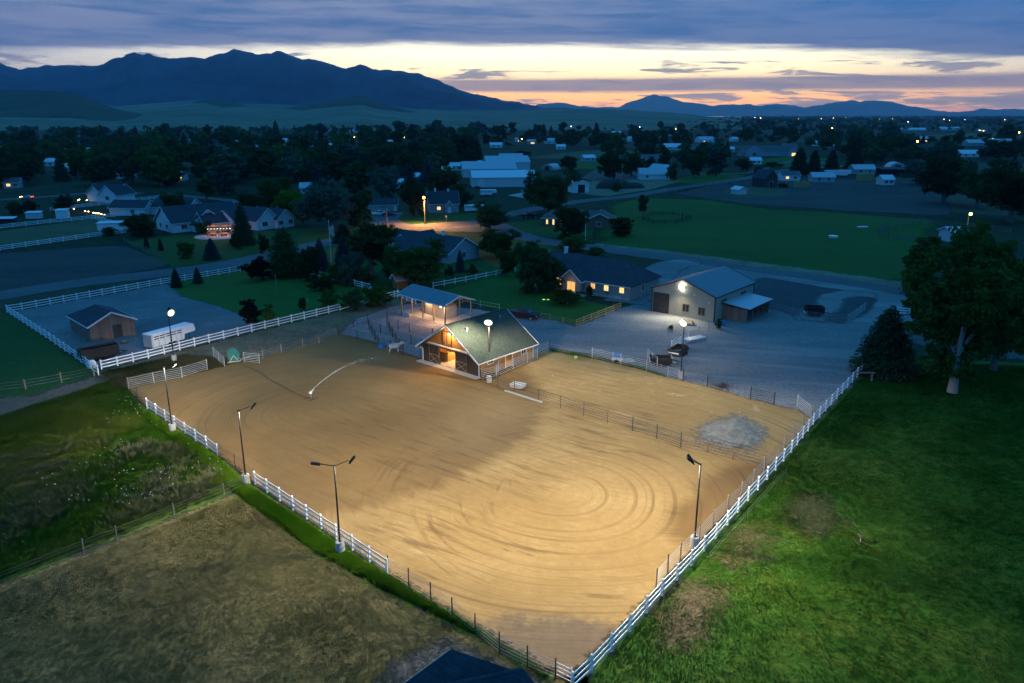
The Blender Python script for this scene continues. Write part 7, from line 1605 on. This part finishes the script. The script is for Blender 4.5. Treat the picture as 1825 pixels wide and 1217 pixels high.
# woods too far off to count
r_ = np.random.default_rng(99); Vs, Fs, Ts, off = [], [], [], 0
def clump_tree(x, y, h, w, nl=34):
    global off
    C = np.column_stack([r_.normal(size=6) * w * .22 + x, r_.normal(size=6) * w * .22 + y, r_.uniform(.35, .8, 6) * h]); V, F, t_ = leaf_cloud(C, np.full(6, w * .30), nl, w * .16, r_)
    V[:, 2] = np.maximum(V[:, 2], 0); Vs.append(V); Fs.append(F + off); Ts.append(t_); off += len(V)
for (y0, y1, n_, xa, xb) in ((209, 213, 500, 1290, 1870), (213, 222, 430, 1260, 1870), (213, 224, 300, 880, 1330), (222, 236, 240, 1180, 1870), (232, 240, 260, -60, 900), (205.5, 209, 320, 1330, 1870)):
    for k_ in range(n_):
        x = r_.uniform(xa, xb); y = y0 + (y1 - y0) * r_.random(); g = G(x, y)
        if math.sin(x * .05 + y * 1.7) + math.sin(x * .013 - y) < -.35: continue
        if x < 1000 and g[1] > 1680: continue
        h = r_.uniform(8, 14) * (1.0 if g[1] < 3000 else 1.3); clump_tree(g[0], g[1], h, h * r_.uniform(1.0, 2.2 if g[1] > 2500 else 1.2), 34 if g[1] < 2500 else 26)
for (lab, poly, cnt, hr_) in ZONES:
    P_ = np.array(poly, float); lo, hi = P_.min(0), P_.max(0)
    q = lo + (hi - lo) * r_.random((cnt * 9, 2)); q = q[sdist(q, P_) > 0]
    for (x, y) in q[:int(cnt * 2.2)]:
        if y > 300 or any(abs(x - fx) < fw * .55 and fy - 2 < y < fy + 14 for fx, fy, fw in FPS) or any(inpoly(x, y, k_) for k_ in KEEP): continue
        g = G(x, y); h = r_.uniform(5, 11); clump_tree(g[0], g[1], h, h * r_.uniform(.9, 1.4), 90)
o = shared('far_woods', fmesh('far_woods', np.concatenate(Vs), np.concatenate(Fs), LM['dark'], {'tone': np.concatenate(Ts)})); tag(o, 'dark far woods and hedgerows across the valley floor', kind='stuff')

# ------------------------------------------------------------------ grass, weeds and flowers as ground cover
def tufts(name, poly, n_, h0, h1, rad, blades, mat, seed, label, keepout=None, clump=0.0, wbl=.035):
    r_ = np.random.default_rng(seed); P_ = np.array(poly); lo, hi = P_.min(0), P_.max(0); pts = np.zeros((0, 2))
    while len(pts) < n_:
        q = lo + (hi - lo) * r_.random((n_ * 2, 2)); q = q[sdist(q, P_) > .15]
        if clump: q = q[fbm(q[:, 0] * clump, q[:, 1] * clump, seed, 3) > r_.uniform(.32, .62, len(q))]
        pts = np.concatenate([pts, q])
    pts = pts[:n_]; sz = fbm(pts[:, 0] * .22, pts[:, 1] * .22, seed + 5, 3); tn = np.clip((fbm(pts[:, 0] * .15, pts[:, 1] * .15, seed + 9, 4) - .3) * 2.2 + r_.normal(size=n_) * .15, 0, 1)
    m_ = n_ * blades; b = np.repeat(pts, blades, 0); a = r_.random(m_) * 6.283; d_ = np.sqrt(r_.random(m_)) * rad; H_ = np.repeat((h0 + (h1 - h0) * sz ** 1.5), blades) * r_.uniform(.6, 1.2, m_)
    p = np.column_stack([b[:, 0] + np.cos(a) * d_, b[:, 1] + np.sin(a) * d_, np.full(m_, .05)])
    a2 = a + r_.normal(size=m_) * .7; lean = H_ * r_.uniform(.15, .75, m_); tip = p + np.column_stack([np.cos(a2) * lean, np.sin(a2) * lean, H_]); s_ = np.column_stack([-np.sin(a2), np.cos(a2), np.zeros(m_)]) * (wbl * r_.uniform(.7, 1.4, m_))[:, None]
    V = np.stack([p - s_, p + s_, tip], 1).reshape(-1, 3); F = np.arange(m_ * 3).reshape(-1, 3)
    o = shared(name, fmesh(name, V, F, mat, {'tone': np.repeat(np.repeat(tn, blades), 3)})); tag(o, label, kind='stuff'); return o
GM = dict(weed=leaf_mat('weed_blades', (.042, .120, .006), (.17, .19, .026), .0, True), turf=leaf_mat('turf_blades', (.030, .090, .005), (.098, .135, .012), .0, True), lush=leaf_mat('lush_blades', (.040, .125, .004), (.12, .21, .012), .0, True), dry=leaf_mat('dry_blades', (.05, .072, .012), (.27, .20, .08), .0, True), seed=leaf_mat('seed_heads', (.13, .13, .06), (.26, .25, .12), .0, True))
tufts('weeds', GG([(-60, 780), (0, 742), (120, 704), (205, 676), (232, 700), (262, 735), (392, 820), (440, 866), (0, 1040), (-60, 1070)]), 22000, .18, .55, .34, 7, GM['weed'], 3, 'tall green weeds in the field left of the arena', wbl=.02)
tufts('seeding_grass', GG([(-40, 830), (60, 800), (200, 770), (330, 800), (400, 840), (360, 890), (200, 940), (0, 1000)]), 1700, .35, .7, .5, 12, GM['seed'], 4, 'pale seeding grass clumps in the weedy field', clump=.16, wbl=.04)
tufts('verge_grass', GG([(262, 734), (390, 820), (452, 872), (600, 968), (690, 1030), (900, 1152), (985, 1209), (975, 1212), (860, 1140), (690, 1056), (560, 985), (420, 880), (330, 800), (255, 745)]), 9000, .2, .5, .22, 6, GM['lush'], 5, 'lush bright grass along the outside of the arena fence')
tufts('dry_grass', GG([(-60, 1090), (0, 1052), (446, 874), (690, 1030), (985, 1215), (960, 1260), (-60, 1260)]), 36000, .05, .18, .30, 5, GM['dry'], 6, 'short dry mown grass in the foreground field', wbl=.017)
tufts('pasture_grass', GG([(1030, 1260), (1056, 1206), (1276, 964), (1450, 764), (1546, 660), (1640, 645), (1880, 655), (1880, 1260)]), 64000, .06, .26, .30, 5, GM['turf'], 7, 'grazed green grass of the right pasture', wbl=.017)
tufts('strip_weeds', GG([(180, 664), (330, 632), (420, 640), (400, 655), (232, 694), (200, 688)]), 2600, .2, .7, .3, 6, GM['dry'], 8, 'dry weeds in the strip below the shed yard fence')
tufts('fence_weeds', GG([(979, 628), (1055, 641), (1150, 662), (1190, 676), (1188, 670), (1152, 656), (1060, 636), (980, 621)]), 700, .1, .45, .25, 5, GM['lush'], 9, 'green weeds under the back paddock fence')
r_ = np.random.default_rng(12); pl = np.array(GG([(60, 760), (230, 710), (420, 850), (300, 910), (60, 900)])); q = pl.min(0) + (pl.max(0) - pl.min(0)) * r_.random((1400, 2)); q = q[sdist(q, pl) > 0]; q = q[fbm(q[:, 0] * .12, q[:, 1] * .12, 2, 3) > .52][:90]
b = MB()
for (x, y) in q:
    h = r_.uniform(.3, .5); b.dome((x, y, h), .05, .05, .03, 6, 2)
tag(b.build('wildflowers', plain('white_petals', (.75, .75, .68), .7, .1, 3)), 'white wildflowers dotted through the weedy field', kind='stuff')

# ------------------------------------------------------------------ the white horse
def horse(px, py, yaw):
    V = [(.0, 0, 1.12), (-.55, 0, 1.20), (-.78, 0, 1.16), (.42, 0, 1.16), (.70, 0, 1.28), (.95, 0, 1.46), (1.12, 0, 1.60), (1.30, 0, 1.50), (1.52, 0, 1.28),      # 0-8 trunk, neck, head
         (.50, .17, .98), (.52, .17, .58), (.50, .17, .30), (.52, .17, .05), (.50, -.17, .98), (.46, -.17, .58), (.44, -.17, .30), (.47, -.17, .05),
         (-.66, .18, 1.0), (-.52, .18, .72), (-.74, .18, .50), (-.70, .18, .22), (-.66, .18, .05), (-.66, -.18, 1.0), (-.58, -.18, .72), (-.82, -.18, .50), (-.78, -.18, .22), (-.74, -.18, .05), (1.58, 0, 1.17), (1.06, .07, 1.72), (1.06, -.07, 1.72)]
    Ed = [(0, 1), (1, 2), (0, 3), (3, 4), (4, 5), (5, 6), (6, 7), (7, 8), (8, 27), (6, 28), (6, 29), (3, 9), (9, 10), (10, 11), (11, 12), (3, 13), (13, 14), (14, 15), (15, 16), (1, 17), (17, 18), (18, 19), (19, 20), (20, 21), (1, 22), (22, 23), (23, 24), (24, 25), (25, 26)]
    Rr = [.37, .35, .22, .36, .27, .20, .155, .14, .095] + [.16, .085, .06, .07] * 2 + [.22, .14, .085, .06, .07] * 2 + [.07, .03, .03]
    me = bpy.data.meshes.new('body'); me.from_pydata(V, Ed, []); o = bpy.data.objects.new('body', me); link(o)
    sk = o.modifiers.new('skin', 'SKIN'); ss = o.modifiers.new('sub', 'SUBSURF'); ss.levels = ss.render_levels = 2
    for i, sv in enumerate(me.skin_vertices[0].data): sv.radius = (Rr[i], Rr[i]); sv.use_root = (i == 0)
    bpy.context.view_layer.update(); dg = bpy.context.evaluated_depsgraph_get(); m2 = bpy.data.meshes.new_from_object(o.evaluated_get(dg)); bpy.data.objects.remove(o)
    m_, n = newmat('white_coat'); x, y, z = n.xyz(n.objc()); f = n.noise(n.objc(), 2.2, 3); dk = n.mapr(z, .35, .15, 0, .75).op('MAXIMUM', n.mapr(x + (f - .5) * .3, 1.36, 1.5, 0, .9)).op('MAXIMUM', n.mapr(f, .64, .7, 0, .5))
    out(n, princ(n, n.mix(dk, (.44, .42, .38), (.10, .085, .07)), .7)); m2.materials.clear(); m2.materials.append(m_); m2.name = 'body'
    m2.polygons.foreach_set('use_smooth', [True] * len(m2.polygons))
    r = thing('horse', 'white horse with darker muzzle standing at the pen rail left of the barn', 'horse', (*G(px, py)[:2], .09), yaw); shared('body', m2, r)
    b = MB()
    for k_ in range(14): t = k_ / 13; b.poly([(.62 + t * .5, -.02, 1.45 + t * .33), (.66 + t * .5, .02, 1.47 + t * .33), (.58 + t * .52, .10, 1.25 + t * .33)])
    b.build('mane', M['wood_grey'], r); b = MB(); b.tube((-.95, 0, 1.22), (-1.08, 0, .95), .06, .09, 7); b.tube((-1.08, 0, .95), (-1.05, 0, .45), .09, .02, 7); b.build('tail', M['wood_grey'], r)
horse(704, 630, .15)

# ------------------------------------------------------------------ evening air
hz = MB(); hz.box(-20000, -120, -1.0, 20000, 18500, 1500)
m, n = newmat('haze'); pv_ = n.node('ShaderNodeVolumePrincipled'); pv_.inputs['Color'].default_value = (.42, .70, 1.0, 1); pv_.inputs['Density'].default_value = 5.2e-5; pv_.inputs['Anisotropy'].default_value = .55
out(n, pv_.outputs[0], 'Volume'); ho = hz.build('haze', m); ho['kind'] = 'stuff'
